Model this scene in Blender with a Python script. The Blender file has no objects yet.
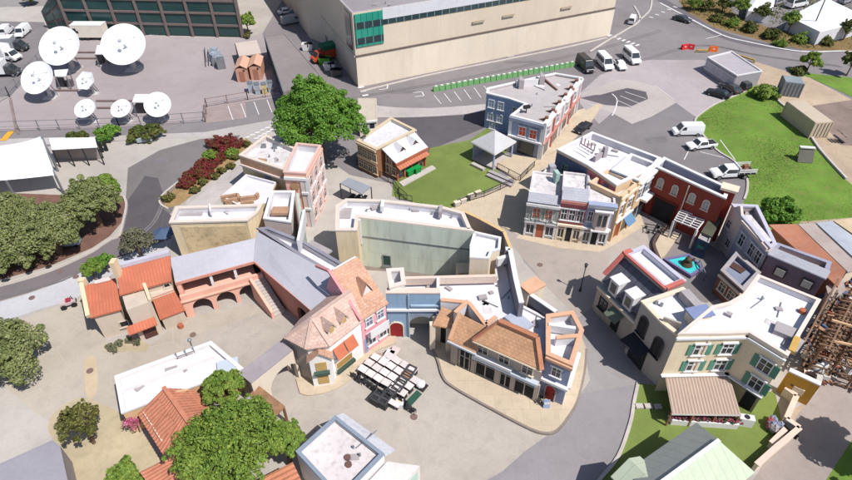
import bpy, math, random
from mathutils import Vector, Matrix
random.seed(7)
S = bpy.context.scene
COL = S.collection
PI = math.pi
# ------------------------------------------------------------------ camera model (drone at 46 m, pitched 40 deg down)
H = 46.0; FP = 576.0; TL = math.radians(40)
def ray(px, py):
    x = (px-426)/FP; y = -(py-240)/FP
    return (x, math.cos(TL)+y*math.sin(TL), -math.sin(TL)+y*math.cos(TL))
def G(px, py, h=0.0):
    """survey: ground (or level h) position seen at a photo pixel"""
    d = ray(px, py); t = (h-H)/d[2]
    return (d[0]*t, d[1]*t)
def G3(px, py, h=0.0):
    a = G(px, py, h); return (a[0], a[1], h)
def RG(pts, h=0.0): return [G(p[0], p[1], h) for p in pts]
# ------------------------------------------------------------------ materials
def lin(c):
    c /= 255.0
    return c/12.92 if c <= .04045 else ((c+.055)/1.055)**2.4
def rgb(r, g, b, k=.74): return tuple(min(.86, lin(v)*k) for v in (r, g, b))
MATS = {}
def M(name, col, rough=.85, var=.16, scale=.5, bump=.05, pat=None, stain=.25, stain_col=None, spec=.3, metal=0.0, streak=False, jit=0.0):
    """procedural material: two noises of tint, stains with own shape, optional UV pattern in metres"""
    if name in MATS: return MATS[name]
    m = bpy.data.materials.new(name); m.use_nodes = True
    nt = m.node_tree; N = nt.nodes; L = nt.links
    b = N['Principled BSDF']
    b.inputs['Roughness'].default_value = rough
    b.inputs['Specular IOR Level'].default_value = spec
    b.inputs['Metallic'].default_value = metal
    geo = N.new('ShaderNodeNewGeometry'); uv = N.new('ShaderNodeUVMap')
    mp = N.new('ShaderNodeMapping'); L.new(geo.outputs['Position'], mp.inputs[0])
    if streak: mp.inputs['Scale'].default_value = (1, 1, .18)
    n1 = N.new('ShaderNodeTexNoise'); n1.inputs['Scale'].default_value = scale; n1.inputs['Detail'].default_value = 7; n1.inputs['Roughness'].default_value = .62
    L.new(mp.outputs[0], n1.inputs['Vector'])
    n2 = N.new('ShaderNodeTexNoise'); n2.inputs['Scale'].default_value = scale*5.3; n2.inputs['Detail'].default_value = 5
    L.new(mp.outputs[0], n2.inputs['Vector'])
    def mix(fac, a, c, mode='MIX'):
        x = N.new('ShaderNodeMix'); x.data_type = 'RGBA'; x.blend_type = mode
        if isinstance(fac, float): x.inputs[0].default_value = fac
        else: L.new(fac, x.inputs[0])
        for i, v in ((6, a), (7, c)):
            if isinstance(v, tuple): x.inputs[i].default_value = v+(1,)
            else: L.new(v, x.inputs[i])
        return x.outputs[2]
    def ramp(v, lo, hi):
        r = N.new('ShaderNodeMapRange'); L.new(v, r.inputs[0]); r.inputs[1].default_value = lo; r.inputs[2].default_value = hi
        return r.outputs[0]
    dk = tuple(c*(1-var) for c in col); lt = tuple(min(.9, c*(1+var)) for c in col)
    c = mix(ramp(n1.outputs['Fac'], .3, .7), dk, lt)
    sc = stain_col or tuple(v*.55 for v in col)
    if stain > 0:
        mm = N.new('ShaderNodeMath'); mm.operation = 'MULTIPLY'
        L.new(ramp(n2.outputs['Fac'], .5, .78), mm.inputs[0]); mm.inputs[1].default_value = stain
        c = mix(mm.outputs[0], c, sc)
    if scale < .3:
        n3 = N.new('ShaderNodeTexNoise'); n3.inputs['Scale'].default_value = scale*.28; n3.inputs['Detail'].default_value = 3; n3.inputs['Distortion'].default_value = .8
        L.new(geo.outputs['Position'], n3.inputs['Vector']); c = mix(ramp(n3.outputs['Fac'], .36, .64), mix(1.0, c, (.86,.855,.85), 'MULTIPLY'), c)
        n4 = N.new('ShaderNodeTexNoise'); n4.inputs['Scale'].default_value = 3.5; n4.inputs['Detail'].default_value = 8; n4.inputs['Roughness'].default_value = .75
        L.new(geo.outputs['Position'], n4.inputs['Vector']); c = mix(ramp(n4.outputs['Fac'], .3, .7), mix(1.0, c, (.87,.87,.87), 'MULTIPLY'), c)
    hgt = n2.outputs['Fac']
    if pat:
        kind = pat[0]
        if kind == 'brick':          # (w, h, mortar, contrast)
            t = N.new('ShaderNodeTexBrick'); t.inputs['Scale'].default_value = 1
            t.inputs['Brick Width'].default_value = pat[1]; t.inputs['Row Height'].default_value = pat[2]
            t.inputs['Mortar Size'].default_value = pat[3]; t.inputs['Mortar Smooth'].default_value = .3
            t.inputs['Color1'].default_value = (1, 1, 1, 1); k = pat[4]; t.inputs['Color2'].default_value = (k, k, k, 1)
            q = pat[5]; t.inputs['Mortar'].default_value = (q, q, q, 1)
            L.new(uv.outputs[0], t.inputs['Vector']); c = mix(1.0, c, t.outputs['Color'], 'MULTIPLY')
            hgt = t.outputs['Color']
        elif kind in ('u', 'v'):     # stripes (period, line width fraction, darkness)
            sp = N.new('ShaderNodeSeparateXYZ'); L.new(uv.outputs[0], sp.inputs[0])
            d = N.new('ShaderNodeMath'); d.operation = 'DIVIDE'; L.new(sp.outputs[0 if kind == 'u' else 1], d.inputs[0]); d.inputs[1].default_value = pat[1]
            f = N.new('ShaderNodeMath'); f.operation = 'FRACT'; L.new(d.outputs[0], f.inputs[0])
            g = N.new('ShaderNodeMath'); g.operation = 'LESS_THAN'; L.new(f.outputs[0], g.inputs[0]); g.inputs[1].default_value = pat[2]
            c = mix(g.outputs[0], c, tuple(v*pat[3] for v in col)); hgt = f.outputs[0]
        elif kind == 'crack':        # slabs/cracks in world position (scale, darkness)
            v = N.new('ShaderNodeTexVoronoi'); v.feature = 'DISTANCE_TO_EDGE'; v.inputs['Scale'].default_value = pat[1]
            w = mix(.12, geo.outputs['Position'], n1.outputs['Color'])
            L.new(w, v.inputs['Vector'])
            c = mix(ramp(v.outputs['Distance'], .006*pat[3], .0), c, tuple(x*pat[2] for x in col))
    if jit:
        oi = N.new('ShaderNodeObjectInfo'); hs = N.new('ShaderNodeHueSaturation'); L.new(c, hs.inputs['Color'])
        L.new(ramp(oi.outputs['Random'], 0, 1), hs.inputs['Value']); r = hs.inputs['Value'].links[0].from_node
        r.inputs[3].default_value = 1-jit; r.inputs[4].default_value = 1+jit; c = hs.outputs[0]
    L.new(c, b.inputs['Base Color'])
    if bump:
        bp = N.new('ShaderNodeBump'); bp.inputs['Strength'].default_value = min(1, bump*4); bp.inputs['Distance'].default_value = .05
        L.new(hgt, bp.inputs['Height']); L.new(bp.outputs[0], b.inputs['Normal'])
    MATS[name] = m
    return m
def leafmat(name, c1, c2, scale=.5):
    m = bpy.data.materials.new(name); m.use_nodes = True
    nt = m.node_tree; N = nt.nodes; L = nt.links; b = N['Principled BSDF']
    b.inputs['Roughness'].default_value = .65; b.inputs['Specular IOR Level'].default_value = .25
    geo = N.new('ShaderNodeNewGeometry'); n = N.new('ShaderNodeTexNoise'); n.inputs['Scale'].default_value = scale; n.inputs['Detail'].default_value = 4
    L.new(geo.outputs['Position'], n.inputs['Vector'])
    mr = N.new('ShaderNodeMapRange'); L.new(n.outputs['Fac'], mr.inputs[0]); mr.inputs[1].default_value = .35; mr.inputs[2].default_value = .65
    x = N.new('ShaderNodeMix'); x.data_type = 'RGBA'; L.new(mr.outputs[0], x.inputs[0]); x.inputs[6].default_value = c1+(1,); x.inputs[7].default_value = c2+(1,)
    n3 = N.new('ShaderNodeTexNoise'); n3.inputs['Scale'].default_value = 9; L.new(geo.outputs['Position'], n3.inputs['Vector'])
    hs = N.new('ShaderNodeHueSaturation'); L.new(x.outputs[2], hs.inputs['Color'])
    m2 = N.new('ShaderNodeMapRange'); L.new(n3.outputs['Fac'], m2.inputs[0]); m2.inputs[1].default_value = .3; m2.inputs[2].default_value = .7; m2.inputs[3].default_value = .5; m2.inputs[4].default_value = 1.5
    L.new(m2.outputs[0], hs.inputs['Value']); L.new(hs.outputs[0], b.inputs['Base Color'])
    tr = N.new('ShaderNodeBsdfTranslucent'); L.new(hs.outputs[0], tr.inputs['Color'])
    ms = N.new('ShaderNodeMixShader'); ms.inputs[0].default_value = .3
    L.new(b.outputs[0], ms.inputs[1]); L.new(tr.outputs[0], ms.inputs[2]); L.new(ms.outputs[0], N['Material Output'].inputs['Surface'])
    return m
# ------------------------------------------------------------------ mesh builder
BASE = {}
class MB:
    def __init__(s): s.v = []; s.f = []; s.m = []
    def face(s, pts, m=0):
        i = len(s.v); s.v += [tuple(p) for p in pts]; s.f.append(tuple(range(i, i+len(pts)))); s.m.append(m)
    def prism(s, poly, z0, z1, m=0, mt=None, bottom=True):
        n = len(poly); i = len(s.v)
        s.v += [(p[0], p[1], z0) for p in poly]+[(p[0], p[1], z1) for p in poly]
        for k in range(n):
            j = (k+1) % n; s.f.append((i+k, i+j, i+n+j, i+n+k)); s.m.append(m)
        s.f.append(tuple(i+n+k for k in range(n))); s.m.append(m if mt is None else mt)
        if bottom: s.f.append(tuple(i+k for k in range(n))[::-1]); s.m.append(m)
    def ext(s, pts, d, m=0, mc=None):
        """closed 3-D polygon extruded by vector d"""
        n = len(pts); i = len(s.v); d = Vector(d)
        s.v += [tuple(p) for p in pts]+[tuple(Vector(p)+d) for p in pts]
        for k in range(n):
            j = (k+1) % n; s.f.append((i+k, i+j, i+n+j, i+n+k)); s.m.append(m if mc is None else mc)
        s.f.append(tuple(i+n+k for k in range(n))); s.m.append(m)
        s.f.append(tuple(i+k for k in range(n))[::-1]); s.m.append(m)
    def box(s, c, d, rz=0, m=0, rot=None):
        R = rot or Matrix.Rotation(rz, 3, 'Z'); c = Vector(c); i = len(s.v)
        for x, y, z in ((-1,-1,-1),(1,-1,-1),(1,1,-1),(-1,1,-1),(-1,-1,1),(1,-1,1),(1,1,1),(-1,1,1)):
            s.v.append(tuple(c+R@Vector((x*d[0]/2, y*d[1]/2, z*d[2]/2))))
        for q in ((3,2,1,0),(4,5,6,7),(0,1,5,4),(1,2,6,5),(2,3,7,6),(3,0,4,7)):
            s.f.append(tuple(i+k for k in q)); s.m.append(m)
    def bar(s, a, b, w, h=None, m=0):
        a = Vector(a); b = Vector(b); d = b-a
        if d.length < 1e-6: return
        R = d.to_track_quat('X', 'Z').to_matrix(); s.box((a+b)/2, (d.length, w, h or w), m=m, rot=R)
    def tube(s, a, b, r0, r1=None, n=8, m=0, cap=True):
        a = Vector(a); b = Vector(b); r1 = r0 if r1 is None else r1
        R = (b-a).to_track_quat('Z', 'Y').to_matrix(); i = len(s.v)
        for p, r in ((a, r0), (b, r1)):
            for k in range(n):
                t = 2*PI*k/n; s.v.append(tuple(p+R@Vector((r*math.cos(t), r*math.sin(t), 0))))
        for k in range(n):
            j = (k+1) % n; s.f.append((i+k, i+j, i+n+j, i+n+k)); s.m.append(m)
        if cap:
            s.f.append(tuple(i+k for k in range(n))[::-1]); s.m.append(m); s.f.append(tuple(i+n+k for k in range(n))); s.m.append(m)
    def ball(s, c, r, m=0, nu=10, nv=6, jit=0, sq=(1, 1, 1)):
        i = len(s.v)
        for a in range(nv+1):
            th = PI*a/nv
            for k in range(nu):
                q = 1+random.uniform(-jit, jit); t = 2*PI*k/nu
                s.v.append((c[0]+sq[0]*r*q*math.sin(th)*math.cos(t), c[1]+sq[1]*r*q*math.sin(th)*math.sin(t), c[2]+sq[2]*r*q*math.cos(th)))
        for a in range(nv):
            for k in range(nu):
                j = (k+1) % nu; s.f.append((i+a*nu+k, i+(a+1)*nu+k, i+(a+1)*nu+j, i+a*nu+j)); s.m.append(m)
    def mesh(s, name, mats, off=(0, 0, 0), uv=True, smooth=False):
        me = bpy.data.meshes.new(name)
        me.from_pydata([(x-off[0], y-off[1], z-off[2]) for x, y, z in s.v], [], s.f)
        for m in mats: me.materials.append(m)
        me.polygons.foreach_set('material_index', s.m)
        if smooth: me.polygons.foreach_set('use_smooth', [True]*len(s.f))
        if uv:
            ul = me.uv_layers.new(name='UVMap').data
            for p in me.polygons:
                n = p.normal
                if abs(n.z) > .995: t = Vector((1, 0, 0)); b = Vector((0, 1, 0))
                else:
                    t = Vector((-n.y, n.x, 0)).normalized(); b = n.cross(t)
                for li in p.loop_indices:
                    q = me.vertices[me.loops[li].vertex_index].co; ul[li].uv = (q.dot(t), q.dot(b))
        return me
    def build(s, name, mats, parent=None, **k):
        if not isinstance(mats, (list, tuple)): mats = [mats]
        off = BASE.get(parent.name, (0, 0, 0)) if parent else (0, 0, 0)
        o = bpy.data.objects.new(name, s.mesh(name, mats, off, **k)); COL.objects.link(o)
        if parent: o.parent = parent; BASE[o.name] = off
        return o
def tag(o, label, cat, group=None, kind=None):
    if label: o['label'] = label
    if cat: o['category'] = cat
    if group: o['group'] = group
    if kind: o['kind'] = kind
    return o
def thing(name, label, cat, loc, group=None, rz=0):
    o = bpy.data.objects.new(name, None); COL.objects.link(o); o.empty_display_size = .3
    loc = tuple(loc) if len(loc) == 3 else (loc[0], loc[1], 0.0)
    o.location = loc; o.rotation_euler = (0, 0, rz); BASE[o.name] = loc if rz == 0 else (0, 0, 0)
    return tag(o, label, cat, group)
def structure(name, mb, mats, label=None): 
    o = mb.build(name, mats); o['kind'] = 'structure'
    return o
def dup(o, parent=None):
    c = o.copy(); COL.objects.link(c)
    if parent: c.parent = parent
    for ch in o.children: dup(ch, c)
    return c
def place_copies(proto, spots, labels, group=None):
    """spots: (x,y,z,rz[,scale]); the first one moves the original"""
    out = []
    for i, sp in enumerate(spots):
        o = proto if i == 0 else dup(proto)
        o.location = sp[:3]; o.rotation_euler = (0, 0, sp[3])
        if len(sp) > 4: o.scale = (sp[4],)*3
        o['label'] = labels[i] if isinstance(labels, (list, tuple)) else labels
        if group: o['group'] = group
        out.append(o)
    return out
# ------------------------------------------------------------------ polygon helpers
def area(p): return sum(p[i][0]*p[(i+1) % len(p)][1]-p[(i+1) % len(p)][0]*p[i][1] for i in range(len(p)))/2
def inset(poly, d):
    sg = 1 if area(poly) > 0 else -1; n = len(poly); out = []
    for i in range(n):
        a, b, c = Vector(poly[i-1]), Vector(poly[i]), Vector(poly[(i+1) % n])
        e1 = (b-a).normalized(); e2 = (c-b).normalized()
        n1 = Vector((-e1.y, e1.x))*sg; n2 = Vector((-e2.y, e2.x))*sg
        k = n1+n2; q = max(.35, 1+n1.dot(n2)); out.append(tuple(b+k*(d/q)))
    return out
def ring(mb, po, pi, z0, z1, mo=0, mi=1, mt=0, zi0=None):
    """wall ring: outer side mo, inner side mi, top mt"""
    n = len(po); zi0 = z0 if zi0 is None else zi0
    for k in range(n):
        j = (k+1) % n; a, b, c, d = po[k], po[j], pi[j], pi[k]
        mb.face([(a[0], a[1], z0), (b[0], b[1], z0), (b[0], b[1], z1), (a[0], a[1], z1)], mo)
        mb.face([(d[0], d[1], zi0), (d[0], d[1], z1), (c[0], c[1], z1), (c[0], c[1], zi0)], mi)
        mb.face([(a[0], a[1], z1), (b[0], b[1], z1), (c[0], c[1], z1), (d[0], d[1], z1)], mt)
        mb.face([(a[0], a[1], z0), (d[0], d[1], zi0), (c[0], c[1], zi0), (b[0], b[1], z0)], mo)
class Fac:
    """vertical facade plane through two ground points, normal towards the viewer's side unless flipped"""
    def __init__(s, A, B, flip=False):
        s.A = Vector(A[:2]); s.B = Vector(B[:2]); s.L = (s.B-s.A).length; s.t = (s.B-s.A)/s.L
        n = Vector((s.t.y, -s.t.x))
        if n.dot(-s.A) < 0: n = -n
        s.n = -n if flip else n
        X = Vector((-s.n.y, s.n.x)); s.rz = math.atan2(X.y, X.x)+0
        s.rz = math.atan2(s.n.y, s.n.x)-PI/2      # local +Y = outward
    def uv(s, px, py):
        d = Vector(ray(px, py)); n3 = Vector((s.n.x, s.n.y, 0)); o = Vector((0, 0, H)); a = Vector((s.A.x, s.A.y, 0))
        p = o+d*((a-o).dot(n3)/d.dot(n3)); return ((Vector((p.x, p.y))-s.A).dot(s.t), p.z)
    def p(s, u, z, o=0.0):
        q = s.A+s.t*u+s.n*o; return (q.x, q.y, z)
    def at(s, px, py, o=0.0): return s.p(*s.uv(px, py), o)
# ------------------------------------------------------------------ building kit
def block(t, roof_px, h, wall, roof, cope=None, par=.55, th=.28, lining=None, z0=0.0, world=None, cw=.09, names=('wall', 'roof', 'coping')):
    """flat-roofed volume with a real parapet; roof_px = outer roof corners seen in the survey"""
    po = world or RG(roof_px, h)
    if area(po) < 0: po = po[::-1]; rev = True
    else: rev = False
    pi = inset(po, th)
    mb = MB(); ring(mb, po, pi, z0, h, 0, 1, 1, max(z0, h-par-.3)); mb.build(names[0], [wall, lining or roof], t)
    r = MB(); r.prism(inset(po, th-.02), h-par-.25, h-par); r.build(names[1], roof, t)
    if cope:
        c = MB(); a = inset(po, -cw); b2 = inset(po, th+.05); ring(c, a, b2, h-.06, h+.14, 0, 0, 0); c.build(names[2], cope, t)
    return po[::-1] if rev else po
def slab(mb, pts, th=.12, m=0, me=None):
    """sloping slab: top polygon pts (3-D), thickness straight down"""
    mb.ext([Vector(p)-Vector((0, 0, th)) for p in pts], (0, 0, th), m, me)
WCACHE = {}
def win_mesh(style, w, h, fm, gm):
    key = (style, round(w, 2), round(h, 2), fm.name, gm.name)
    if key in WCACHE: return WCACHE[key]
    f = MB(); b = .09; hz = h/2
    g = MB()
    if style == 'arch':
        n = 8; r = w/2; zc = hz-r
        prof = [(r, -hz)]+[(r*math.cos(PI*k/n), zc+r*math.sin(PI*k/n)) for k in range(n+1)]+[(-r, -hz)]
        g.ext([(x, .012, z) for x, z in prof], (0, .02, 0))
        ro = r+.13
        out = [(ro, -hz)]+[(ro*math.cos(PI*k/n), zc+ro*math.sin(PI*k/n)) for k in range(n+1)]+[(-ro, -hz)]
        for k in range(len(prof)-1):
            q = [prof[k], prof[k+1], out[k+1], out[k]]
            f.ext([(x, .006, z) for x, z in q], (0, .09, 0))
    else:
        g.box((0, .022, 0), (w, .02, h))
        f.box((-w/2-b/2, .05, 0), (b, .09, h+2*b)); f.box((w/2+b/2, .05, 0), (b, .09, h+2*b)); f.box((0, .05, hz+b/2), (w, .09, b)); f.box((0, .05, -hz-b/2), (w, .09, b))
    if style != 'plain':
        f.box((0, .045, 0), (.06, .05, h-.02)); f.box((0, .047, .1*h), (w, .05, .06))
    f.box((0, .09, -hz-.1), (w+.4, .2, .1))
    if style == 'hood': f.box((0, .1, hz+.2), (w+.44, .22, .14))
    a = f.mesh('window', [fm]); c = g.mesh('pane', [gm]); WCACHE[key] = (a, c); return a, c
def windows(t, F, pts, w, h, style='sash', fm=None, gm=None, shut=None, uvs=None, shutlab=None, off=0.0):
    base = Vector(BASE[t.name]); out = []
    a, c = win_mesh(style, w, h, fm or M_WHITE, gm or M_GLASS)
    for q in (uvs or [F.uv(*p) for p in pts]):
        P = Vector(F.p(q[0], q[1], off))
        o = bpy.data.objects.new('window', a); COL.objects.link(o); o.parent = t; o.location = P-base; o.rotation_euler = (0, 0, F.rz)
        g = bpy.data.objects.new('pane', c); COL.objects.link(g); g.parent = o
        if shut:
            for sx in (-1, 1):
                k = ('shut', round(w, 2), round(h, 2), shut.name)
                if k not in WCACHE:
                    mb = MB(); mb.box((0, .04, 0), (w*.5, .07, h+.1))
                    for z in range(int(h/.12)): mb.box((0, .08, -h/2+.08+z*.12), (w*.42, .03, .06))
                    WCACHE[k] = mb.mesh('shutter', [shut])
                s_ = bpy.data.objects.new('shutter', WCACHE[k]); COL.objects.link(s_); s_.parent = o; s_.location = (sx*(w*.78+.09), 0, 0)
        out.append(o)
    return out
def door(t, F, px, py, w, h, mat, frame=None, arch=False, z0=0.02):
    u, _ = F.uv(px, py); mb = MB(); n = 8
    if arch:
        r = w/2; pr = [(r, 0)]+[(r*math.cos(PI*k/n), h-r+r*math.sin(PI*k/n)) for k in range(n+1)]+[(-r, 0)]
    else: pr = [(w/2, 0), (w/2, h), (-w/2, h), (-w/2, 0)]
    n3 = Vector((F.n.x, F.n.y, 0))
    mb.ext([F.p(u+x, z0+z, .01) for x, z in pr], n3*.05)
    d = mb.build('door', mat, t)
    if frame:
        fb = MB(); k = .12
        for i in range(len(pr)-1):
            (x0, y0), (x1, y1) = pr[i], pr[i+1]
            fb.bar(F.p(u+x0*1.06, z0+y0, .07), F.p(u+x1*1.06, z0+y1*1.02, .07), k, .12)
        fb.build('door_frame', frame, d)
    hb = MB(); hb.box(F.p(u+w*.36, z0+1.0, .08), (.06, .06, .14), F.rz); hb.build('handle', M_DARKMETAL, d)
    return d
def strip(t, F, u0, u1, z, hh, dep, mat, name='cornice', off=0.0):
    """moulding along a facade"""
    mb = MB(); c = F.p((u0+u1)/2, z, off+dep/2); mb.box(c, (abs(u1-u0), dep, hh), F.rz)
    return mb.build(name, mat, t)
def panel(t, F, u0, u1, z0, z1, mat, name, o0=.004, o1=.04):
    mb = MB(); mb.box(F.p((u0+u1)/2, (z0+z1)/2, (o0+o1)/2), (abs(u1-u0), o1-o0, z1-z0), F.rz)
    return mb.build(name, mat, t)
def pxpanel(t, F, quad, mat, name, o0=.004, o1=.05):
    us = [F.uv(*p) for p in quad]; mb = MB(); n3 = Vector((F.n.x, F.n.y, 0))
    mb.ext([F.p(u, z, o0) for u, z in us], n3*(o1-o0)); return mb.build(name, mat, t)
def tiles_roof(mb, a, b, c, d, pitch=.32, amp=.06, m=0):
    """barrel-tiled slope: eave a->b, ridge d->c ; ribs run from eave to ridge"""
    a, b, c, d = map(Vector, (a, b, c, d)); n = max(2, int((b-a).length/pitch)); nr = (b-a).cross(d-a).normalized()
    if nr.z < 0: nr = -nr
    rows = max(1, int((d-a).length/.45)); i0 = len(mb.v); K = n*2+1
    for r in range(rows+1):
        for s_ in (0, 1):
            v = r/rows; lift = -.035 if s_ == 0 else .0
            if (r == 0 and s_ == 0) or (r == rows and s_ == 1): continue
            for k in range(K):
                u = k/(K-1); p = a.lerp(b, u).lerp(d.lerp(c, u), v)
                mb.v.append(tuple(p+nr*(amp*(k % 2)+.03+lift)))
    R = rows*2
    for r in range(R-1):
        for k in range(K-1):
            q = i0+r*K+k; mb.f.append((q, q+1, q+K+1, q+K)); mb.m.append(m)
def corr(mb, a, b, c, d, pitch=.4, amp=.05, m=0):
    a, b, c, d = map(Vector, (a, b, c, d)); n = max(2, int((b-a).length/pitch)*2); nr = (b-a).cross(d-a).normalized()
    if nr.z < 0: nr = -nr
    i = len(mb.v)
    for k in range(n+1):
        u = k/n; o = nr*(amp*(k % 2)); mb.v += [tuple(a.lerp(b, u)+o), tuple(d.lerp(c, u)+o)]
    for k in range(n): q = i+2*k; mb.f.append((q, q+2, q+3, q+1)); mb.m.append(m)
def arcwall(mb, F, u0, u1, z0, z1, arches, th=.35, m=0, md=None):
    """wall with arched openings reaching its foot; arches = (centre u, width, height)"""
    pts = [(u0, z0)]
    for c, w, h in sorted(arches):
        r = w/2; pts.append((c-r, z0)); zc = z0+h-r; n = 10
        pts += [(c-r*math.cos(PI*k/n), zc+r*math.sin(PI*k/n)) for k in range(n+1)]; pts.append((c+r, z0))
    pts += [(u1, z0), (u1, z1), (u0, z1)]
    mb.ext([F.p(u, z, 0) for u, z in pts], Vector((F.n.x, F.n.y, 0))*-th, m, md)
def smoothline(pts, n=5, closed=False):
    out = []; N_ = len(pts)
    for i in range(N_ if closed else N_-1):
        p0 = pts[i-1] if (closed or i > 0) else pts[0]; p1 = pts[i]; p2 = pts[(i+1) % N_]; p3 = pts[(i+2) % N_] if (closed or i+2 < N_) else pts[-1]
        for k in range(n):
            t = k/n; out.append(tuple(.5*(2*p1[a]+(p2[a]-p0[a])*t+(2*p0[a]-5*p1[a]+4*p2[a]-p3[a])*t*t+(3*p1[a]-p0[a]-3*p2[a]+p3[a])*t**3) for a in (0, 1)))
    if not closed: out.append(pts[-1])
    return out
def ribbon(mb, line, w, z0, z1, m=0):
    """strip of width w along a world polyline"""
    n = len(line)
    L_ = []; R_ = []
    for i in range(n):
        a = Vector(line[max(0, i-1)]); b = Vector(line[min(n-1, i+1)]); t = (b-a).normalized(); q = Vector((-t.y, t.x))*w/2; p = Vector(line[i])
        L_.append(p+q); R_.append(p-q)
    for i in range(n-1):
        q = [L_[i], L_[i+1], R_[i+1], R_[i]]
        if z1-z0 < .01: mb.face([(p.x, p.y, z1) for p in q], m)
        else: mb.prism([(p.x, p.y) for p in q], z0, z1, m)

def posts(t, pts, w, mat, name='post', z0=0.0, h=None, rz=0):
    for p in pts: mb = MB(); zt = h if h is not None else p[2]-.1; mb.box((p[0], p[1], (z0+zt)/2), (w, w, zt-z0), rz); mb.build(name, mat, t)
# ------------------------------------------------------------------ shared materials
M_WHITE = M('white_paint', rgb(240,238,240), .6, .05, 1.2, .01, stain=.15)
M_GLASS = M('window_glass', (.035,.042,.05), .12, .3, .8, 0, stain=0, spec=.6)
M_DARKMETAL = M('dark_metal', (.035,.035,.04), .5, .2, 2, 0, metal=.3)
M_BLACK = M('black_interior', (.02,.02,.022), .9, .3, 1, 0, stain=0)
M_ROOFW = M('white_roof_membrane', rgb(234,231,236,.76), .75, .08, .31, .03, ('brick', 6, 1.5, .02, .985, .93), stain=.42, stain_col=(.42,.4,.39))
M_ROOFG = M('grey_roof_membrane', rgb(180,172,174), .85, .12, .4, .04, stain=.35, stain_col=(.24,.22,.22))
M_ROOFD = M('dirty_white_roof', rgb(222,216,218,.8), .8, .16, .31, .04, stain=.75, stain_col=(.27,.24,.23))
M_CREAM = M('cream_stucco', rgb(232,216,194,.82), .9, .08, .5, .04, stain=.25, streak=True)
M_STEEL = M('galvanised_steel', rgb(160,165,170), .4, .12, 2, 0, metal=.5)
M_WOOD = M('weathered_wood', rgb(150,110,80), .85, .25, 2, .05)
M_TAN = M('tan_stucco', rgb(215,192,156,.8), .9, .14, .5, .06, stain=.55, stain_col=(.2,.16,.11), streak=True)
M_RUBBER = M('rubber', (.018,.018,.02), .8, .2, 3, 0, stain=0)
M_CONC = M('concrete', rgb(205,196,190), .9, .1, .4, .04, stain=.3)
# ground
g_base = M('ground_concrete', rgb(205,197,190), .95, .09, .12, .05, ('crack', .11, .9, 1), stain=.3)
g_yard = M('yard_concrete', rgb(190,178,180), .95, .06, .07, .04, ('brick', 7, 7, .05, .985, .9), stain=.22)
g_asph = M('asphalt', rgb(152,145,147), .95, .1, .1, .06, ('crack', .16, .88, 1), stain=.28)
g_asph2 = M('asphalt_lot', rgb(148,142,145), .95, .12, .09, .06, ('crack', .2, .88, 1), stain=.3)
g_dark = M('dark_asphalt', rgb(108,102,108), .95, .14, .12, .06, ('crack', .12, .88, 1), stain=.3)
g_drive = M('drive_asphalt', rgb(140,133,133), .95, .1, .12, .06, stain=.3)
g_light = M('light_concrete', rgb(208,200,198), .95, .06, .2, .03, ('brick', 4, 4, .04, .97, .86), stain=.25)
g_plaza = M('plaza_paving', rgb(204,194,184), .95, .09, .16, .05, ('crack', .14, .92, 1), stain=.55, stain_col=(.32,.29,.27))
g_street = M('street_paving', rgb(176,170,170), .95, .08, .14, .05, ('crack', .1, .9, 1), stain=.28)
g_walk = M('tan_sidewalk', rgb(214,196,172), .95, .08, .3, .03, ('brick', 1.6, 1.6, .025, .96, .82), stain=.3)
g_sand = M('yellow_sand', rgb(209,193,162), 1, .14, .25, .1, stain=.45, stain_col=(.3,.24,.16))
g_dirt = M('dirt', rgb(206,184,160), 1, .13, .18, .1, stain=.45, stain_col=(.28,.22,.18))
g_dirtg = M('gray_dirt_road', rgb(186,172,166), 1, .12, .16, .1, stain=.4, stain_col=(.25,.21,.19))
g_mulch = M('mulch', rgb(128,96,84), 1, .25, .5, .1, stain=.5)
g_court = M('courtyard_paving', rgb(207,196,182), .95, .1, .14, .05, ('crack', .13, .93, 1), stain=.5, stain_col=(.34,.3,.26))
g_turf = M('turf_soil', rgb(128,146,76,.78), 1, .14, .29, .12, stain=.25, stain_col=(.16,.17,.05))
g_hillsoil = M('hill_soil', rgb(116,150,60,.8), 1, .26, .17, .2, stain=.6, stain_col=(.24,.22,.08))
g_verge = M('verge_soil', rgb(150,125,85), 1, .22, .2, .1, stain=.6, stain_col=(.09,.1,.03))
g_white = M('road_paint', rgb(235,232,232), .8, .1, .8, .02, stain=.4)
LAYER = [0]; DONE = []
def inpoly(x, y, poly):
    r = False; n = len(poly)
    for i in range(n):
        (x0, y0), (x1, y1) = poly[i], poly[i-1]
        if (y0 > y) != (y1 > y) and x < (x1-x0)*(y-y0)/(y1-y0)+x0: r = not r
    return r
def crosses(p, q):
    if max(a[0] for a in p) < min(a[0] for a in q) or max(a[0] for a in q) < min(a[0] for a in p): return False
    if max(a[1] for a in p) < min(a[1] for a in q) or max(a[1] for a in q) < min(a[1] for a in p): return False
    def samp(p): return [(a[0]+(b[0]-a[0])*k/6, a[1]+(b[1]-a[1])*k/6) for a, b in zip(p, p[1:]+p[:1]) for k in range(6)]
    return any(inpoly(x, y, q) for x, y in samp(p)) or any(inpoly(x, y, p) for x, y in samp(q))
def sheet(name, px, mat, curve=False, world=None):
    poly = world or RG(smoothline(px, 4, True) if curve else px)
    lv = 1+max([l for q, l in DONE if crosses(poly, q)] or [0]); DONE.append((poly, lv)); LAYER[0] = max(LAYER[0], lv)
    z = .004*lv
    mb = MB(); mb.face([(x, y, z) for x, y in poly]); o = mb.build(name, mat); o['kind'] = 'structure'
    if o.data.polygons[0].normal.z < 0: o.data.flip_normals()
    return z
mb = MB(); mb.face([(-900,-300,0),(900,-300,0),(900,1500,0),(-900,1500,0)]); structure('ground', mb, g_base)
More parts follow.
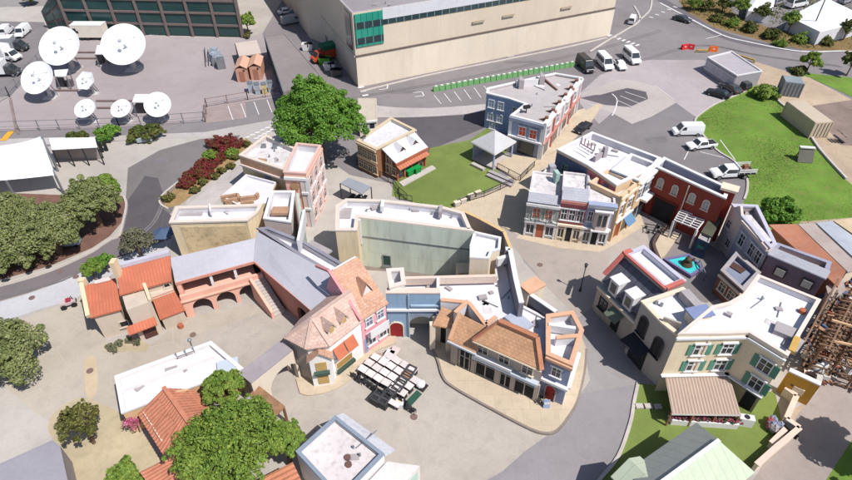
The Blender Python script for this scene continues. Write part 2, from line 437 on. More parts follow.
sheet('road', [(262,34),(300,-30),(900,-60),(900,110),(790,112),(700,125),(640,215),(560,190),(470,200),(350,175),(300,140),(268,130),(0,150),(0,130),(100,125),(283,96)], g_asph)
sheet('dish_yard', [(-60,105),(0,101),(10,97),(47,56),(51,33),(72,34),(243,38),(262,33),(284,92),(283,96),(206,108),(205,122),(120,128),(-60,134)], g_yard)
sheet('truck_lane', [(-80,20),(44,22),(50,36),(46,56),(10,96),(-80,106)], g_asph2)
sheet('road_beyond', [(-90,-22),(60,-22),(50,6),(-90,9)], g_street)
sheet('path', [(-70,143),(0,139),(110,136),(205,132),(283,118),(283,128),(213,137),(130,140),(0,147),(-70,151)], g_light)
sheet('driveway', [(128,168),(160,150),(200,139),(240,135),(236,143),(205,160),(186,176),(172,212),(150,236),(125,236),(122,205),(126,196)], g_drive)
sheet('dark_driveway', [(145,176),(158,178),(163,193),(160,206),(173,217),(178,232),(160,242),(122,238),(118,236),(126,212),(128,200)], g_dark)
sheet('lane', smoothline([(166,232),(140,234),(112,240),(92,253),(50,272),(0,287),(-60,300)], 4)+smoothline([(-60,318),(0,301),(37,290),(80,272),(112,260),(150,246),(172,238)], 4), M('lane_asphalt', rgb(140,131,134), .95, .08, .12, .05, stain=.25))
sheet('sidewalk', smoothline([(172,239),(150,247),(112,261),(80,273),(37,291),(0,302),(-60,319)], 4)+smoothline([(-60,334),(0,322),(40,309),(76,298),(100,283),(120,270),(170,250)], 4), M('pale_sidewalk', rgb(205,203,208), .9, .07, .3, .03, stain=.25))
sheet('mulch_bed', [(-60,190),(60,195),(124,196),(127,206),(122,222),(110,236),(92,248),(50,266),(0,280),(-60,292)], g_mulch)
sheet('courtyard', [(85,300),(110,345),(150,345),(190,318),(300,300),(330,330),(262,382),(245,372),(211,345),(140,392),(100,412),(60,425),(20,400),(-10,370),(-40,340),(0,328),(40,312),(76,301)], g_court, True)
sheet('sand_patch', [(60,408),(84,398),(118,412),(140,430),(165,470),(150,500),(60,500),(66,460),(52,438),(48,424)], g_sand, True)
sheet('sand_track', [(85,360),(95,358),(98,385),(92,400),(86,392)], M('pale_sand', rgb(210,190,162), 1, .12, .3, .08), True)
sheet('planting_bed', [(103,345),(136,338),(150,345),(146,352),(106,352)], g_sand)
sheet('flower_bed', [(160,203),(166,192),(208,160),(224,150),(246,138),(256,146),(238,160),(212,180),(180,205),(166,208)], M('bed_soil', rgb(170,140,100), 1, .25, .4, .1, stain=.6, stain_col=(.1,.13,.03)))
sheet('side_path', [(172,222),(186,206),(240,164),(246,172),(212,206),(176,232)], g_light)
sheet('plaza', smoothline([(340,400),(372,368),(392,342),(445,342),(452,388),(488,408),(526,428),(548,435),(524,452),(503,471),(460,520),(380,540),(300,470)], 3), g_plaza)
sheet('plaza_back', [(180,340),(300,300),(345,330),(360,360),(345,410),(300,460),(230,440)], g_plaza)
sheet('street', [(560,240),(582,246),(592,300),(626,338),(660,388),(640,388),(581,394),(566,410),(556,433),(590,380),(578,318),(550,290),(524,262),(512,236),(530,238)], g_street)
sheet('street_lower', [(581,394),(638,384),(633,405),(630,425),(618,455),(598,482),(575,510),(400,520),(470,490),(503,471),(524,452),(548,435),(560,425),(572,410)], M('lower_street', rgb(168,162,166), .95, .07, .14, .05, ('crack', .1, .85, 1), stain=.22))
sheet('upper_street', [(440,205),(470,214),(505,232),(512,245),(550,290),(578,318),(594,305),(612,252),(650,258),(700,300),(745,250),(700,220),(640,212),(600,246),(553,240),(523,235),(540,190),(520,165),(480,200)], M('upper_street', rgb(196,184,176), .95, .08, .14, .05, ('crack', .12, .82, 1), stain=.3))
sheet('townhouse_walk', [(516,238),(523,230),(600,240),(640,210),(650,222),(612,246),(600,252),(560,248)], g_walk)
sheet('lane_to_lawn', [(446,214),(455,204),(500,188),(524,158),(560,130),(578,110),(600,104),(592,118),(562,150),(545,180),(528,205),(523,236),(500,228)], g_walk)
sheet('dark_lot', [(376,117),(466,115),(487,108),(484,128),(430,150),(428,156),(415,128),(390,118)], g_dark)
sheet('curb_apron', smoothline([(360,99),(380,106),(430,108),(486,104)], 3)+smoothline([(486,110),(466,114),(420,117),(376,117),(358,110)], 3), g_light)
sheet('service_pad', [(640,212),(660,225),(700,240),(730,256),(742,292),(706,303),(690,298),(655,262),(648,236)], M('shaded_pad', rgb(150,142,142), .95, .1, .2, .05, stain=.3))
sheet('east_lot', [(639,60),(704,60),(735,85),(745,92),(714,105),(697,118),(640,135),(600,125),(580,104),(579,94),(600,75)], M('pale_lot', rgb(192,182,184), .95, .07, .12, .04, ('crack', .13, .84, 1), stain=.25))
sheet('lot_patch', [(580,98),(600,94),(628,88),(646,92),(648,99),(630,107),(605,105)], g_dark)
sheet('concrete_ribbon', [(579,95),(620,79),(640,82),(655,86),(676,102),(651,118),(632,124),(612,113),(586,103),(605,106),(632,108),(648,99),(646,91),(626,88),(600,95)], M('ribbon_concrete', rgb(204,194,190), .95, .06, .2, .03, stain=.2))
sheet('truck_lot', [(590,132),(612,113),(632,124),(651,117),(676,103),(697,118),(696,128),(716,150),(734,162),(746,180),(748,198),(740,206),(700,190),(664,160)], g_asph2)
zg = sheet('lawn', [(487,128),(470,140),(430,148),(428,156),(393,183),(392,196),(440,210),(455,207),(506,182),(495,168),(508,150),(492,132)], g_turf)
sheet('lower_lawn', [(638,383),(660,386),(775,392),(783,427),(770,450),(751,471),(730,500),(590,500),(601,478),(618,457),(630,424),(634,402)], g_turf)
sheet('grass_slope', [(697,117),(714,105),(744,92),(751,85),(774,87),(776,100),(799,120),(819,150),(846,180),(900,215),(900,232),(740,240),(744,200),(746,180),(734,162),(716,150),(695,126)], g_hillsoil)
sheet('dirt_yard', [(756,62),(779,69),(810,78),(852,100),(900,120),(900,225),(846,180),(819,150),(799,120),(776,100),(774,87),(752,84),(746,72)], g_dirt)
sheet('shadowed_dirt', [(812,106),(852,100),(900,100),(900,150),(840,145),(828,130)], M('shadowed_dirt', rgb(146,128,120), 1, .2, .3, .1))  # gray dirt, with tree shadow put into its darker colour
sheet('grass_strip', [(796,72),(852,78),(900,84),(900,118),(852,97),(815,80)], g_hillsoil)
sheet('verge', [(668,-20),(900,-60),(900,62),(852,51),(803,50),(770,43),(715,28),(684,10)], g_verge)
sheet('tent_lot', [(715,-20),(900,-60),(900,30),(828,38),(770,28),(735,16)], g_asph2)
sheet('footpath', smoothline([(656,-6),(684,10),(715,28),(752,40),(802,49)], 4)+smoothline([(801,52),(750,46),(714,35),(682,16),(648,-6)], 4), M('dark_footpath', rgb(116,110,116), .95, .08, .3, .04))
sheet('dirt_road', [(752,482),(735,510),(900,520),(900,330),(830,300),(818,392),(805,405),(786,428),(772,450)], g_dirtg)
sheet('dirt_bank', [(786,412),(806,404),(790,425),(775,450),(768,450),(783,427)], g_dirt)
sheet('grass_corner', [(852,440),(900,420),(900,520),(820,520),(826,480)], g_hillsoil)
sheet('canyon_floor', [(800,222),(900,214),(900,330),(840,305),(800,300)], g_dirt)
sheet('inner_yard', [(362,264),(440,276),(470,268),(470,284),(405,284),(398,272),(365,270)], M('yard_dirt', rgb(150,136,128), .95, .12, .28, .05, stain=.4))
# kerbs and raised walks (real steps)
def kerb(name, px, mat=M_CONC, w=.3, h=.13, closed=False, n=4):
    mb = MB(); ribbon(mb, RG(smoothline(px, n, closed)), w, 0, h); return structure(name, mb, mat)
mb = MB(); P_ = RG(smoothline([(432,348),(438,362),(443,378),(453,388),(488,408),(526,428),(543,434),(556,432),(568,418),(577,402),(584,374),(586,350)], 4)+[(578,330),(540,300),(470,300)])
mb.prism(P_, 0, .24, 0, 0); structure('front_walk', mb, g_walk)
kerb('front_kerb', [(432,348),(438,362),(443,378),(453,388),(488,408),(526,428),(543,434),(556,432),(568,418),(577,402),(584,374),(586,350)], M('dark_kerb', rgb(150,138,130), .9, .15, .5, .03), .22, .243)
mb = MB(); P_ = RG(smoothline([(300,394),(312,396),(340,388),(360,370),(376,352),(396,344)], 4)+[(396,334),(350,330),(296,380)])
mb.prism(P_, 0, .16); structure('chateau_walk', mb, g_walk)
mb = MB(); P_ = RG([(578,116),(598,104),(602,106),(590,124),(566,148),(545,157),(541,164),(530,168)]); mb.prism(P_, 0, .2); structure('walk', mb, g_walk)
mb = MB(); ribbon(mb, RG(smoothline([(120,238),(124,222),(127,206),(124,197)], 4)), .3, 0, .3); structure('mulch_kerb', mb, M_CONC)
kerb('lane_kerb', [(112,239),(92,251),(50,270),(0,285),(-50,297)])
kerb('slope_kerb', [(697,117),(696,126),(716,150),(734,162),(746,178),(747,190),(744,200)], M_CONC, .3, .2)
kerb('lawn_kerb', [(638,383),(634,402),(630,424),(618,457),(601,478),(588,496)], M_CONC, .3, .15)
kerb('lot_kerb', [(697,117),(714,105),(744,92),(751,85)], M_CONC, .3, .15)
kerb('dirt_kerb', [(774,87),(776,100),(799,120),(819,150),(846,180)], M_CONC, .35, .35)
kerb('soundstage_kerb', [(360,92),(426,76),(500,61),(560,49),(607,38)], M_CONC, .4, .15)
kerb('island_kerb', [(590,52),(609,40),(626,30),(640,20),(634,6)], M_CONC, .4, .15)
kerb('fork_kerb', [(640,20),(650,10),(652,-4)], M_CONC, .4, .15)
kerb('bed_kerb', [(168,209),(160,203),(166,192),(208,160),(224,150),(246,138)], M_CONC, .25, .15)
m_patch = M('asphalt_patch', rgb(138,132,135), .95, .12, .28, .05, stain=.3); m_patch2 = M('pale_patch', rgb(190,180,176), .95, .08, .28, .04, stain=.3)
for k, (x, y, w_, h_) in enumerate([(672,165,10,3),(402,92,16,2),(520,62,18,1.6),(700,26,12,1.6),(160,160,9,3),(350,100,7,3),(656,140,12,4)]):
    sheet('road_patch', [(x-w_,y-h_*.4),(x+w_*.8,y-h_),(x+w_,y+h_*.5),(x-w_*.7,y+h_)], m_patch)
m_tyre = M('tyre_marks', rgb(142,136,139), .95, .1, .28, .02, stain=.4)
for k, ln in enumerate([[(360,96),(430,84),(520,66),(600,48),(660,30)],[(0,296),(60,280),(110,252),(150,225),(170,190),(215,150)],[(640,60),(700,45),(760,55),(840,66)]]):
    for dx in (0, 3.2):
        w_ = RG(smoothline([(x+dx*.6, y+dx*.35) for x, y in ln], 8)); mbt = MB(); ribbon(mbt, w_, .22, .004*LAYER[0]+.004, .004*LAYER[0]+.004); structure('tyre_track', mbt, m_tyre)
LAYER[0] += 1
# painted markings (4 mm above)
def line(mb, a, b, w=.14, z=None):
    A, B = Vector(G(*a)), Vector(G(*b)); t = (B-A).normalized(); q = Vector((-t.y, t.x))*w/2
    mb.face([(p.x, p.y, z) for p in (A+q, A-q, B-q, B+q)])
ZM = .004*(LAYER[0]+2)
mb = MB()
for i in range(6): x = 434+i*10; line(mb, (x,95.5-i*1.9), (x+7,104-i*1.5), .15, ZM)                # stalls by green barriers
for i in range(4): x = 228+i*13; line(mb, (x,106-i*2), (x+5,120-i*2.5), .15, ZM)
for a, b in (((720,140),(735,160)),((695,124),(690,123)),((674,100),(655,86)),((616,100),(634,108)),((620,96),(640,104)),((625,92),(646,99)),((700,152),(724,158)),((684,160),(690,148))): line(mb, a, b, .14, ZM)
L_ = RG(smoothline([(660,3),(684,15.5),(721,34.5),(746,41.5),(801,51.5),(852,51.5),(900,60)], 5)); 
for a, b in zip(L_, L_[1:]):
    A, B = Vector(a), Vector(b); t = (B-A).normalized(); q = Vector((-t.y, t.x))*.25; mb.face([(p.x, p.y, ZM) for p in (A+q, A-q, B-q, B+q)])
L_ = RG(smoothline([(612,94),(617,100),(615,110),(612,116)], 5))
for a, b in zip(L_, L_[1:]):
    A, B = Vector(a), Vector(b); t = (B-A).normalized(); q = Vector((-t.y, t.x))*.1; mb.face([(p.x, p.y, ZM) for p in (A+q, A-q, B-q, B+q)])
for i in range(7): line(mb, (608+i*4.6,36.5+i*1.6), (611.5+i*4.6,35+i*1.6), .5, ZM)                 # crossing at the soundstage corner
for i in range(8): line(mb, (245+i*5,138-i*2.4), (250+i*5,137-i*2.4), .45, ZM); line(mb, (254+i*4,139-i*2.2), (259+i*4,138-i*2.2), .45, ZM)
for i in range(6): line(mb, (358+i*2.2,88+i*4), (364+i*2.2,87+i*4), .5, ZM)
for i in range(5): line(mb, (649+i*6,17-i*2.6), (653+i*6,18-i*2.6), .5, ZM)
for a, b in (((380,86.5),(388,85)),((388,85),(387,89)),((387,89),(379,90)),((413,93),(422,92)),((422,92),(424,96)),((424,96),(415,97)),((706,39),(722,35)),((508,57),(514,56))): line(mb, a, b, .2, ZM)
structure('road_markings', mb, g_white)
mb = MB(); line(mb, (3,141),(12,131),1.0,ZM); structure('yellow_marking', mb, M('yellow_paint', rgb(235,175,60), .8, .1, 1, 0))
# brick strip and stepping stones
sheet('brick_strip', [(206,108),(245,101),(247,118),(206,123)], M('brick_paving', rgb(176,158,156), .95, .1, .5, .03, ('brick', .9, .45, .03, .9, .75)))
for i, (x, y) in enumerate([(639,407),(648,407),(657.5,407.5)]):
    mb = MB(); p = G(x, y); mb.box((p[0], p[1], .13), (.66,.5,.2), .05*i)
    tag(mb.build('stepping_stone', M_CONC), 'pale square stepping stone set in the lower lawn, '+['nearest the kerb of the street','middle one of the row','nearest the shaded canopy end'][i], 'paving stone', 'stepping stones')
mb = MB()
for i in range(9):
    x, y = [(90,371),(60,271.5),(76,277),(193,335),(451,382),(414,417),(32,298),(540,265),(470,215)][i]
    p = G(x, y); mb.tube((p[0], p[1], 0), (p[0], p[1], ZM+.01), .33, n=12)
structure('manhole_covers', mb, M('rusty_iron', rgb(136,112,106), .8, .2, 3, .02))
# loose cut grass blades on the two lawns and the slope: uncountable
LG = .02
def grass(name, px, n, hmin, hmax, mats, label, w=.1, clump=None):
    poly = RG(px); xs = [p[0] for p in poly]; ys = [p[1] for p in poly]; mb = MB(); k = 0; tries = 0
    while k < n and tries < n*6:
        tries += 1
        x = random.uniform(min(xs), max(xs)); y = random.uniform(min(ys), max(ys))
        if not inpoly(x, y, poly): continue
        c = math.sin(x*.41+1.3*math.sin(y*.23))+math.sin(y*.37+1.7*math.sin(x*.19))
        if clump and random.random() > .7+.3*c: continue
        k += 1; a = random.uniform(0, PI); h = random.uniform(hmin, hmax)*(1+.35*c if clump else 1); dx, dy = math.cos(a)*w, math.sin(a)*w; ox, oy = random.uniform(-.7, .7)*h, random.uniform(-.7, .7)*h
        mb.face([(x-dx, y-dy, LG), (x+dx, y+dy, LG), (x+ox, y+oy, LG+max(.04, h))], random.randrange(len(mats)))
    o = mb.build(name, mats, uv=False); o['kind'] = 'stuff'
    if label: o['label'] = label; o['category'] = 'grass'
hillm = [leafmat('hill_grass_a', (.115,.165,.035), (.17,.2,.06), .22), leafmat('hill_grass_b', (.13,.185,.04), (.22,.225,.085), .16)]
grass('slope_grass', [(699,117),(716,106),(746,93),(753,87),(773,88),(775,102),(797,121),(816,150),(844,180),(890,212),(890,228),(744,236),(748,200),(749,180),(737,162),(719,150),(698,126)], 9000, .03, .09, hillm, 'rough green grass on the slope beside the truck lot', .09, True)
grass('verge_grass', [(670,-15),(890,-55),(890,55),(852,49),(803,48),(770,41),(715,26),(684,8)], 9000, .1, .4, [hillm[0], leafmat('dry_grass', (.22,.19,.08), (.12,.13,.04), .3)], 'scrubby grass on the verge above the road', .18, True)
# ================================================================== BUILDINGS
def cen(px, h=0.0):
    w = RG(px, h); return (sum(p[0] for p in w)/len(w), sum(p[1] for p in w)/len(w), 0.0)
# ---- sound stage -------------------------------------------------
m_stage = M('stage_wall', rgb(238,222,202,.82), .9, .05, .12, .03, ('u', 6.1, .012, .75), stain=.14, streak=True)
m_stage2 = M('stage_wall_low', rgb(244,229,210,.84), .9, .05, .15, .03, ('u', 6.1, .01, .8), stain=.16, streak=True)
m_green = M('green_glass', (.03,.26,.19), .15, .12, .3, 0, ('u', 1.06, .1, .45), stain=0, spec=.6)
m_dgl = M('dark_strip_glass', (.03,.05,.055), .12, .3, .6, 0, ('u', 1.5, .09, 5), stain=0, spec=.6)
A = Vector(G(358,87)); B = Vector(G(609,35)); tt = (B-A).normalized(); nb = Vector((-tt.y, tt.x))
Lp = Vector(G(325,44)); lv = (Lp-A); side = lv.normalized()
st = thing('sound_stage', 'long cream sound stage with a green glass corner above the road', 'sound stage', (A+B)/2)
h = 13.2; back = nb*75
J1 = Lp; J2 = Vector(G(310,38)); J3 = J2+side*60
poly = [tuple(A), tuple(B), tuple(B+back), tuple(J3+(B-A)*.2+nb*10), tuple(J3), tuple(J2), tuple(J1)]
if area(poly) < 0: poly = poly[::-1]
mb = MB(); pi_ = inset(poly, .4); ring(mb, poly, pi_, 0, h, 0, 1, 1); mb.build('wall', [m_stage, M_ROOFG], st)
mb = MB(); mb.prism(pi_, h-.9, h-.4); mb.build('roof', M('stage_roof', rgb(172,164,170), .9, .06, .15, .02), st)
F_ = Fac(A, B); LL = F_.L
def uz(px, py): return F_.uv(px, py)
zl = uz(426,43.5)[1]
panel(st, F_, 0, LL, 0, zl, m_stage2, 'lower_wall', 0.02, .18)
strip(st, F_, 0, LL, zl+.1, .22, .3, M('ledge_brown', rgb(120,105,100), .8, .1, 1, .02), 'ledge')
u1 = uz(383,30)[0]; z0_ = uz(358,47)[1]
gp = panel(st, F_, .25, u1, z0_, h-.3, m_green, 'green_glazing', .02, .2)
for z in (z0_+1.0, z0_+(h-z0_)*.62):
    mb = MB(); mb.box(F_.p((u1+.25)/2, z, .22), (u1-.3, .06, 1.1), F_.rz); mb.build('dark_band', m_dgl, gp)
ztop = uz(426,2.5)[1]; zb = uz(426,12)[1]; zw = uz(426,17)[1]
panel(st, F_, u1, LL, zb, h-.02, M('white_band', rgb(228,228,236), .7, .04, .3, .02), 'fascia', .02, .14)
panel(st, F_, u1, LL*.64, zw, zb, m_dgl, 'strip_window', .02, .1)
panel(st, F_, LL*.93, LL-.4, zw+.2, zb+.6, m_dgl, 'strip_window', .15, .25)
for px in ((478,21),(508,15),(566,7)):
    u, z = uz(*px); mb = MB(); mb.box(F_.p(u, z, .24), (2.6, .1, .45), F_.rz)
    for k in range(4): mb.box(F_.p(u, z-.18+k*.12, .3), (2.5, .06, .04), F_.rz)
    mb.build('louvre', M('louvre_grey', rgb(214,197,177), .7, .06, 1, .02), st)
Fs = Fac(A, J1)
panel(st, Fs, 1.2, 4.6, z0_-1, h-.6, m_dgl, 'side_glazing', .02, .12)
strip(st, Fs, 0, Fs.L, zl, .2, .2, m_stage, 'ledge')
mb = MB(); p = Fs.p(Fs.L*.9, 1.2, .05); mb.box(p, (1.6, .1, 2.4), Fs.rz); mb.build('door', M_STEEL, st)
for k in range(3): mb = MB(); q = F_.p(5+7*k, h+.2, -8-3*k); mb.box(q, (2.2, 1.6, 1.4), F_.rz); mb.build('roof_vent', M_STEEL, st)
# ---- stage with glass wall (top left) ----------------------------
m_mull = M('mullion_concrete', rgb(134,118,116), .85, .08, .8, .02, stain=.2)
m_teal = M('dark_teal_glass', rgb(46,78,78,.9), .18, .12, .15, 0, stain=0, spec=.5)
A = Vector(G(72,33.5)); B = Vector(G(243,37.5)); t_ = (B-A).normalized(); n_ = Vector((-t_.y, t_.x))
gs = thing('glass_office', 'office block with a dark green glass wall in a concrete grid behind the satellite dishes', 'office building', (A+B)/2)
hh = 12.5
C_ = Vector(G(47,29)); D_ = C_+n_*40
mb = MB(); pl = [tuple(A+n_*.35), tuple(B+n_*.35-t_*.3), tuple(B+n_*40-t_*17), tuple(A+n_*40)]; mb.prism(pl, 0, hh); mb.build('wall', m_mull, gs)
F_ = Fac(A, B); nbay = 7; bw = F_.L/nbay; nr = 5; rh = hh/nr
for i in range(nbay):
    for j in range(nr):
        mb = MB(); mb.box(F_.p((i+.5)*bw, (j+.5)*rh, -.12), (bw-.4, .15, rh-.4), F_.rz); mb.build('glass_panel', m_teal, gs)
for i in range(nbay+1):
    mb = MB(); mb.box(F_.p(i*bw, hh/2, -.03), (.48, .7, hh), F_.rz); mb.build('mullion', m_mull, gs)
for j in range(1, nr+1):
    mb = MB(); mb.box(F_.p(F_.L/2, j*rh, -.08), (F_.L, .5, .42), F_.rz); mb.build('transom', m_mull, gs)
# sloping end wing
Fw = Fac(C_, A); mb = MB(); n3 = Vector((Fw.n.x, Fw.n.y, 0))
zl_, zr_ = 3.7, 9.4
mb.ext([Fw.p(0, 0, -.3), Fw.p(Fw.L-.25, 0, -.3), Fw.p(Fw.L-.25, zr_, -.3), Fw.p(0, zl_, -.3)], n3*-.5); w_ = mb.build('wing_wall', m_mull, gs)
for k in range(2):
    for j in range(3):
        u0, u1 = Fw.L*(.08+.45*k), Fw.L*(.46+.45*k)
        za = lambda u, q: (zl_+(zr_-zl_)*u/Fw.L)*q
        q0, q1 = j/3+.05, (j+1)/3-.04
        mb = MB(); mb.ext([Fw.p(u0, za(u0, q0), -.28), Fw.p(u1, za(u1, q0), -.28), Fw.p(u1, za(u1, q1), -.28), Fw.p(u0, za(u0, q1), -.28)], n3*.12); mb.build('glass_panel', m_teal, gs)
# ---- low grey service building -----------------------------------
r4 = 4.2
t = thing('service_shed', 'low flat grey-roofed service building with a dark louvred side, left of the big tree', 'shed', cen([(265,36),(285,34),(318,72),(284,92)], r4))
pw = block(t, [(265,36),(285,33),(322,76),(284,92)], r4, M('shed_wall', rgb(140,130,128), .9), M('shed_roof', rgb(158,148,148), .9, .08, .2, .03), par=.1, th=.25)
F_ = Fac(G(265,36,r4), G(284,92,r4)); strip(t, F_, 0, F_.L, r4-.1, .3, .15, M_STEEL, 'fascia')
for k in range(6): panel(t, F_, F_.L*(k+.06)/6, F_.L*(k+.94)/6, .2, r4-.6, M_BLACK, 'louvre_bay')
for k in range(7): panel(t, F_, F_.L*k/6-.1, F_.L*k/6+.1, 0, r4-.3, M_STEEL, 'post', .01, .2)
# ---- brown brick house -------------------------------------------
m_brn = M('brown_brick', rgb(168,118,86), .9, .12, .6, .05, ('brick', .5, .18, .02, .85, .7), stain=.2)
m_trim = M('cream_trim', rgb(225,205,175), .7, .06, 1, .02)
m_terra = M('terracotta_paint', rgb(190,110,80), .8, .12, .8, .02)
t = thing('brown_house', 'brown brick house with a dormered side wing at the lawn corner', 'house', cen([(359,141),(391,118.5),(415,130),(376,149)], 4.6))
hb = 4.6
block(t, [(357,141),(391,118),(416,130.5),(376,150)], hb, m_brn, M('stained_white_roof', rgb(222,220,224,.8), .8, .12, .35, .03, stain=.5, stain_col=(.3,.26,.23)), m_trim, par=.35, th=.3)
Ff = Fac(G(357,141,hb), G(376,150,hb)); Fr = Fac(G(376,150,hb), G(416,130.5,hb))
for q, z in ((.15,3.4),(.4,3.4),(.65,3.4),(.88,3.4)): windows(t, Ff, 0, .8, 1.1, fm=m_trim, uvs=[(Ff.L*q, 3.2), (Ff.L*q, 1.2)])
strip(t, Ff, 0, Ff.L, 2.3, .25, .2, m_trim); strip(t, Ff, 0, Ff.L, 4.35, .35, .25, m_trim)
# wing
P1 = Vector(G(382,150,4.3)); P2 = Vector(G(414,132.5,4.3)); P3 = Vector(G(428,147.5,3.0)); P4 = Vector(G(396,164,3.0))
mb = MB(); rf = [Vector((P4.x, P4.y, 3.1)), Vector((P3.x, P3.y, 3.1)), Vector((P2.x, P2.y, 4.5)), Vector((P1.x, P1.y, 4.5))]
slab(mb, rf, .14); rfo = mb.build('wing_roof', M('white_metal_roof', rgb(226,226,230), .55, .05, .4, .02, ('u', .9, .05, .8), stain=.25), t)
iw = inset([tuple(P4), tuple(P3), tuple(P2), tuple(P1)] if area([tuple(P4), tuple(P3), tuple(P2), tuple(P1)]) > 0 else [tuple(P1), tuple(P2), tuple(P3), tuple(P4)], .3)
mb = MB(); mb.prism(iw, 0, 2.95); mb.build('wing_wall', m_brn, t)
Fl = Fac(P1, P4); n3 = Vector((Fl.n.x, Fl.n.y, 0))
mb = MB(); mb.ext([Fl.p(.3, 0, -.3), Fl.p(Fl.L-.3, 0, -.3), Fl.p(Fl.L-.3, 3.0, -.3), Fl.p(.3, 4.25, -.3)], n3*-.3); mb.build('gable_wall', m_brn, t)
windows(t, Fl, 0, .9, 1.2, fm=m_trim, uvs=[(Fl.L*.35, 1.4), (Fl.L*.65, 1.4), (Fl.L*.4, 3.0)], off=-.3)
Fe = Fac(P4, P3)
strip(t, Fe, 0, Fe.L, 2.85, .4, .25, m_terra, 'fascia', -.2)
mb = MB(); mb.ext([Fe.p(.2, 2.5, -.3), Fe.p(Fe.L-.2, 2.5, -.3), Fe.p(Fe.L-.2, 2.1, .6), Fe.p(.2, 2.1, .6)], (0,0,.08)); mb.build('awning', M('awning_terracotta', rgb(205,130,100), .8, .1, 1, .02, ('u', .5, .3, .7)), t)
for k in range(4): panel(t, Fe, Fe.L*(.1+.2*k), Fe.L*(.25+.2*k), .3, 2.0, M_GLASS, 'shop_window', -.29, -.2)
for k in range(5): panel(t, Fe, Fe.L*(.05+.22*k)-.12, Fe.L*(.05+.22*k)+.12, 0, 2.6, m_terra, 'pilaster', -.3, -.05)
for q in (.36, .76):           # dormers
    e = rf[0].lerp(rf[1], q).lerp(rf[3].lerp(rf[2], q), .42); k = rf[0].lerp(rf[1], q).lerp(rf[3].lerp(rf[2], q), .9); tx = Vector((Fe.t.x, Fe.t.y, 0))*.55
    mb = MB(); mb.ext([e-tx, e+tx, e+Vector((0,0,.75))], (k-e)+Vector((0,0,-.45))); d_ = mb.build('dormer', m_terra, t)
    mb = MB(); up = Vector((0,0,.85)); dd = (k-e)*1.05+Vector((0,0,-.4)); f0 = e-(k-e)*.12
    for s_ in (-1, 1): mb.ext([f0+tx*s_*1.3, f0+up, f0+up+dd, f0+tx*s_*1.3+dd], (0,0,.07))
    mb.build('dormer_roof', MATS['white_metal_roof'], d_)
    mb = MB(); mb.box(e+Vector((Fe.n.x*.03, Fe.n.y*.03, .25)), (.45,.06,.4), Fe.rz); mb.build('pane', M_GLASS, d_)
mb = MB(); mb.prism(RG([(399,183),(432,166),(436,169),(403,187)]), 0, .16); mb.build('front_step', M_CONC, t)
for i, (x, y) in enumerate([(409.5,175.5),(417,173)]):   # green crates
    p = G(x, y); o = thing('green_crate', 'bright green lidded bin in front of the brown house, '+('nearer the gable wall' if i == 0 else 'nearer the lawn end'), 'bin', p, 'green bins')
    mb = MB(); w2 = MB(); a = Fe.rz
    for z, k in ((.1, .62), (.9, .78)): pass
    pr = [(-.55,-.4),(.55,-.4),(.55,.4),(-.55,.4)]
    R = Matrix.Rotation(a, 2); b0 = [tuple(Vector(p)+R@Vector(q)*.85) for q in pr]; b1 = [tuple(Vector(p)+R@Vector(q)) for q in pr]
    for k in range(4): j = (k+1) % 4; mb.face([(*b0[k], .12), (*b0[j], .12), (*b1[j], .95), (*b1[k], .95)])
    mb.face([(*q, .12) for q in b0]); mb.build('bin_body', M('green_plastic', rgb(20,150,70), .5, .08, 1, 0), o)
    mb = MB(); mb.box((p[0], p[1], 1.0), (1.2,.9,.1), a); mb.build('lid', M('green_lid', rgb(24,165,84), .5, .08, 1, 0), o)
    for s_ in (-1, 1): mb = MB(); q = R@Vector((s_*.45, .3)); mb.tube((p[0]+q.x-.05, p[1]+q.y, .14), (p[0]+q.x+.05, p[1]+q.y, .14), .12); mb.build('wheel', M_RUBBER, o)
# ---- pale flat hut behind ---------------------------------------
t = thing('beige_hut', 'low beige flat-roofed hut between the big tree and the brown house', 'hut', cen([(358,98),(377,98),(377,120),(359,122)], 2.8))
block(t, [(358,98),(376.5,98),(377,119),(359,121)], 2.8, M_CREAM, M('beige_roof', rgb(208,196,180), .9, .05, .3, .03), par=.05, th=.2)
F_ = Fac(G(359,121,2.8), G(377,119,2.8)); windows(t, F_, 0, .8, .9, 'plain', uvs=[(F_.L*.3, 1.7), (F_.L*.7, 1.7)]); strip(t, F_, 0, F_.L, 2.55, .25, .3, M_WHITE, 'eave')
# ---- blue building -----------------------------------------------
m_blue = M('blue_plaster', rgb(152,170,206,.84), .85, .08, .5, .03, ('v', .28, .1, .88), stain=.2, streak=True)
m_blued = M('slate_blue_plaster', rgb(158,168,194,.82), .85, .1, .5, .03, stain=.2, streak=True)
m_pinkw = M('pinkish_white_paint', rgb(236,216,210), .8, .05, .6, .02, stain=.2, streak=True)
m_rose = M('rose_paint', rgb(205,140,130), .8, .1, .8, .02)
m_orange = M('orange_shade', rgb(238,96,58), .6, .06, 1, 0)
hb = 5.9; rp = [(486.5,93.5),(487.5,88.5),(543,76),(555,73.5),(582,78),(544.5,125),(510.5,116),(525,104.5),(507.5,98.5)]
t = thing('blue_theatre', 'blue corner building with a flat grey roof, orange window shades and a pink-white street front', 'building', cen(rp, hb))
block(t, rp, hb, m_blue, M('blue_bldg_roof', rgb(198,190,190), .85, .08, .3, .03, ('v', 1.5, .03, .93), stain=.3), M_WHITE, par=.3, th=.3)
Wb = RG(rp, hb); FL = Fac(Wb[0], Wb[8]); FF = Fac(Wb[6], Wb[5]); FR = Fac(Wb[5], Wb[4]); FM = Fac(Wb[8], Wb[7])
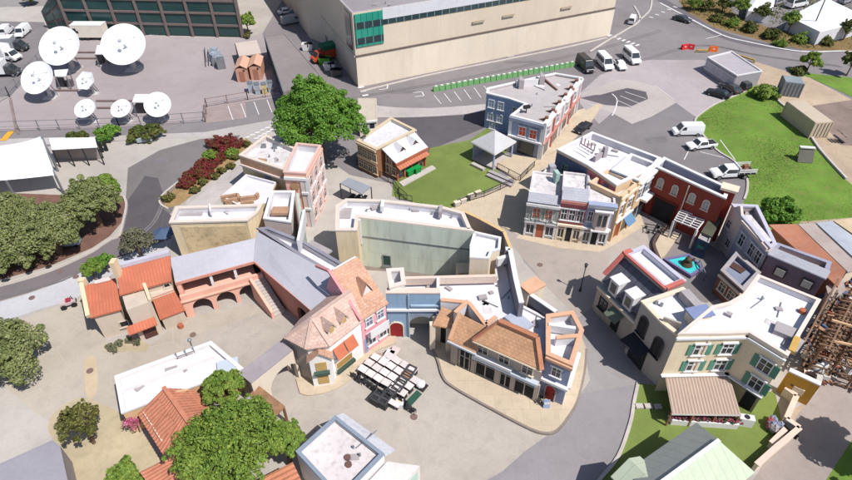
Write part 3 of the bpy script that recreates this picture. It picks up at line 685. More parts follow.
windows(t, FL, 0, .85, 1.2, uvs=[(FL.L*.27, 4.4), (FL.L*.72, 4.4), (FL.L*.27, 2.2), (FL.L*.72, 2.2), (FL.L*.4, .8)], fm=M_WHITE, gm=M('pale_shade', rgb(196,205,225), .6))
windows(t, FM, 0, .8, 1.1, uvs=[(FM.L*.5, 4.3)])
panel(t, FF, .0, FF.L, 0, hb-.1, m_blued, 'front_wall')
windows(t, FF, 0, .95, 1.35, 'hood', uvs=[(FF.L*.4, 4.0), (FF.L*.72, 4.0)], gm=m_orange, off=.04)
strip(t, FF, -.1, FF.L+.1, hb-.3, .5, .3, M('blue_cornice', rgb(160,168,190), .7)); strip(t, FF, 0, FF.L, 2.9, .25, .45, M_WHITE)
for q in (.03, .97): panel(t, FF, FF.L*q-.25, FF.L*q+.25, 0, hb-.5, M_WHITE, 'pilaster', .03, .14)
panel(t, FF, FF.L*.3, FF.L*.8, .3, 2.4, M_GLASS, 'shop_window', .03, .1)
panel(t, FR, 0, FR.L, 0, hb-.05, m_pinkw, 'street_front')
for k in range(5): panel(t, FR, FR.L*(k+.02)/4.2-.2, FR.L*(k+.02)/4.2+.2, 0, hb+.35, m_rose if k % 2 else M_WHITE, 'pilaster', .03, .3)
windows(t, FR, 0, 1.0, 1.5, 'hood', uvs=[(FR.L*q, 4.0) for q in (.12,.36,.6,.84)], gm=M('grey_glass', rgb(120,130,150), .2, .1, 1, 0, spec=.5), off=.04)
for q in (.12,.36,.6,.84): panel(t, FR, FR.L*q-1, FR.L*q+1, .3, 2.2, M_GLASS, 'shop_window', .04, .1)
strip(t, FR, 0, FR.L, 2.7, .3, .4, m_rose); strip(t, FR, 0, FR.L, hb-.2, .4, .35, M_WHITE)
for k in range(6):       # false-front braces
    q = FR.L*(.1+.16*k); mb = MB(); mb.bar(FR.p(q, hb+.2, -.1), FR.p(q, hb-.3, -1.4), .16); mb.box(FR.p(q, hb+.15, -.35), (.5, .5, .5), FR.rz); mb.build('brace', M('brown_timber', rgb(140,100,85), .8), t)
p = G3(527,84,hb); mb = MB(); mb.box((p[0], p[1], hb+.1), (3.6,.25,1.3), .15); mb.build('roof_screen', M_WHITE, t)
for x, y in ((520.5,85),(541,81)):
    q = G(x, y, hb); mb = MB(); mb.prism([(q[0]-.4,q[1]-.9),(q[0]+.4,q[1]-.9),(q[0]+.1,q[1]+.9),(q[0]-.1,q[1]+.9)], hb-.4, hb+1.2); mb.build('chimney', M_ROOFG, t)
mb = MB(); mb.bar(G3(541,76,hb), G3(557,90,hb-.2), .25); mb.build('beam', M('brown_timber', 0), t)
mb = MB(); q = G(526,113,hb-.3); mb.tube((q[0],q[1],hb-.4),(q[0],q[1],hb+.7),.08); mb.box((q[0],q[1],hb+.7),(1,.5,.4),.3); mb.build('roof_vent', M_DARKMETAL, t)
# porch strip of the same building: dark recessed ground floor
# ---- gazebo ------------------------------------------------------
hg = 2.9; c4 = [(471,142),(494.5,154.5),(516,141.5),(494,131)]
W4 = [Vector(G(x, y, hg)) for x, y in c4]; cc = sum(W4, Vector((0,0)))/4
t = thing('gazebo', 'open pavilion with a pale grey pyramid roof at the edge of the lawn', 'gazebo', cc)
m_gz = M('gazebo_roof', rgb(205,205,208), .7, .06, .5, .03, ('v', .3, .08, .9), stain=.2)
apex = Vector((cc.x, cc.y, hg+1.9)); mb = MB()
for k in range(4):
    a, b = W4[k], W4[(k+1) % 4]; mb.ext([Vector((a.x, a.y, hg)), Vector((b.x, b.y, hg)), apex], (0,0,.09))
mb.build('roof', m_gz, t)
mb = MB()
for k in range(4): a, b = W4[k], W4[(k+1) % 4]; mb.bar((a.x,a.y,hg-.08),(b.x,b.y,hg-.08),.12,.2)
mb.build('eave_beam', M_WHITE, t)
for k in range(4):
    a = cc.lerp(W4[k], .86); mb = MB(); mb.box((a.x,a.y,hg/2),(.22,.22,hg),.4); mb.build('post', m_blued, t)
a, b = cc.lerp(W4[3], .84), cc.lerp(W4[0], .84); mb = MB(); mb.bar((a.x,a.y,1.3),(b.x,b.y,1.3),.1,2.6); mb.build('back_wall', m_blued, t)
mb = MB(); mb.prism([tuple(cc.lerp(w, .92)) for w in W4], 0, .25); mb.build('floor', M_CONC, t)
mb = MB(); mb.prism(RG([(494,167),(512,156),(536,160),(533,168),(517,181)]), 0, .3); tag(mb.build('patio', g_walk), None, None, kind='structure')
for i, (x0,y0,x1,y1) in enumerate([(472,165,484,171),(487,176,512,187),(489,173,514,184)]):
    mb = MB(); A_, B_ = Vector(G(x0,y0)), Vector(G(x1,y1)); mb.bar((A_.x,A_.y,.22-.06*(i == 1)),(B_.x,B_.y,.22-.06*(i == 1)),.6,.4)
    tag(mb.build('stone_bench' if i == 0 else 'patio_step', M_CONC if i == 0 else M_ROOFG), ['short pale stone slab on the lawn left of the gazebo post','lower long grey step between the lawn and the patio railing','upper long grey step below the patio railing'][i], 'slab' if i == 0 else 'step')
def railing(name, label, px, h=1.0, mat=None, cat='railing', nb=True, group=None, post=1.6):
    w = RG(px); t = thing(name, label, cat, w[0], group); mb = MB(); pm = MB(); bm_ = MB()
    for a, b in zip(w, w[1:]):
        A_, B_ = Vector(a), Vector(b); L_ = (B_-A_).length; n = max(1, int(L_/post))
        mb.bar((*a, h), (*b, h), .06); mb.bar((*a, h*.15), (*b, h*.15), .05)
        for k in range(n+1): q = A_.lerp(B_, k/n); posts(t, [(q.x,q.y,h+.1)], .08, mat or M_DARKMETAL)
        if nb:
            m_ = int(L_/.22)
            for k in range(m_): q = A_.lerp(B_, k/m_); bm_.box((q.x,q.y,h*.55),(.025,.025,h*.85))
    mat = mat or M_DARKMETAL
    mb.build('rail', mat, t)
    if nb: bm_.build('balusters', mat, t)
    return t
railing('railing', 'dark metal railing along the front edge of the patio', [(497,169),(520,181),(534,167)])
railing('railing', 'dark metal railing along the path below the lawn corner', [(513,184),(500,190),(484,197),(470,201),(458,205)])
railing('railing', 'grey metal railing beside the brown house path', [(357,165),(372,172),(388,182),(393,184),(399,193),(407,200)])
railing('railing', 'dark railing at the foot of the lawn by the pale building', [(398,194),(400,200),(412,202)])
# ---- townhouse row ------------------------------------------------
m_tgrey = M('grey_green_paint', rgb(190,194,186), .8, .08, .6, .02, stain=.25, streak=True)
m_slate = M('slate_mansard', rgb(186,186,196), .7, .12, .6, .03, ('v', .35, .12, .8), stain=.35)
m_red = M('brick_red_paint', rgb(206,122,124), .85, .1, .6, .03, ('brick', .5, .16, .015, .9, .8), stain=.15)
m_bgrey = M('blue_grey_paint', rgb(172,182,210), .8, .07, .6, .02, stain=.2, streak=True)
m_peach = M('peach_stucco', rgb(238,206,170), .85, .08, .5, .03, stain=.2, streak=True)
m_awnb = M('blue_awning', rgb(110,150,190), .7, .06, 1, .02, ('u', .4, .5, .8))
def shop(t, F, u0, u1, zt, frame, doors=(.5,), off=.0):
    n = 3; w = (u1-u0)
    for k in range(n):
        a, b = u0+w*(k+.08)/n, u0+w*(k+.92)/n
        if k == 1 and doors: 
            mb = MB(); mb.box(F.p((a+b)/2, 1.15, off+.05), (min(1.0, b-a), .08, 2.1), F.rz); mb.build('door', frame[1], t)
        else:
            p = panel(t, F, a, b, .55, zt-.35, M_GLASS, 'shop_window', off+.01, off+.06)
            mb = MB(); mb.box(F.p((a+b)/2, .5, off+.08), (b-a+.1, .16, .12), F.rz); mb.box(F.p((a+b)/2, zt-.35, off+.08), (b-a+.1, .16, .12), F.rz)
            mb.box(F.p((a+b)/2, (zt+.2)/2, off+.07), (.07, .1, zt-.9), F.rz); mb.build('frame', frame[0], p)
    for k in range(n+1): panel(t, F, u0+w*k/n-.13, u0+w*k/n+.13, 0, zt-.05, frame[0], 'pilaster', off+.01, off+.16)
hT = 5.6
def townhouse(name, label, a, b, depth_px, wall, low, hT, style):
    A_, B_ = Vector(G(*a)), Vector(G(*b)); F = Fac(A_, B_); n = Vector((F.n.x, F.n.y)); D = -n*depth_px
    t = thing(name, label, 'townhouse', (A_+B_)/2)
    poly = [tuple(A_), tuple(B_), tuple(B_+D), tuple(A_+D)]
    block(t, None, hT, wall, M_ROOFD, None, par=.3, th=.25, world=poly)
    return t, F
# base corners of the three fronts
bA, bB, bC, bD = (523,234.5), (554,239), (579.5,242.5), (605,245.5)
t, F = townhouse('townhouse', 'grey-green townhouse with wrought balcony front and tall orange curtained windows, first of the row', bA, bB, 6.5, m_tgrey, None, 5.4, 0)
L_ = F.L; panel(t, F, 0, L_, 0, 2.4, M_WHITE, 'shopfront'); shop(t, F, .15, L_-.15, 2.3, (M_WHITE, m_terra), off=.05)
windows(t, F, 0, .8, 1.5, 'sash', uvs=[(L_*.32, 3.6), (L_*.7, 3.6)], gm=M('orange_curtain', rgb(214,120,84), .6), fm=M_WHITE)
strip(t, F, -.1, L_+.1, 2.5, .3, .5, M_WHITE); strip(t, F, -.1, L_+.1, 4.95, .35, .4, M_WHITE)
mb = MB()
for z in (2.75, 3.35): mb.bar(F.p(0, z, .5), F.p(L_, z, .5), .05)
for k in range(int(L_/.16)): mb.box(F.p(k*.16, 3.05, .5), (.03,.03,.6), F.rz)
for q in (0, .33, .66, 1): mb.bar(F.p(L_*q, 2.5, .5), F.p(L_*q, 4.9, .5), .07)
for q in (.1, .45, .55, .9): mb.bar(F.p(L_*q, 3.4, .5), F.p(L_*q+.2, 4.8, .5), .05); mb.bar(F.p(L_*q+.2, 3.4, .5), F.p(L_*q, 4.8, .5), .05)
mb.build('balcony_railing', M('grey_ironwork', rgb(120,128,124), .6), t)
mb = MB(); mb.ext([F.p(0, 5.3, .3), F.p(L_, 5.3, .3), F.p(L_, 5.85, -.9), F.p(0, 5.85, -.9)], (0,0,.1)); mb.build('mansard', m_slate, t)
t, F = townhouse('townhouse', 'red brick townhouse with three white framed windows and a slate mansard, middle of the row', bB, bC, 6.0, m_red, None, 6.2, 0)
L_ = F.L; panel(t, F, 0, L_, 0, 2.4, M_CREAM, 'shopfront'); shop(t, F, .15, L_-.15, 2.3, (M_CREAM, M_BLACK), off=.05)
windows(t, F, 0, .62, 1.5, 'hood', uvs=[(L_*q, 4.0) for q in (.2,.5,.8)])
strip(t, F, -.02, L_+.02, 2.5, .28, .35, M_CREAM); strip(t, F, -.02, L_+.02, 5.95, .35, .35, m_rose)
mb = MB(); mb.ext([F.p(.02, 6.15, .2), F.p(L_-.02, 6.15, .2), F.p(L_-.02, 6.85, -1.5), F.p(.02, 6.85, -1.5)], (0,0,.1)); mb.build('mansard', m_slate, t)
t, F = townhouse('townhouse', 'blue-grey townhouse with a pale two-storey bay window, at the end of the row', bC, bD, 6.0, m_bgrey, None, 6.3, 0)
L_ = F.L; panel(t, F, 0, L_, 0, 2.3, M_ROOFG, 'shopfront'); shop(t, F, .1, L_-.1, 2.25, (M_WHITE, M_BLACK), off=.05)
strip(t, F, -.02, L_+.15, 2.5, .25, .35, M_WHITE); strip(t, F, -.02, L_+.2, 5.95, .45, .5, M_WHITE); strip(t, F, -.02, L_+.2, 6.3, .16, .75, m_bgrey)
u = L_*.62; mb = MB(); q = [F.p(u-.95, 0, 0), F.p(u-.6, 0, .75), F.p(u+.6, 0, .75), F.p(u+.95, 0, 0)]; mb.prism([(x, y) for x, y, z in q], 2.6, 5.5); bay = mb.build('bay', m_pinkw, t)
for u_, o_ in ((u, .75),): 
    for q in (-.3, .3): 
        mb = MB(); mb.box(F.p(u+q, 4.2, .78), (.42,.05,1.6), F.rz); mb.build('pane', M_GLASS, bay)
strip(t, F, u-1.05, u+1.05, 5.5, .16, .9, M_WHITE); strip(t, F, u-1.05, u+1.05, 2.62, .16, .9, M_WHITE)
windows(t, F, 0, .5, 1.3, uvs=[(L_*.18, 4.2)])
# peach corner block behind the row, running back along the side street
hB = 7.2; rp = [(557,150),(592,132.5),(661,158.5),(654,167),(640,174.5),(616.5,186),(588,166)]
t = thing('corner_block', 'white-roofed block with a dark blue light well, joined to the back of the townhouses', 'building', cen(rp, hB))
m_dblue = M('dark_blue_wall', rgb(96,104,134), .85, .1, .5, .03, stain=.25)
Wc = block(t, rp, hB, m_peach, M_ROOFW, M_WHITE, par=.8, th=.35, cw=.04)
Wc = RG(rp, hB); Fi = Fac(Wc[0], Wc[6]); panel(t, Fi, .05, Fi.L, 0, hB-.35, m_dblue, 'well_wall')
windows(t, Fi, 0, .9, 1.3, uvs=[(Fi.L*.35, 5.2)], fm=M('teal_frame', rgb(110,150,150), .7), off=.04)
Fi2 = Fac(Wc[6], Wc[5]); panel(t, Fi2, 0, Fi2.L, 0, hB-.35, m_red, 'well_wall')
panel(t, Fi2, Fi2.L*.35, Fi2.L*.5, 4.2, 6.6, M('well_door_red', rgb(196,50,60), .7), 'door', .05, .1); panel(t, Fi2, Fi2.L*.62, Fi2.L*.78, 4.2, 6.6, m_dblue, 'door', .05, .1)
mb = MB()
for k in range(5):
    a = G3(581+3.2*k,143.5+1.9*k,hB-.5); mb.bar(a, (a[0],a[1],a[2]+1.0), .1)
mb.bar(G3(581,143.5,hB+.5), G3(594,151,hB+.5), .1); mb.bar(G3(581,143.5,hB), G3(594,151,hB), .1); mb.build('roof_rail', M('rust_brown', rgb(130,100,95), .8), t)
for x, y in ((605,151.5),): q = G(x,y,hB); mb = MB(); mb.box((q[0],q[1],hB-.1),(.5,.5,1.6),.3); mb.build('chimney', M_ROOFG, t)
mb = MB(); mb.bar(G3(594,160,hB-.5), G3(606,152,hB-.5), .35, 1.0); mb.build('parapet_wall', M_ROOFG, t)
# side fronts along the lane
S0, S1, S2, S3 = Vector(G(609,241)), Vector(G(626,227)), Vector(G(637,219)), Vector(G(644,209.5))
t = thing('street_house', 'peach plastered side front with a blue awning, round the corner from the townhouses', 'building', (S0+S1)/2)
F = Fac(S0, S1); n3 = Vector((F.n.x, F.n.y)); block(t, None, 6.6, m_peach, M_ROOFW, m_peach, par=.7, th=.3, world=[tuple(S0), tuple(S1), tuple(S1-n3*4.2), tuple(S0-n3*4.2)])
windows(t, F, 0, .8, 1.4, 'hood', uvs=[(F.L*q, 4.4) for q in (.2, .7)]); strip(t, F, 0, F.L, 2.9, .25, .35, M_WHITE); strip(t, F, 0, F.L, 6.3, .3, .3, M_CREAM)
for q in (.03, .45, .97): panel(t, F, F.L*q-.2, F.L*q+.2, 0, 6.9, M('ochre_pilaster', rgb(232,196,150), .8), 'pilaster', .01, .2)
mb = MB(); mb.ext([F.p(F.L*.5, 2.7, .05), F.p(F.L*.95, 2.7, .05), F.p(F.L*.95, 1.7, 1.1), F.p(F.L*.5, 1.7, 1.1)], (0,0,.06)); mb.build('awning', m_awnb, t)
panel(t, F, F.L*.08, F.L*.4, .1, 2.4, M('rust_door', rgb(170,90,60), .8), 'door'); panel(t, F, F.L*.52, F.L*.93, .3, 2.4, M_GLASS, 'shop_window')
t = thing('street_house', 'peach and blue painted side front between the awning front and the red hall', 'building', (S1+S3)/2)
F = Fac(S1, S3); n3 = Vector((F.n.x, F.n.y)); block(t, None, 7.0, M('bright_blue_paint', rgb(118,160,196), .8, .08, .6, .02, stain=.2, streak=True), M_ROOFW, M_WHITE, par=.7, th=.3, world=[tuple(S1), tuple(S3), tuple(S3-n3*3.6), tuple(S1-n3*3.6)])
panel(t, F, 0, F.L*.42, 0, 6.9, m_peach, 'peach_wall', .01, .06)
windows(t, F, 0, .8, 1.5, 'hood', uvs=[(F.L*.2, 4.7), (F.L*.6, 4.7), (F.L*.85, 4.7)], off=.06); strip(t, F, F.L*.42, F.L, 3.2, .3, .9, M_WHITE); strip(t, F, 0, F.L, 6.6, .3, .5, M_WHITE)
panel(t, F, F.L*.5, F.L*.92, .2, 2.6, M_GLASS, 'shop_window', .02, .07); panel(t, F, F.L*.08, F.L*.36, .2, 2.5, M_GLASS, 'shop_window', .07, .12)
# rooftop bits behind the grey townhouse
t = thing('lean_to', 'white roofed annex with a green-tinged chimney behind the grey-green townhouse', 'annex', G(545,200))
q0 = [(533,187),(546,168),(556,170),(562,187),(556,199)]
block(t, q0, 5.0, m_tgrey, M_ROOFD, None, par=.5, th=.25)
q = G(556,178,5.6); mb = MB(); mb.box((q[0],q[1],5.6),(.5,1.0,1.9),.2); mb.build('chimney', M('verdigris_plaster', rgb(176,206,196), .85, .15, .8, .03, stain=.4), t)
q = G(552,168,5.2); mb = MB(); mb.box((q[0],q[1],5.2),(.8,.8,.9),.2); mb.build('roof_unit', m_slate, t)
# ---- red hall -----------------------------------------------------
m_redw = M('oxide_red_stucco', rgb(162,74,60), .88, .1, .5, .05, stain=.25, streak=True)
hR = 6.9
rp = [(654.5,166.5),(664,158),(729,188.5),(725.5,199)]
t = thing('red_hall', 'dark red hall front with four white arched windows and a big dark doorway', 'building', cen(rp, hR))
Wr = RG(rp, hR); block(t, rp, hR, m_redw, M_ROOFG, M_WHITE, par=1.1, th=.3, lining=M('grey_parapet', rgb(170,172,190), .85, .06, .5, .02))
F = Fac(Wr[0], Wr[3]); windows(t, F, [(660.5,183),(675,190),(692,198),(706,205)], .62, 1.25, 'arch', fm=M_CREAM, gm=M('pale_sash', rgb(190,190,190), .5))
u, _ = F.uv(663,205); panel(t, F, u-1.2, u+1.6, .02, 3.1, M_BLACK, 'doorway', .01, .05)
mb = MB(); mb.bar(F.p(u-1.3, 0, .05), F.p(u-1.3, 3.2, .05), .2); mb.bar(F.p(u+1.7, 0, .05), F.p(u+1.7, 3.2, .05), .2); mb.bar(F.p(u-1.4, 3.2, .05), F.p(u+1.8, 3.2, .05), .2); mb.build('door_frame', M('dark_red_trim', rgb(120,48,40), .8), t)
u, _ = F.uv(686,196); mb = MB(); mb.tube(F.p(u, 0, .12), F.p(u, hR-.3, .12), .09); mb.build('downpipe', M_CREAM, t)
q = G(730,188,hR+.6); t2 = thing('gate_pier', 'red pier with a cream cap at the end of the dark red hall', 'pier', q)
mb = MB(); mb.box((q[0],q[1],3.7),(1.5,1.1,7.4),-.55); mb.build('pier_body', m_redw, t2)
mb = MB(); mb.box((q[0],q[1],7.5),(1.9,1.4,.3),-.55); mb.build('cap', M_CREAM, t2)
# pergola
t = thing('pergola', 'white slatted pergola in front of the dark red hall', 'pergola', G(690,228))
w4 = [G(682,207,2.9), G(709,215,2.9), G(697,230,2.9), G(674,221,2.9)]
for p in w4: mb = MB(); mb.box((p[0],p[1],1.45),(.24,.24,2.9),.4); mb.build('post', M_WHITE, t)
a, b, c, d = map(Vector, w4); mb = MB()
for k in range(8): p, q = a.lerp(d, k/7), b.lerp(c, k/7); mb.bar((p.x,p.y,3.05),(q.x,q.y,3.05),.13,.12)
mb.build('slats', M_WHITE, t); mb = MB()
for k in range(4): p, q = a.lerp(b, k/3), d.lerp(c, k/3); mb.bar((p.x,p.y,2.92),(q.x,q.y,2.92),.12,.14)
mb.build('beams', M_WHITE, t)
# mossy low roof + dark blue kiosk beside
t = thing('mossy_shed', 'small shed with a dark mossy sloping roof between the red hall and the grey house', 'shed', G(712,232))
rf = [G3(701,232,2.8), G3(712,237,2.8), G3(728,209,4.0), G3(718,205,4.0)]
mb = MB(); slab(mb, rf, .15); mb.build('roof', M('mossy_roof', rgb(92,92,78), .95, .25, .6, .1, stain=.5, stain_col=(.05,.07,.02)), t)
mb = MB(); mb.prism(inset([p[:2] for p in rf] if area([p[:2] for p in rf]) > 0 else [p[:2] for p in rf][::-1], .2), 0, 2.6); mb.build('wall', M_ROOFG, t)
t = thing('blue_kiosk', 'small dark blue kiosk in the shade below the grey house', 'kiosk', G(708,246))
block(t, [(698,238),(704,226),(714,230),(709,243)], 2.6, M('dark_blue_paint', rgb(60,84,116), .8), M_ROOFG, None, par=.2, th=.15)
F_ = Fac(G(698,238,2.6), G(709,243,2.6)); panel(t, F_, F_.L*.2, F_.L*.8, 1.0, 2.1, M_GLASS, 'hatch')
# ---- grey gabled house --------------------------------------------
m_gsid = M('grey_siding', rgb(182,182,198), .8, .07, .5, .03, ('v', .22, .12, .78), stain=.2)
m_lav = M('lavender_plaster', rgb(226,210,202), .85, .08, .4, .03, stain=.25, streak=True)
hG = 5.8; rp = [(732,205),(757,206),(776,245),(770,248),(744,219.5)]
t = thing('grey_house', 'grey sided house with a lavender end wall and white windows, beside the grassy slope', 'house', cen(rp, hG))
Wg = RG(rp, hG); block(t, rp, hG, m_lav, M_ROOFG, M('pale_lavender_cap', rgb(206,204,220), .7, .05, 1, .02), par=.7, th=.28)
F = Fac(Wg[4], Wg[3]); panel(t, F, 0, F.L, 0, hG-.05, m_gsid, 'siding'); windows(t, F, [(742.5,240),(752,250),(758.5,257)], .8, 1.5, 'hood', off=.04)
strip(t, F, 0, F.L, hG-.25, .4, .35, m_lav)
F2 = Fac(Wg[0], Wg[4]); windows(t, F2, 0, .7, 1.0, uvs=[(F2.L*.3, 3.6), (F2.L*.7, 1.6)], fm=m_lav)
mb = MB(); mb.ext([F2.p(F2.L*.1, hG-.2, .05), F2.p(F2.L*.9, hG-.2, .05), F2.p(F2.L*.5, hG+.9, .05)], Vector((F2.n.x, F2.n.y, 0))*-.3); mb.build('gable', m_lav, t)
q = G(751,216,hG-.5); mb = MB(); mb.bar(G3(746,216,hG), G3(767,242,hG), 1.1, .25); mb.build('roof_strip', M_ROOFD, t)
for x, y in ((742,212),(756,222),(759,231)): q = G(x,y,hG); mb = MB(); mb.box((q[0],q[1],hG-.2),(.5,.5,.6),.3); mb.build('roof_vent', M_DARKMETAL, t)
# ---- small gabled brick house --------------------------------------
hS = 3.2; rp = [(736,253),(760,273),(743,291),(721,271)]
m_dbr = M('dull_brick', rgb(150,104,94), .9, .12, .6, .04, ('brick', .5, .17, .02, .85, .75), stain=.25)
t = thing('brick_house', 'small brick house with a grey parapet roof and a dark hatch, below the grey house', 'house', cen(rp, hS))
Ws = RG(rp, hS); block(t, rp, hS, m_dbr, M('blue_grey_roof', rgb(140,146,168), .8, .08, .4, .03), M_ROOFG, par=.45, th=.3)
F = Fac(Ws[3], Ws[2]); windows(t, F, 0, .8, 1.1, uvs=[(F.L*.3, 1.6), (F.L*.7, 1.6)], fm=M_CREAM); strip(t, F, 0, F.L, 2.7, .25, .25, M_CREAM)
q = G(738,265,hS); mb = MB(); mb.box((q[0],q[1],hS-.45),(1.0,1.6,.25),.6); mb.build('roof_hatch', M('brown_hatch', rgb(90,64,58), .8), t)
# ---- purple mansard house ------------------------------------------
m_purp = M('purple_shingle', rgb(140,122,136), .85, .1, .6, .04, ('v', .24, .12, .8), stain=.2)
hP = 5.0; rp = [(777.5,244),(830.5,263),(825,279),(768.5,255)]
t = thing('purple_house', 'dull purple house with two pale square dormer windows and an orange end wall', 'house', cen(rp, hP))
Wp = RG(rp, hP); block(t, rp, hP, m_purp, M('pinkish_roof', rgb(196,180,178), .85, .1, .4, .03, stain=.4), M('lavender_coping', rgb(170,168,188), .75), par=.55, th=.3)
F = Fac(Wp[3], Wp[2]); mb = MB(); mb.ext([F.p(-.1, 5.0, .12), F.p(F.L+.1, 5.0, .12), F.p(F.L+.1, 5.4, -1.0), F.p(-.1, 5.4, -1.0)], (0,0,.1)); mb.build('mansard_band', m_slate, t)
for q in (.31, .79):
    u = F.L*q; mb = MB(); mb.box(F.p(u, 3.6, .1), (1.15,.2,1.15), F.rz); w_ = mb.build('window', M_DARKMETAL, t)
    mb = MB(); mb.box(F.p(u, 3.6, .22), (.9,.04,.9), F.rz); mb.build('pane', M('frosted_pane', rgb(216,214,206), .4, .06, 2, 0), w_)
F3 = Fac(Wp[2], Wp[1], True); F3 = Fac(Wp[2], Wp[1]); panel(t, F3, 0, F3.L, 0, hP-.1, M('orange_plaster', rgb(214,140,90), .85, .1, .5, .03), 'end_wall')
# ---- shuttered block (large white roof) -----------------------------
m_sh = M('pale_yellow_stucco', rgb(236,218,188,.84), .88, .07, .5, .04, ('brick', 1.1, .55, .03, .97, .9), stain=.2, streak=True)
m_shut = M('green_shutter', rgb(104,158,136), .65, .1, 1, .02)
m_lgrey = M('grey_stucco', rgb(186,176,168), .88, .1, .4, .04, stain=.35, streak=True)
M_ROOFB = M('bright_white_roof', rgb(240,238,244,.76), .7, .05, .32, .02, ('brick', 7, 1.8, .02, .985, .95), stain=.2, stain_col=(.5,.48,.48))
hM = 8.1; rp = [(678.5,334.5),(722,334),(748.5,333),(787,356.5),(820,300.5),(758,275.5),(743,295),(729,303),(712,307)]
t = thing('shuttered_block', 'large pale yellow block with green shutters and a wide bright white roof', 'building', cen(rp, hM))
Wm = RG(rp, hM); block(t, rp, hM, m_sh, M_ROOFB, M('peach_coping', rgb(240,224,214), .75, .05, .8, .02), par=.55, th=.22, cw=.06)
F = Fac(Wm[0], Wm[2]); F2 = Fac(Wm[2], Wm[3])
windows(t, F, [(699.5,349.5),(727,348.5),(692.5,365.5),(720,364.5)], .95, 1.3, 'hood', shut=m_shut)
windows(t, F2, [(765,366),(756,383.5)], 1.0, 1.35, 'hood', shut=m_shut)
for Fx in (F, F2): strip(t, Fx, -.1, Fx.L+.1, hM-.45, .22, .22, M_WHITE); strip(t, Fx, -.1, Fx.L+.1, 2.42, .2, .25, M('dark_green_ledge', rgb(96,112,112), .7)); strip(t, Fx, -.1, Fx.L+.1, 2.58, .12, .34, M_WHITE)
panel(t, F, F.L*.46, F.L*.49, 0, hM-.3, M_CREAM, 'pilaster', .01, .12)
u, _ = F2.uv(747,402); mb = MB(); mb.box(F2.p(max(u,1.0), 1.1, .03), (1.0,.06,2.1), F2.rz); mb.build('door', M_BLACK, t)
panel(t, F2, 0, F2.L, 0, 2.3, M('tan_low_wall', rgb(196,174,142), .88, .1, .5, .04, stain=.3), 'lower_wall', .004, .025)
mb = MB(); mb.bar(G3(774,328,hM-.4), G3(799,338,hM-.4), 1.3, .7); mb.build('roof_duct', M_ROOFG, t)
q = G(802,312,hM-.5); mb = MB(); mb.tube((q[0],q[1],hM-.9),(q[0],q[1],hM-.2),.3); mb.build('roof_vent', m_terra, t)
mb = MB(); mb.bar(G3(789,349,hM-.5), G3(797,338,hM-.5), 1.2, .3); mb.build('roof_pad', M_ROOFG, t)
mb = MB(); F4 = Fac(Wm[4], Wm[3]); mb.bar(G3(797,338,hM+.1), G3(791,352,hM+.1), .5, .35); mb.build('yellow_cap', M('yellow_board', rgb(216,176,96), .8), t)
# lower left part of the same block: grey wall towards the street
hL = 7.2; rp = [(641.5,302),(683,288.5),(712,314),(704,336),(679,337),(662,323.5)]
t = thing('grey_corner_house', 'grey stucco corner house with arched side doors, left of the green shutters', 'building', cen(rp, hL))
Wl = RG(rp, hL); block(t, rp, hL, m_lgrey, M_ROOFB, M_CREAM, par=.3, th=.3)
F = Fac(Wl[0], Wl[5]); windows(t, F, [(643,326),(657,347)], .9, 2.2, 'arch', fm=M_DARKMETAL, gm=M_BLACK)
u0 = F.uv(636,356)[0]; panel(t, F, F.L*.15, F.L*.9, .02, 3.0, M_BLACK, 'doorway', .01, .05)
mb = MB(); mb.ext([F.p(F.L*.1, 3.3, .02), F.p(F.L*.98, 3.3, .02), F.p(F.L*.98, 2.8, 1.5), F.p(F.L*.1, 2.8, 1.5)], (0,0,.06)); mb.build('awning', M('black_canvas', (.02,.02,.025), .8), t)
q = G(697,319,hL); mb = MB(); mb.box((*q, hL+.2), (1.9,1.1,1.3), .25); sk = mb.build('roof_house', M_CREAM, t)
mb = MB(); mb.box((*q, hL+.93), (2.2,1.4,.12), .25); mb.build('roof_house_roof', M('blue_metal', rgb(140,152,190), .5, .05, .6, .02), sk)
mb = MB(); mb.bar(G3(683,293,hL+.2), G3(699,310,hL+.2), .9, .9); mb.build('parapet_wall', M_ROOFG, t)
mb = MB(); mb.box((*G(670,326,hL-.2), hL-.6), (1.5,.2,2.4), -.5); mb.build('slope_panel', m_lgrey, t)
for x, y in ((656,304),(661,306),(688,312),(717,322)): q = G(x,y,hL-.3); mb = MB(); mb.tube((q[0],q[1],hL-.6),(q[0],q[1],hL+.05),.16); mb.build('roof_vent', M_STEEL, t)
# ---- street wing ----------------------------------------------------
m_tile_red = M('red_coping', rgb(206,118,108), .8, .12, .8, .04)
hW = 6.2
T0, T1 = Vector(G(592,309)), Vector(G(628,346)); F = Fac(T0, T1); n2 = Vector((F.n.x, F.n.y)); 
t = thing('terrace_building', 'grey street building with a dark terrace, two white dormers and red copings', 'building', (T0+T1)/2-n2*2)
Lw = F.L
mb = MB(); mb.prism([tuple(T0), tuple(T1), tuple(T1-n2*5), tuple(T0-n2*5)], 0, 3.5); mb.build('ground_floor', m_lgrey, t)
b0, b1 = T0-n2*2.6, T1-n2*2.6
block(t, None, 7.0, m_lgrey, M_ROOFB, M('pale_lavender_cap', 0), par=.5, th=.3, world=[tuple(b0), tuple(b1), tuple(T1-n2*5.1), tuple(T0-n2*5.1)])
Fb = Fac(b0, b1)
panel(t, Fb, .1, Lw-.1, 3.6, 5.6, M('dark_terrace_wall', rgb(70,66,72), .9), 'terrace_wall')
mb = MB()
mb.ext([F.p(0, 4.1, -.3), F.p(Lw, 4.1, -.3), F.p(Lw, 6.4, -2.5), F.p(0, 6.4, -2.5)], (0,0,.1)); mb.build('terrace_roof', M('dark_grey_sheet', rgb(104,104,116), .6, .2, .5, .03, ('u', .9, .12, .6), stain=.5), t)
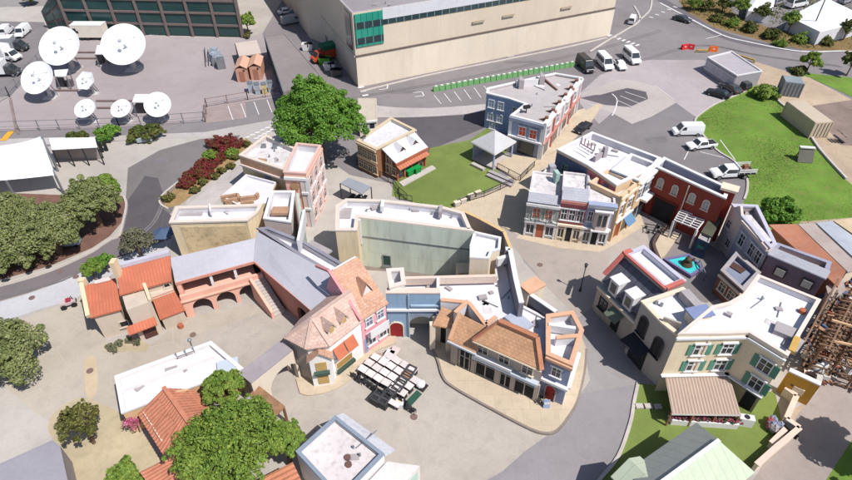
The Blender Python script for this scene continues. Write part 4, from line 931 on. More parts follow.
for q in (.3, .68):
    u = Lw*q; mb = MB(); mb.box(F.p(u, 4.55, -1.0), (1.2,1.5,1.8), F.rz); d_ = mb.build('dormer', M_WHITE, t)
    mb = MB(); mb.box(F.p(u, 4.6, -.22), (.7,.06,1.1), F.rz); mb.build('pane', M_GLASS, d_)
    mb = MB(); mb.box(F.p(u, 5.56, -1.0), (1.4,1.7,.12), F.rz); mb.build('dormer_roof', M_WHITE, d_)
mb = MB(); mb.bar(F.p(0, 7.1, -3.4), F.p(0, 7.1, -2.4), .5, .3); mb.bar(F.p(0, 7.0, -2.4), F.p(0, 5.0, -.4), .4, .3); mb.bar(F.p(0, 7.1, -2.5), F.p(Lw, 7.1, -2.5), .3, .22); mb.build('red_coping', m_tile_red, t)
mb = MB(); mb.bar(F.p(Lw, 7.1, -4.8), F.p(Lw, 7.1, -2.6), .45, .3); mb.build('red_coping', m_tile_red, t)
windows(t, F, 0, 1.0, 1.4, fm=M_DARKMETAL, uvs=[(Lw*.22, 1.9)])
panel(t, F, Lw*.5, Lw*.68, .1, 2.3, M_BLACK, 'doorway', .01, .05)
mb = MB(); mb.ext([F.p(Lw*.44, 2.9, .05), F.p(Lw*.74, 2.9, .05), F.p(Lw*.74, 2.3, 1.1), F.p(Lw*.44, 2.3, 1.1)], (0,0,.07)); mb.build('awning', M('moss_green_awning', rgb(112,122,104), .8), t)
strip(t, F, 0, Lw, 3.45, .22, .2, M_CREAM)
# ---- pale green backed set (courtyard wall) -----------------------
m_pale = M('pale_green_plaster', rgb(212,222,208,.86), .92, .14, .32, .05, ('v', 2.3, .02, .75), stain=.5, stain_col=(.3,.32,.27), streak=True)
m_straw = M('straw_plaster', rgb(234,214,180,.86), .9, .1, .5, .05, ('u', .6, .04, .85), stain=.35, streak=True)
hP = 7.1
rp = [(336,206),(346,199.5),(383,200.5),(442,207),(464,213),(471,229),(474,232),(358.5,218),(357,231),(335.5,231)]
t = thing('courtyard_set', 'white-roofed set with a tall weathered pale green back wall over the inner yard', 'set building', cen(rp, hP))
Wq = RG(rp, hP); block(t, rp, hP, m_straw, M_ROOFW, M('bleached_coping', rgb(232,218,206), .8, .06, 1, .02), par=.75, th=.35, cw=.03)
F = Fac(Wq[7], Wq[6]); panel(t, F, .02, F.L+.3, 0, hP-.02, m_pale, 'back_wall')
windows(t, F, [(387,260)], .8, 1.4, 'plain', fm=M_STEEL, gm=M('green_black_pane', (.02,.06,.05), .3), off=.04)
mb = MB(); mb.bar(F.p(0, 4.6, .08), F.p(F.L, 4.6, .08), .07, .12); mb.build('pipe', M_STEEL, t)
mb = MB(); mb.bar(F.p(.15, 3.5, .1), F.p(.15, 7.0, .1), .25, .2); mb.build('corner_strip', M_WHITE, t)
q = G(345,214,hP-.8); mb = MB(); mb.box((q[0],q[1],hP-.75),(1.4,1.9,.25),0); mb.build('roof_hatch', M_ROOFG, t)
mb = MB(); mb.bar(G3(383,202,hP), G3(382,209,hP), .35, .7); mb.build('parapet_wall', M_WHITE, t)
mb = MB(); mb.bar(G3(441,208,hP), G3(440,215,hP), .35, .9); mb.build('parapet_wall', M_ROOFG, t)
# curved screen wall with orange coping towards the street, seen from behind
def screen(name, label, px, h, th, front, back, cope, par, z0=0, bw=None):
    w = RG(px, h); mb = MB(); n = len(w); t = thing(name, label, 'set wall', w[n//2])
    for a, b in zip(w, w[1:]):
        A_, B_ = Vector(a), Vector(b); d = (B_-A_).normalized(); q = Vector((-d.y, d.x))*th/2
        mb.prism([tuple(p) for p in (A_+q-d*.05, A_-q-d*.05, B_-q+d*.05, B_+q+d*.05)], z0, h-.02)
    mb.build('wall', front, t)
    if cope:
        c = MB()
        for a, b in zip(w, w[1:]): c.bar((*a, h+.04), (*b, h+.04), th+.04, .1)
        c.build('coping', cope, t)
    return t
m_oc = M('orange_coping', rgb(228,180,148), .8, .1, 1, .03)
m_oy = M('ochre_coping', rgb(226,192,140), .8, .1, 1, .03)
screen('screen_wall', 'white curved screen wall with an ochre coping at the bend of the upper street', [(463,211),(480,219),(504,232),(511,249)], 6.6, .32, M_ROOFG, None, m_oy, 0)
screen('screen_wall', 'tall grey-backed screen wall running down the street side of the white roofs', [(505.5,249),(510,249),(516,280),(521.5,303)], 6.8, .45, M('grey_flat_back', rgb(140,138,150), .85, .12, .6, .03, ('v', 1.2, .04, .7), stain=.3), None, M_WHITE, 0)
# inner white yard house
rp = [(467,228),(489,237),(496,250),(476,262),(464,256)]
t = thing('yard_house', 'low white roofed house in the corner of the inner yard with a tiny window', 'house', G(476,258))
block(t, [(474,232),(501,238),(500,250),(492,252),(489,259),(470,258),(470,246)], 6.8, M_CREAM, M_ROOFW, M_WHITE, par=.35, th=.2, cw=.03)
F = Fac(G(470,258,6.8), G(489,259,6.8)); windows(t, F, 0, .5, .7, 'plain', uvs=[(.7, 3.4)], fm=M_CREAM)
mb = MB(); q = G(466,270,2.6); mb.box((q[0],q[1],1.5),(2.0,1.6,3.0),.1); mb.build('porch', M_CREAM, t)
# ---- central complex: big white roof ---------------------------------
hC = 5.4
rp = [(388,292),(402,281),(440,280),(497,278),(500,250),(509,250),(521,304),(541,302),(556,312),(548,318),(575,340),(577,352),(540,352),(500,322),(468,303),(440,292)]
t = thing('market_block', 'wide white roofed block at the centre with parapets and an orange coped roof pen', 'building', cen([(430,290),(540,330)], hC))
Wk = block(t, [(389,291),(402,281),(496,278),(493,250),(509,250),(521,304),(556,322),(560,352),(541,354),(500,323),(484,326),(468,304),(440,299),(440,292)], hC-.6, M_CREAM, M_ROOFW, None, par=.25, th=.3)
mb = MB(); mb.bar(G3(402,281,hC), G3(497,278.5,hC), .35, .9); mb.build('back_parapet', M('peach_white', rgb(238,214,200), .8, .05, .6, .02), t)
mb = MB(); mb.box((*G(519,321,hC-.5), hC-.7), (2.4,1.5,.5), -.9); mb.build('roof_skylight', M('skylight_grey', rgb(190,196,214), .5, .05, .6, .02), t)
mb = MB(); mb.bar(G3(438,281,hC), G3(438,292,hC), .3, 1.0); mb.build('parapet_wall', M_WHITE, t)
mb = MB(); mb.bar(G3(497,262,hC+.5), G3(510,258,hC+.5), .4, 1.0); mb.build('parapet_wall', M_WHITE, t)
def pen(px, h, cope, t, name='roof_pen', closed=False, th=.3, dz=1.3):
    mb = MB(); c = MB(); w = RG(px, h)
    prs = list(zip(w, w[1:]+w[:1])) if closed else list(zip(w, w[1:]))
    for a, b in prs: mb.bar((*a, h-dz/2), (*b, h-dz/2), th, dz); c.bar((*a, h+.05), (*b, h+.05), th+.1, .12)
    o = mb.build(name, M_ROOFW, t); c.build('coping', cope, o); return o
pen([(468,301),(455,313)], hC+.3, m_oc, t); pen([(469,303),(486,325),(496,317)], hC+.16, m_oc, t)
pen([(441,300),(467,302.5)], hC+.22, m_oc, t)
# orange topped stub on the street side
t = thing('screen_wall', 'short cream screen wall with a rounded orange top beside the street', 'set wall', G(534,302))
A_, B_ = Vector(G(524,290,6.4)), Vector(G(541,281,6.4)); mb = MB(); mb.bar((A_.x,A_.y,3.2),(B_.x,B_.y,3.2),1.2,6.3); mb.build('wall', M_CREAM, t)
mb = MB(); mb.bar((A_.x,A_.y,6.4),(B_.x,B_.y,6.4),1.5,.22); mb.build('coping', m_oc, t)
screen('screen_wall', 'low grey screen wall stepping down from the orange topped stub', [(531,295),(543,303),(556,312)], 6.0, .4, M('grey_flat_back', 0), None, M_WHITE, 0)
# blue corner house
m_bg2 = M('grey_blue_stucco', rgb(160,168,196), .88, .1, .6, .04, ('brick', .7, .35, .02, .94, .85), stain=.25, streak=True)
hO = 6.0
rp = [(546.5,355),(572,366),(583,331),(573,312),(546.5,315.5)]
t = thing('corner_house', 'grey-blue corner house with an orange coped roof and a red arched door', 'house', cen(rp, hO))
Wo = RG(rp, hO); block(t, rp, hO, m_bg2, M_ROOFW, m_oc, par=.9, th=.3, cw=.08)
F = Fac(Wo[0], Wo[1]); windows(t, F, [(556.5,372)], .75, 1.1, 'hood'); door(t, F, 550, 393, .95, 2.1, M('door_red', rgb(160,40,44), .6), M_ROOFG, True, .25)
strip(t, F, 0, F.L+.2, 2.9, .28, .35, M_WHITE); strip(t, F, 0, F.L+.15, hO-.25, .3, .25, m_oc)
F2 = Fac(Wo[1], Wo[2]); panel(t, F2, 0, F2.L, 0, hO-.1, M_WHITE, 'side_wall'); strip(t, F2, 0, F2.L, 2.9, .28, .35, M_WHITE)
mb = MB(); mb.bar(G3(548,327,hO-.2), G3(575,331,hO-.2), .35, .9); mb.build('parapet_wall', M_WHITE, t)
pen([(556,338),(578,336)], hO+.1, m_oc, t); 
# front shops with shingle roofs
m_shg = M('orange_shingle', rgb(216,168,132,.8), .9, .18, .6, .06, ('brick', .42, .3, .03, .86, .72), stain=.45, stain_col=(.3,.15,.08))
m_gw = M('warm_grey_stucco', rgb(196,182,170), .88, .08, .5, .04, stain=.3, streak=True)
def hip(t, eL, eR, rR, rL, he, hr, wallmat, fw, name='roof', depth=None, over=.4):
    a, b, c, d = [Vector(G3(*p, z)) for p, z in ((eL, he), (eR, he), (rR, hr), (rL, hr))]
    mb = MB(); slab(mb, [a, b, c, d], .16); o = mb.build(name, m_shg, t); return a, b, c, d
t = thing('shop', 'two-storey warm grey shop with an orange shingle hip roof and dark shop windows', 'shop', G(500,375))
a, b, c, d = hip(t, (472.5,340), (541.5,370.5), (537,338), (499,321.5), 5.2, 7.2, None, None)
F = Fac(a, b); n3 = Vector((F.n.x, F.n.y, 0)); L_ = F.L
po = [tuple((a-n3*.45)[:2]), tuple((b-n3*.45)[:2]), tuple((c)[:2]), tuple((d)[:2])]
mb = MB(); mb.prism(po, .2, 5.0); mb.build('wall', m_gw, t)
mb = MB(); bk = (b-n3*.45); mb.face([(bk.x,bk.y,5),(c.x,c.y,5),(c.x,c.y,7.05),(bk.x,bk.y,5.1)]); mb.ext([(bk.x,bk.y,4.95),(c.x,c.y,4.95),(c.x,c.y,7.0)], (-.12,-.05,0)); mb.build('gable_wall', m_gw, t)
mb = MB(); mb.bar(d+Vector((0,0,.1)), c+Vector((0,0,.1)), .5, .25); mb.bar(a, d+Vector((0,0,.1)), .25, .2); mb.bar(b+Vector((0,0,.1)), c+Vector((0,0,.12)), .4, .22); mb.build('ridge_cap', M('orange_ridge', rgb(190,130,100), .85, .15, 1, .04), t)
o5 = -.45
windows(t, F, 0, .95, 1.15, uvs=[(L_*.14, 4.05), (L_*.46, 4.0), (L_*.8, 4.0)], fm=M_CREAM, off=o5)
strip(t, F, .1, L_-.1, 2.85, .35, .5, M('pale_blue_cornice', rgb(206,214,226), .7, .05, 1, .02), off=o5); strip(t, F, L_*.05, L_*.6, 3.1, .5, .5, M_WHITE, 'parapet', off=o5)
strip(t, F, 0, L_, 5.02, .15, .18, M_CREAM, 'gutter', off=-.1)
for q0, q1 in ((.06,.36),(.44,.6),(.66,.95)):
    p = panel(t, F, L_*q0, L_*q1, .35, 2.55, M_BLACK, 'shop_window', o5+.01, o5+.06)
    mb = MB(); m_ = max(2, int(L_*(q1-q0)/1.0))
    for k in range(m_+1): mb.box(F.p(L_*(q0+(q1-q0)*k/m_), 1.45, o5+.1), (.1,.1,2.3), F.rz)
    mb.box(F.p(L_*(q0+q1)/2, 2.0, o5+.1), (L_*(q1-q0),.1,.08), F.rz); mb.build('frame', m_gw, p)
for q in (.02,.4,.63,.98): panel(t, F, L_*q-.22, L_*q+.22, .2, 2.7, m_gw, 'pilaster', o5, o5+.2)
# left shop
t = thing('shop', 'lower shop with an orange shingle roof and pale blue gutter, left of the two-storey shop', 'shop', G(462,362))
a, b, c, d = hip(t, (448.5,341), (475,353.5), (487,327), (459.5,313.5), 3.7, 5.7, None, None)
F2 = Fac(a, b); n3 = Vector((F2.n.x, F2.n.y, 0)); L_ = F2.L
mb = MB(); mb.prism([tuple((a-n3*.5)[:2]), tuple((b-n3*.5)[:2]), tuple(c[:2]), tuple(d[:2])], .2, 3.5); mb.build('wall', m_gw, t)
mb = MB(); mb.ext([tuple((a-n3*.5)[:2])+(3.4,), tuple(d[:2])+(3.4,), tuple(d[:2])+(5.5,)], (.12,.05,0)); mb.build('gable_wall', m_gw, t)
strip(t, F2, -.1, L_+.1, 3.62, .2, .22, M('pale_blue_cornice', 0), 'gutter', off=-.1)
panel(t, F2, L_*.38, L_*.95, .35, 2.7, M_BLACK, 'shop_window', -.49, -.44)
mb = MB()
for k in range(4): mb.box(F2.p(L_*(.38+.19*k), 1.5, -.4), (.1,.1,2.4), F2.rz)
mb.box(F2.p(L_*.66, 2.0, -.4), (L_*.57,.1,.08), F2.rz); mb.build('frame', m_gw, t)
panel(t, F2, L_*.05, L_*.3, .2, 3.2, m_gw, 'pier', -.5, -.3)
mb = MB(); mb.bar(a+Vector((.1,.1,.1)), d+Vector((0,0,.12)), .3, .25); mb.build('verge_board', m_oc, t)
# portico
t = thing('portico', 'small tile-roofed portico with square piers between the blue arch and the shops', 'portico', G(441,345))
a, b, c, d = hip(t, (432.5,325), (449.5,328), (457.5,313), (442,307), 3.9, 5.0, None, None, over=0)
for p in (a, b): mb = MB(); mb.box((p.x, p.y+.3, 1.95), (.55,.55,3.7), .1); mb.build('pier', M_CREAM, t)
F3 = Fac(a, b); mb = MB(); mb.prism([d[:2], c[:2], (b+Vector((0,1.2,0)))[:2], (a+Vector((0,1.2,0)))[:2]], 0, 3.8); mb.build('wall', M_CREAM, t)
panel(t, F3, .6, F3.L-.4, .1, 2.8, M_BLACK, 'doorway', -1.15, -1.1)
# ---- blue gate --------------------------------------------------------
m_gb = M('gate_blue', rgb(150,178,206,.8), .85, .08, .5, .03, ('brick', 1.0, .5, .02, .96, .86), stain=.25, streak=True)
A_, B_ = Vector(G(388.5,336.5)), Vector(G(439.5,336.5))
t = thing('blue_gate', 'pale blue gatehouse wall with a dark archway, small red door and peach coping', 'gatehouse', (A_+B_)/2)
F = Fac(A_, B_); ua = 3.45; L_ = F.L
mb = MB(); arcwall(mb, F, 0, L_, 0, 6.35, [(ua, 2.6, 3.1)], .6); mb.build('wall', m_gb, t)
mb = MB(); mb.prism([F.p(ua-1.9,0,-.6)[:2], F.p(ua+1.9,0,-.6)[:2], F.p(ua+1.9,0,-5)[:2], F.p(ua-1.9,0,-5)[:2]], 3.4, 3.6); mb.prism([F.p(ua-1.9,0,-5)[:2], F.p(ua+1.9,0,-5)[:2], F.p(ua+1.9,0,-5.2)[:2], F.p(ua-1.9,0,-5.2)[:2]], 0, 3.4)
for s_ in (-1.85, 1.85): mb.prism([F.p(ua+s_-.1,0,-.6)[:2], F.p(ua+s_+.1,0,-.6)[:2], F.p(ua+s_+.1,0,-5)[:2], F.p(ua+s_-.1,0,-5)[:2]], 0, 3.4)
mb.build('passage', M_ROOFG, t)
strip(t, F, 0, L_, 6.38, .14, .68, M('peach_white', 0), 'coping', -.62); strip(t, F, 0, L_, 4.1, .2, .25, M_WHITE); strip(t, F, L_*.45, L_, 4.7, .16, .2, M('pale_blue_band', rgb(176,196,216), .8))
door(t, F, 397, 336, 1.35, 2.15, M('door_red', 0), M_CREAM, True, .1)
mb = MB(); arcwall(mb, Fac(F.p(0,0,.06), F.p(L_,0,.06)), ua-1.5, ua+1.5, 0, 3.45, [(ua, 2.6, 3.1)], .1); mb.build('arch_surround', M('blue_grey_stone', rgb(150,160,176), .9, .12, .8, .04), t)
panel(t, F, L_*.4, L_*.42, 0, 6.2, M('pale_blue_band', 0), 'pilaster', .01, .15)
rp = [(389,291),(402,281),(425,280),(427,292)]
q0 = [(386,272),(389,268),(404,268),(405,280),(402,292),(390,292)]
t = thing('roof_turret', 'small white turret with a peach coping behind the blue gate', 'turret', G(396,290))
block(t, [(387,270),(403,269),(405,284),(390,288)], 6.8, M_WHITE, M_ROOFW, M('peach_coping', 0), par=1.2, th=.3)
# ---- chateau row -------------------------------------------------------
m_tl = M('pink_clay_tile', rgb(216,182,168,.82), .92, .16, .8, .06, ('brick', .4, .28, .03, .84, .72), stain=.8, stain_col=(.66,.58,.55))
m_tl2 = M('orange_clay_tile', rgb(212,164,138,.8), .92, .16, .8, .06, ('brick', .4, .28, .03, .84, .72), stain=.7, stain_col=(.6,.5,.45))
m_ch = M('white_stucco', rgb(242,238,236,.86), .85, .05, .6, .03, stain=.2, streak=True)
m_pk = M('pink_stucco', rgb(236,172,182,.82), .85, .07, .5, .03, stain=.2, streak=True)
t = thing('white_chateau', 'white stucco house with pinkish tile hip roof, dormers and open orange shutters', 'house', G(325,360))
hE = 5.2; hR2 = 8.0
W0, W1, W2, W3 = [Vector(G(*p)) for p in ((297,382),(311,382.5),(335,381),(363,360))]
E0, E1, E2, E3 = [Vector(G3(x, y, hE)) for x, y in ((284.5,339),(306,350.5),(330.5,347),(364,321))]
R0, R1 = Vector(G3(312,319,hR2-1)), Vector(G3(351,291,hR2-.6))
bk = [Vector(G3(290,328,hE)), Vector(G3(300,320,hE)), Vector(G3(346,283,hE))]
mb = MB(); pw = [tuple(Vector(G(298,381))), tuple(Vector(G(313,384))), tuple(Vector(G(333,382))), tuple(W3), tuple(bk[2][:2]), tuple(bk[1][:2])]
ew = [E0, E1, E2, E3]; pw = inset([tuple(e[:2]) for e in ew]+[tuple(bk[2][:2]), tuple(bk[1][:2])], .3) 
mb.prism(pw, 0, hE-.1); mb.build('wall', m_ch, t)
mb = MB()
for q in ([E0, E1, R0], [E1, E2, R0], [E2, E3, R1, R0], [E0, R0, Vector((bk[1].x, bk[1].y, hE))], [R0, R1, Vector((bk[2].x, bk[2].y, hE)), Vector((bk[1].x, bk[1].y, hE))]): mb.ext(q, (0,0,.14))
rf_ = mb.build('roof', m_tl, t)
mb = MB()
for a, b in ((R0,R1),(E1,R0),(E2,R0),(E0,R0)): mb.bar(a+Vector((0,0,.17)), b+Vector((0,0,.17)), .28, .16)
mb.build('ridge_tiles', M('grey_pink_ridge', rgb(214,186,174), .9, .1, 1, .05), rf_)
Fa = Fac(Vector(pw[2]) if False else E2, E3); 
idx = sorted(range(len(pw)), key=lambda i: (Vector(pw[i])-E2.xy).length)[0]; idx3 = sorted(range(len(pw)), key=lambda i: (Vector(pw[i])-E3.xy).length)[0]; idx1 = sorted(range(len(pw)), key=lambda i: (Vector(pw[i])-E1.xy).length)[0]; idx0 = sorted(range(len(pw)), key=lambda i: (Vector(pw[i])-E0.xy).length)[0]
Fm = Fac(pw[idx], pw[idx3]); Fc = Fac(pw[idx1], pw[idx]); Fl = Fac(pw[idx0], pw[idx1])
panel(t, Fl, 0, Fl.L, 0, hE-.2, M('grey_side_stucco', rgb(188,178,170), .88, .08, .5, .03, stain=.3), 'side_wall')
m_os = M('faded_orange_shutter', rgb(206,120,88), .75, .12, 1, .02)
ws = windows(t, Fm, 0, .75, 1.3, uvs=[(Fm.L*q, 3.5) for q in (.22, .56)], gm=M_BLACK)
for q in (.22, .56):
    mb = MB(); mb.ext([Fm.p(Fm.L*q-.6, 4.25, .08), Fm.p(Fm.L*q+.6, 4.25, .08), Fm.p(Fm.L*q+.6, 3.2, .75), Fm.p(Fm.L*q-.6, 3.2, .75)], (0,0,.06)); mb.build('shutter', m_os, t)
windows(t, Fm, 0, 1.9, .9, 'plain', uvs=[(Fm.L*.35, 1.6)], gm=M('ochre_curtain', rgb(190,150,90), .8), fm=M_CREAM)
mb = MB(); mb.box(Fm.p(Fm.L*.35, 1.0, .25), (2.2,.35,.35), Fm.rz); fb = mb.build('flower_box', M('dark_green_box', rgb(70,90,80), .8), t)
for q in (.2, .55):       # roof dormers of the long slope
    e = E2.lerp(E3, q).lerp(R0.lerp(R1, q), .3); tx = Vector((Fm.t.x, Fm.t.y, 0))*.42; nn = Vector((Fm.n.x, Fm.n.y, 0))
    mb = MB(); mb.ext([e-tx, e+tx, e+tx+Vector((0,0,.6)), e+Vector((0,0,1.2)), e-tx+Vector((0,0,.6))], nn*-1.3); d_ = mb.build('dormer', m_ch, t)
    mb = MB()
    for s_ in (-1, 1): mb.ext([e+nn*.2+tx*s_*1.25+Vector((0,0,.5)), e+nn*.2+Vector((0,0,1.28)), e-nn*1.3+Vector((0,0,1.28)), e-nn*1.3+tx*s_*1.25+Vector((0,0,.5))], (0,0,.09))
    mb.build('dormer_roof', m_tl, d_)
    mb = MB(); mb.box(e+nn*.03+Vector((0,0,.5)), (.5,.05,.7), Fm.rz); mb.build('pane', M('ochre_shutter', rgb(206,172,110), .7), d_)
e = E1.lerp(E2, .5); tx = Vector((Fc.t.x, Fc.t.y, 0))*1.0; nn = Vector((Fc.n.x, Fc.n.y, 0))      # gabled front bay
mb = MB(); e0 = Vector((e.x, e.y, 0)); mb.ext([e0-tx-nn*.5, e0+tx-nn*.5, e0+tx-nn*.5+Vector((0,0,4.1)), e0-nn*.5+Vector((0,0,5.0)), e0-tx-nn*.5+Vector((0,0,4.1))], nn*.75); b_ = mb.build('front_bay', m_ch, t)
mb = MB()
for s_ in (-1, 1): mb.ext([e0+nn*.5+tx*s_*1.2+Vector((0,0,3.95)), e0+nn*.5+Vector((0,0,5.0)), e0-nn*1.6+Vector((0,0,5.0)), e0-nn*1.6+tx*s_*1.2+Vector((0,0,3.95))], (0,0,.12))
mb.build('bay_roof', m_tl2, b_)
for z in (3.0, 1.0): mb = MB(); mb.box(e0+nn*.28+Vector((0,0,z)), (1.0,.06,1.1), Fc.rz); mb.build('pane', M('ochre_shutter', 0), b_)
mb = MB(); mb.box(e0+nn*.45+Vector((0,0,2.2)), (1.4,.35,.3), Fc.rz); mb.build('flower_box', M('dark_green_box', 0), b_)
# pink house
t = thing('pink_house', 'narrow pink house with a steep tile roof between white house and blue gate', 'house', G(376,345))
P0, P1 = Vector(G(364.5,355)), Vector(G(388,339)); Fp = Fac(P0, P1); nn = Vector((Fp.n.x, Fp.n.y, 0)); h1 = 5.6; h2 = 8.6
D_ = 5.5
pw = [tuple(P0), tuple(P1), tuple(P1-nn.xy*D_), tuple(P0-nn.xy*D_)]
mb = MB(); mb.prism(pw, 0, h1); mb.build('wall', m_pk, t)
e0, e1 = Vector(Fp.p(-.1, h1-.1, .3)), Vector(Fp.p(Fp.L+.1, h1-.1, .3)); r0, r1 = Vector(Fp.p(-.1, h2, -4.2)), Vector(Fp.p(Fp.L+.1, h2, -4.2))
mb = MB(); slab(mb, [e0, e1, r1, r0], .16); mb.build('roof', m_tl2, t)
mb = MB()
for u in (-.1, Fp.L-.15): mb.ext([Fp.p(u, h1-.3, .1), Fp.p(u, h2-.1, -4.1), Fp.p(u, h1-.3, -D_)], Vector((Fp.t.x, Fp.t.y, 0))*.25)
mb.build('gable_wall', m_pk, t)
mb = MB(); mb.bar(Fp.p(-.25, h1+.1, .45), Fp.p(-.25, h2+.3, -4.2), .28, .25); mb.bar(Fp.p(-.25, h2+.25, -4.2), Fp.p(-.25, h2-.6, -6.4), .28, .25); mb.build('gable_coping', M('pink_coping', rgb(226,156,160), .85, .08, 1, .02), t)
mb = MB(); mb.ext([Fp.p(.3, h1, -4.3), Fp.p(Fp.L, h1, -4.3), Fp.p(Fp.L, h2-.1, -4.3), Fp.p(.3, h2-.1, -4.3)], nn*-.2); mb.build('flat_back', M_WHITE, t)
windows(t, Fp, 0, .7, 1.1, 'hood', uvs=[(Fp.L*q, 4.3) for q in (.3, .75)], gm=M('grey_glass', 0)); 
mb = MB(); mb.box(Fp.p(Fp.L*.52, 2.75, .4), (Fp.L*.75,.8,.14), Fp.rz)
mb.box(Fp.p(Fp.L*.52, 3.3, .76), (Fp.L*.75,.08,1.0), Fp.rz); mb.build('balcony', M_WHITE, t)
windows(t, Fp, 0, .8, 1.2, uvs=[(Fp.L*.35, 1.6), (Fp.L*.8, 1.6)]); panel(t, Fp, Fp.L*.05, Fp.L*.16, .2, 2.2, M('pale_blue_door', rgb(160,176,206), .7), 'door')
e = e0.lerp(e1, .6).lerp(r0.lerp(r1, .6), .35); tx = Vector((Fp.t.x, Fp.t.y, 0))*.5
mb = MB(); mb.ext([e-tx, e+tx, e+Vector((0,0,1.2))], nn*-1.2); d_ = mb.build('dormer', M_WHITE, t); mb = MB()
for s_ in (-1, 1): mb.ext([e+nn*.15+tx*s_*1.3, e+nn*.15+Vector((0,0,1.3)), e-nn*1.3+Vector((0,0,1.3)), e-nn*1.3+tx*s_*1.3], (0,0,.08))
mb.build('dormer_roof', m_tl2, d_)
# ---- L-shaped pink arcade --------------------------------------------
m_sal = M('salmon_stucco', rgb(238,184,164,.82), .88, .08, .5, .04, stain=.3, streak=True)
m_sal_shade = M('shaded_salmon_stucco', rgb(212,148,130,.8), .88, .1, .5, .04, stain=.3, streak=True)  # darker copy of the salmon stucco, the wing's shade put into its colour
m_lav2 = M('lavender_metal_roof', rgb(196,194,204,.78), .6, .04, .25, .02, ('u', 1.3, .025, .9), stain=.12)
t = thing('arcade_house', 'L-shaped arcade house with lavender metal roofs and salmon arches round the courtyard', 'arcade', cen([(215,280)], 0))
ha, hbk = 4.7, 5.9
a0, a1 = Vector(G3(175,283,ha)), Vector(G3(253.5,261.5,ha)); d0, d1 = Vector(G3(170.5,258,hbk)), Vector(G3(255.5,238,hbk))
mb = MB(); slab(mb, [a0, a1, d1, d0], .16); mb.build('roof', m_lav2, t)
b1_ = Vector(G3(315,314,ha)); c0, c1 = Vector(G3(256.5,231,hbk)), Vector(G3(347,283,hbk))
mb = MB(); slab(mb, [a1+Vector((.02,0,-.02)), b1_, c1, c0], .16); mb.build('roof', m_lav2, t)
F = Fac(a0, a1); n3 = Vector((F.n.x, F.n.y, 0)); L_ = F.L
strip(t, F, 0, L_, ha-.12, .3, .12, m_sal_shade, 'eave', -.02)
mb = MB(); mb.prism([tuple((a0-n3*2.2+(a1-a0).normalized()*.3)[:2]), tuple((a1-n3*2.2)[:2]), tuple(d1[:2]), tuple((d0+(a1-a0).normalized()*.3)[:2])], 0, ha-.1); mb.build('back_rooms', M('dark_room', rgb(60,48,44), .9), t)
mb = MB(); mb.box(F.p(.25, ha/2, -1.2), (.45,2.4,ha-.3), F.rz); mb.build('end_wall', m_sal, t)
mb = MB(); mb.box(F.p(L_/2, 2.35, -1.1), (L_-.2,2.2,.2), F.rz); mb.build('gallery_floor', m_sal, t)
# lower arcade stands forward of the gallery
Fo = Fac(F.p(0,0,.55), F.p(L_,0,.55)); ars = [(Fo.uv(205,312)[0], 1.95, 2.1), (Fo.uv(228.5,306)[0], 1.95, 2.1), (Fo.uv(250,299)[0], 1.8, 2.1)]
mb = MB(); arcwall(mb, Fo, 0, L_+.6, 0, 3.15, ars, .35); mb.build('arcade_wall', m_sal, t)
mb = MB(); mb.box(F.p(L_/2, 2.42, .3), (L_+.6,.9,.16), F.rz); mb.build('terrace', m_sal, t)
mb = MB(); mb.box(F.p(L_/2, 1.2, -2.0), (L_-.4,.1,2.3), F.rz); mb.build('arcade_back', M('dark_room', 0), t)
for q in (.43, .74): mb = MB(); mb.box(F.p(L_*q, 3.5, -.2), (.28,.28,2.1), F.rz); mb.build('post', M_WHITE, t)
# stair wall going down to the courtyard
s0, s1 = Vector(G3(249,279,3.1)), Vector(G3(271,313,1.0)); mb = MB()
dv = s1-s0; mb.ext([s0, s1, Vector((s1.x, s1.y, 0)), Vector((s0.x, s0.y, 0))], Vector((-dv.y, dv.x, 0)).normalized()*.3); mb.build('stair_wall', m_sal, t)
mb = MB(); off = Vector((-dv.y, dv.x, 0)).normalized(); 
if off.x < 0: off = -off
for k in range(12):
    p = s0.lerp(s1, k/12); q = s0.lerp(s1, (k+1)/12); z = 2.5*(1-k/12)+.1
    mb.prism([tuple((p+off*.3)[:2]), tuple((q+off*.3)[:2]), tuple((q+off*1.6)[:2]), tuple((p+off*1.6)[:2])], 0, z)
mb.build('stairs', M_CONC, t)
# right wing front (faces away from the sun)
F = Fac(a1, b1_); n3 = Vector((F.n.x, F.n.y, 0)); L_ = F.L
arl = [(L_*.70, 2.2, 2.6), (L_*.93, 1.3, 2.2)]
Fi = Fac(F.p(0,0,-.5), F.p(L_,0,-.5)); mb = MB(); arcwall(mb, Fi, 0, L_-.2, 0, 3.3, arl, .4); mb.build('wall', m_sal_shade, t)
mb = MB(); mb.box(F.p(L_/2, 2.4, -1.7), (L_-.4,2.0,.18), F.rz); mb.build('gallery_floor', m_sal_shade, t)
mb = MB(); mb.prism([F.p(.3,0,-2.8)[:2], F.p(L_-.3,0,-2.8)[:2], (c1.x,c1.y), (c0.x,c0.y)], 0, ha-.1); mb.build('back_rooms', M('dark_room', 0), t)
for k in range(6): mb = MB(); mb.box(F.p(L_*(.02+.19*k), 4.0, -.6), (.22,.25,1.3), F.rz); mb.build('post', m_sal_shade, t)
mb = MB(); mb.bar(F.p(0, ha-.12, -.05), F.p(L_, ha-.12, -.05), .16, .25); mb.build('eave', m_sal_shade, t)
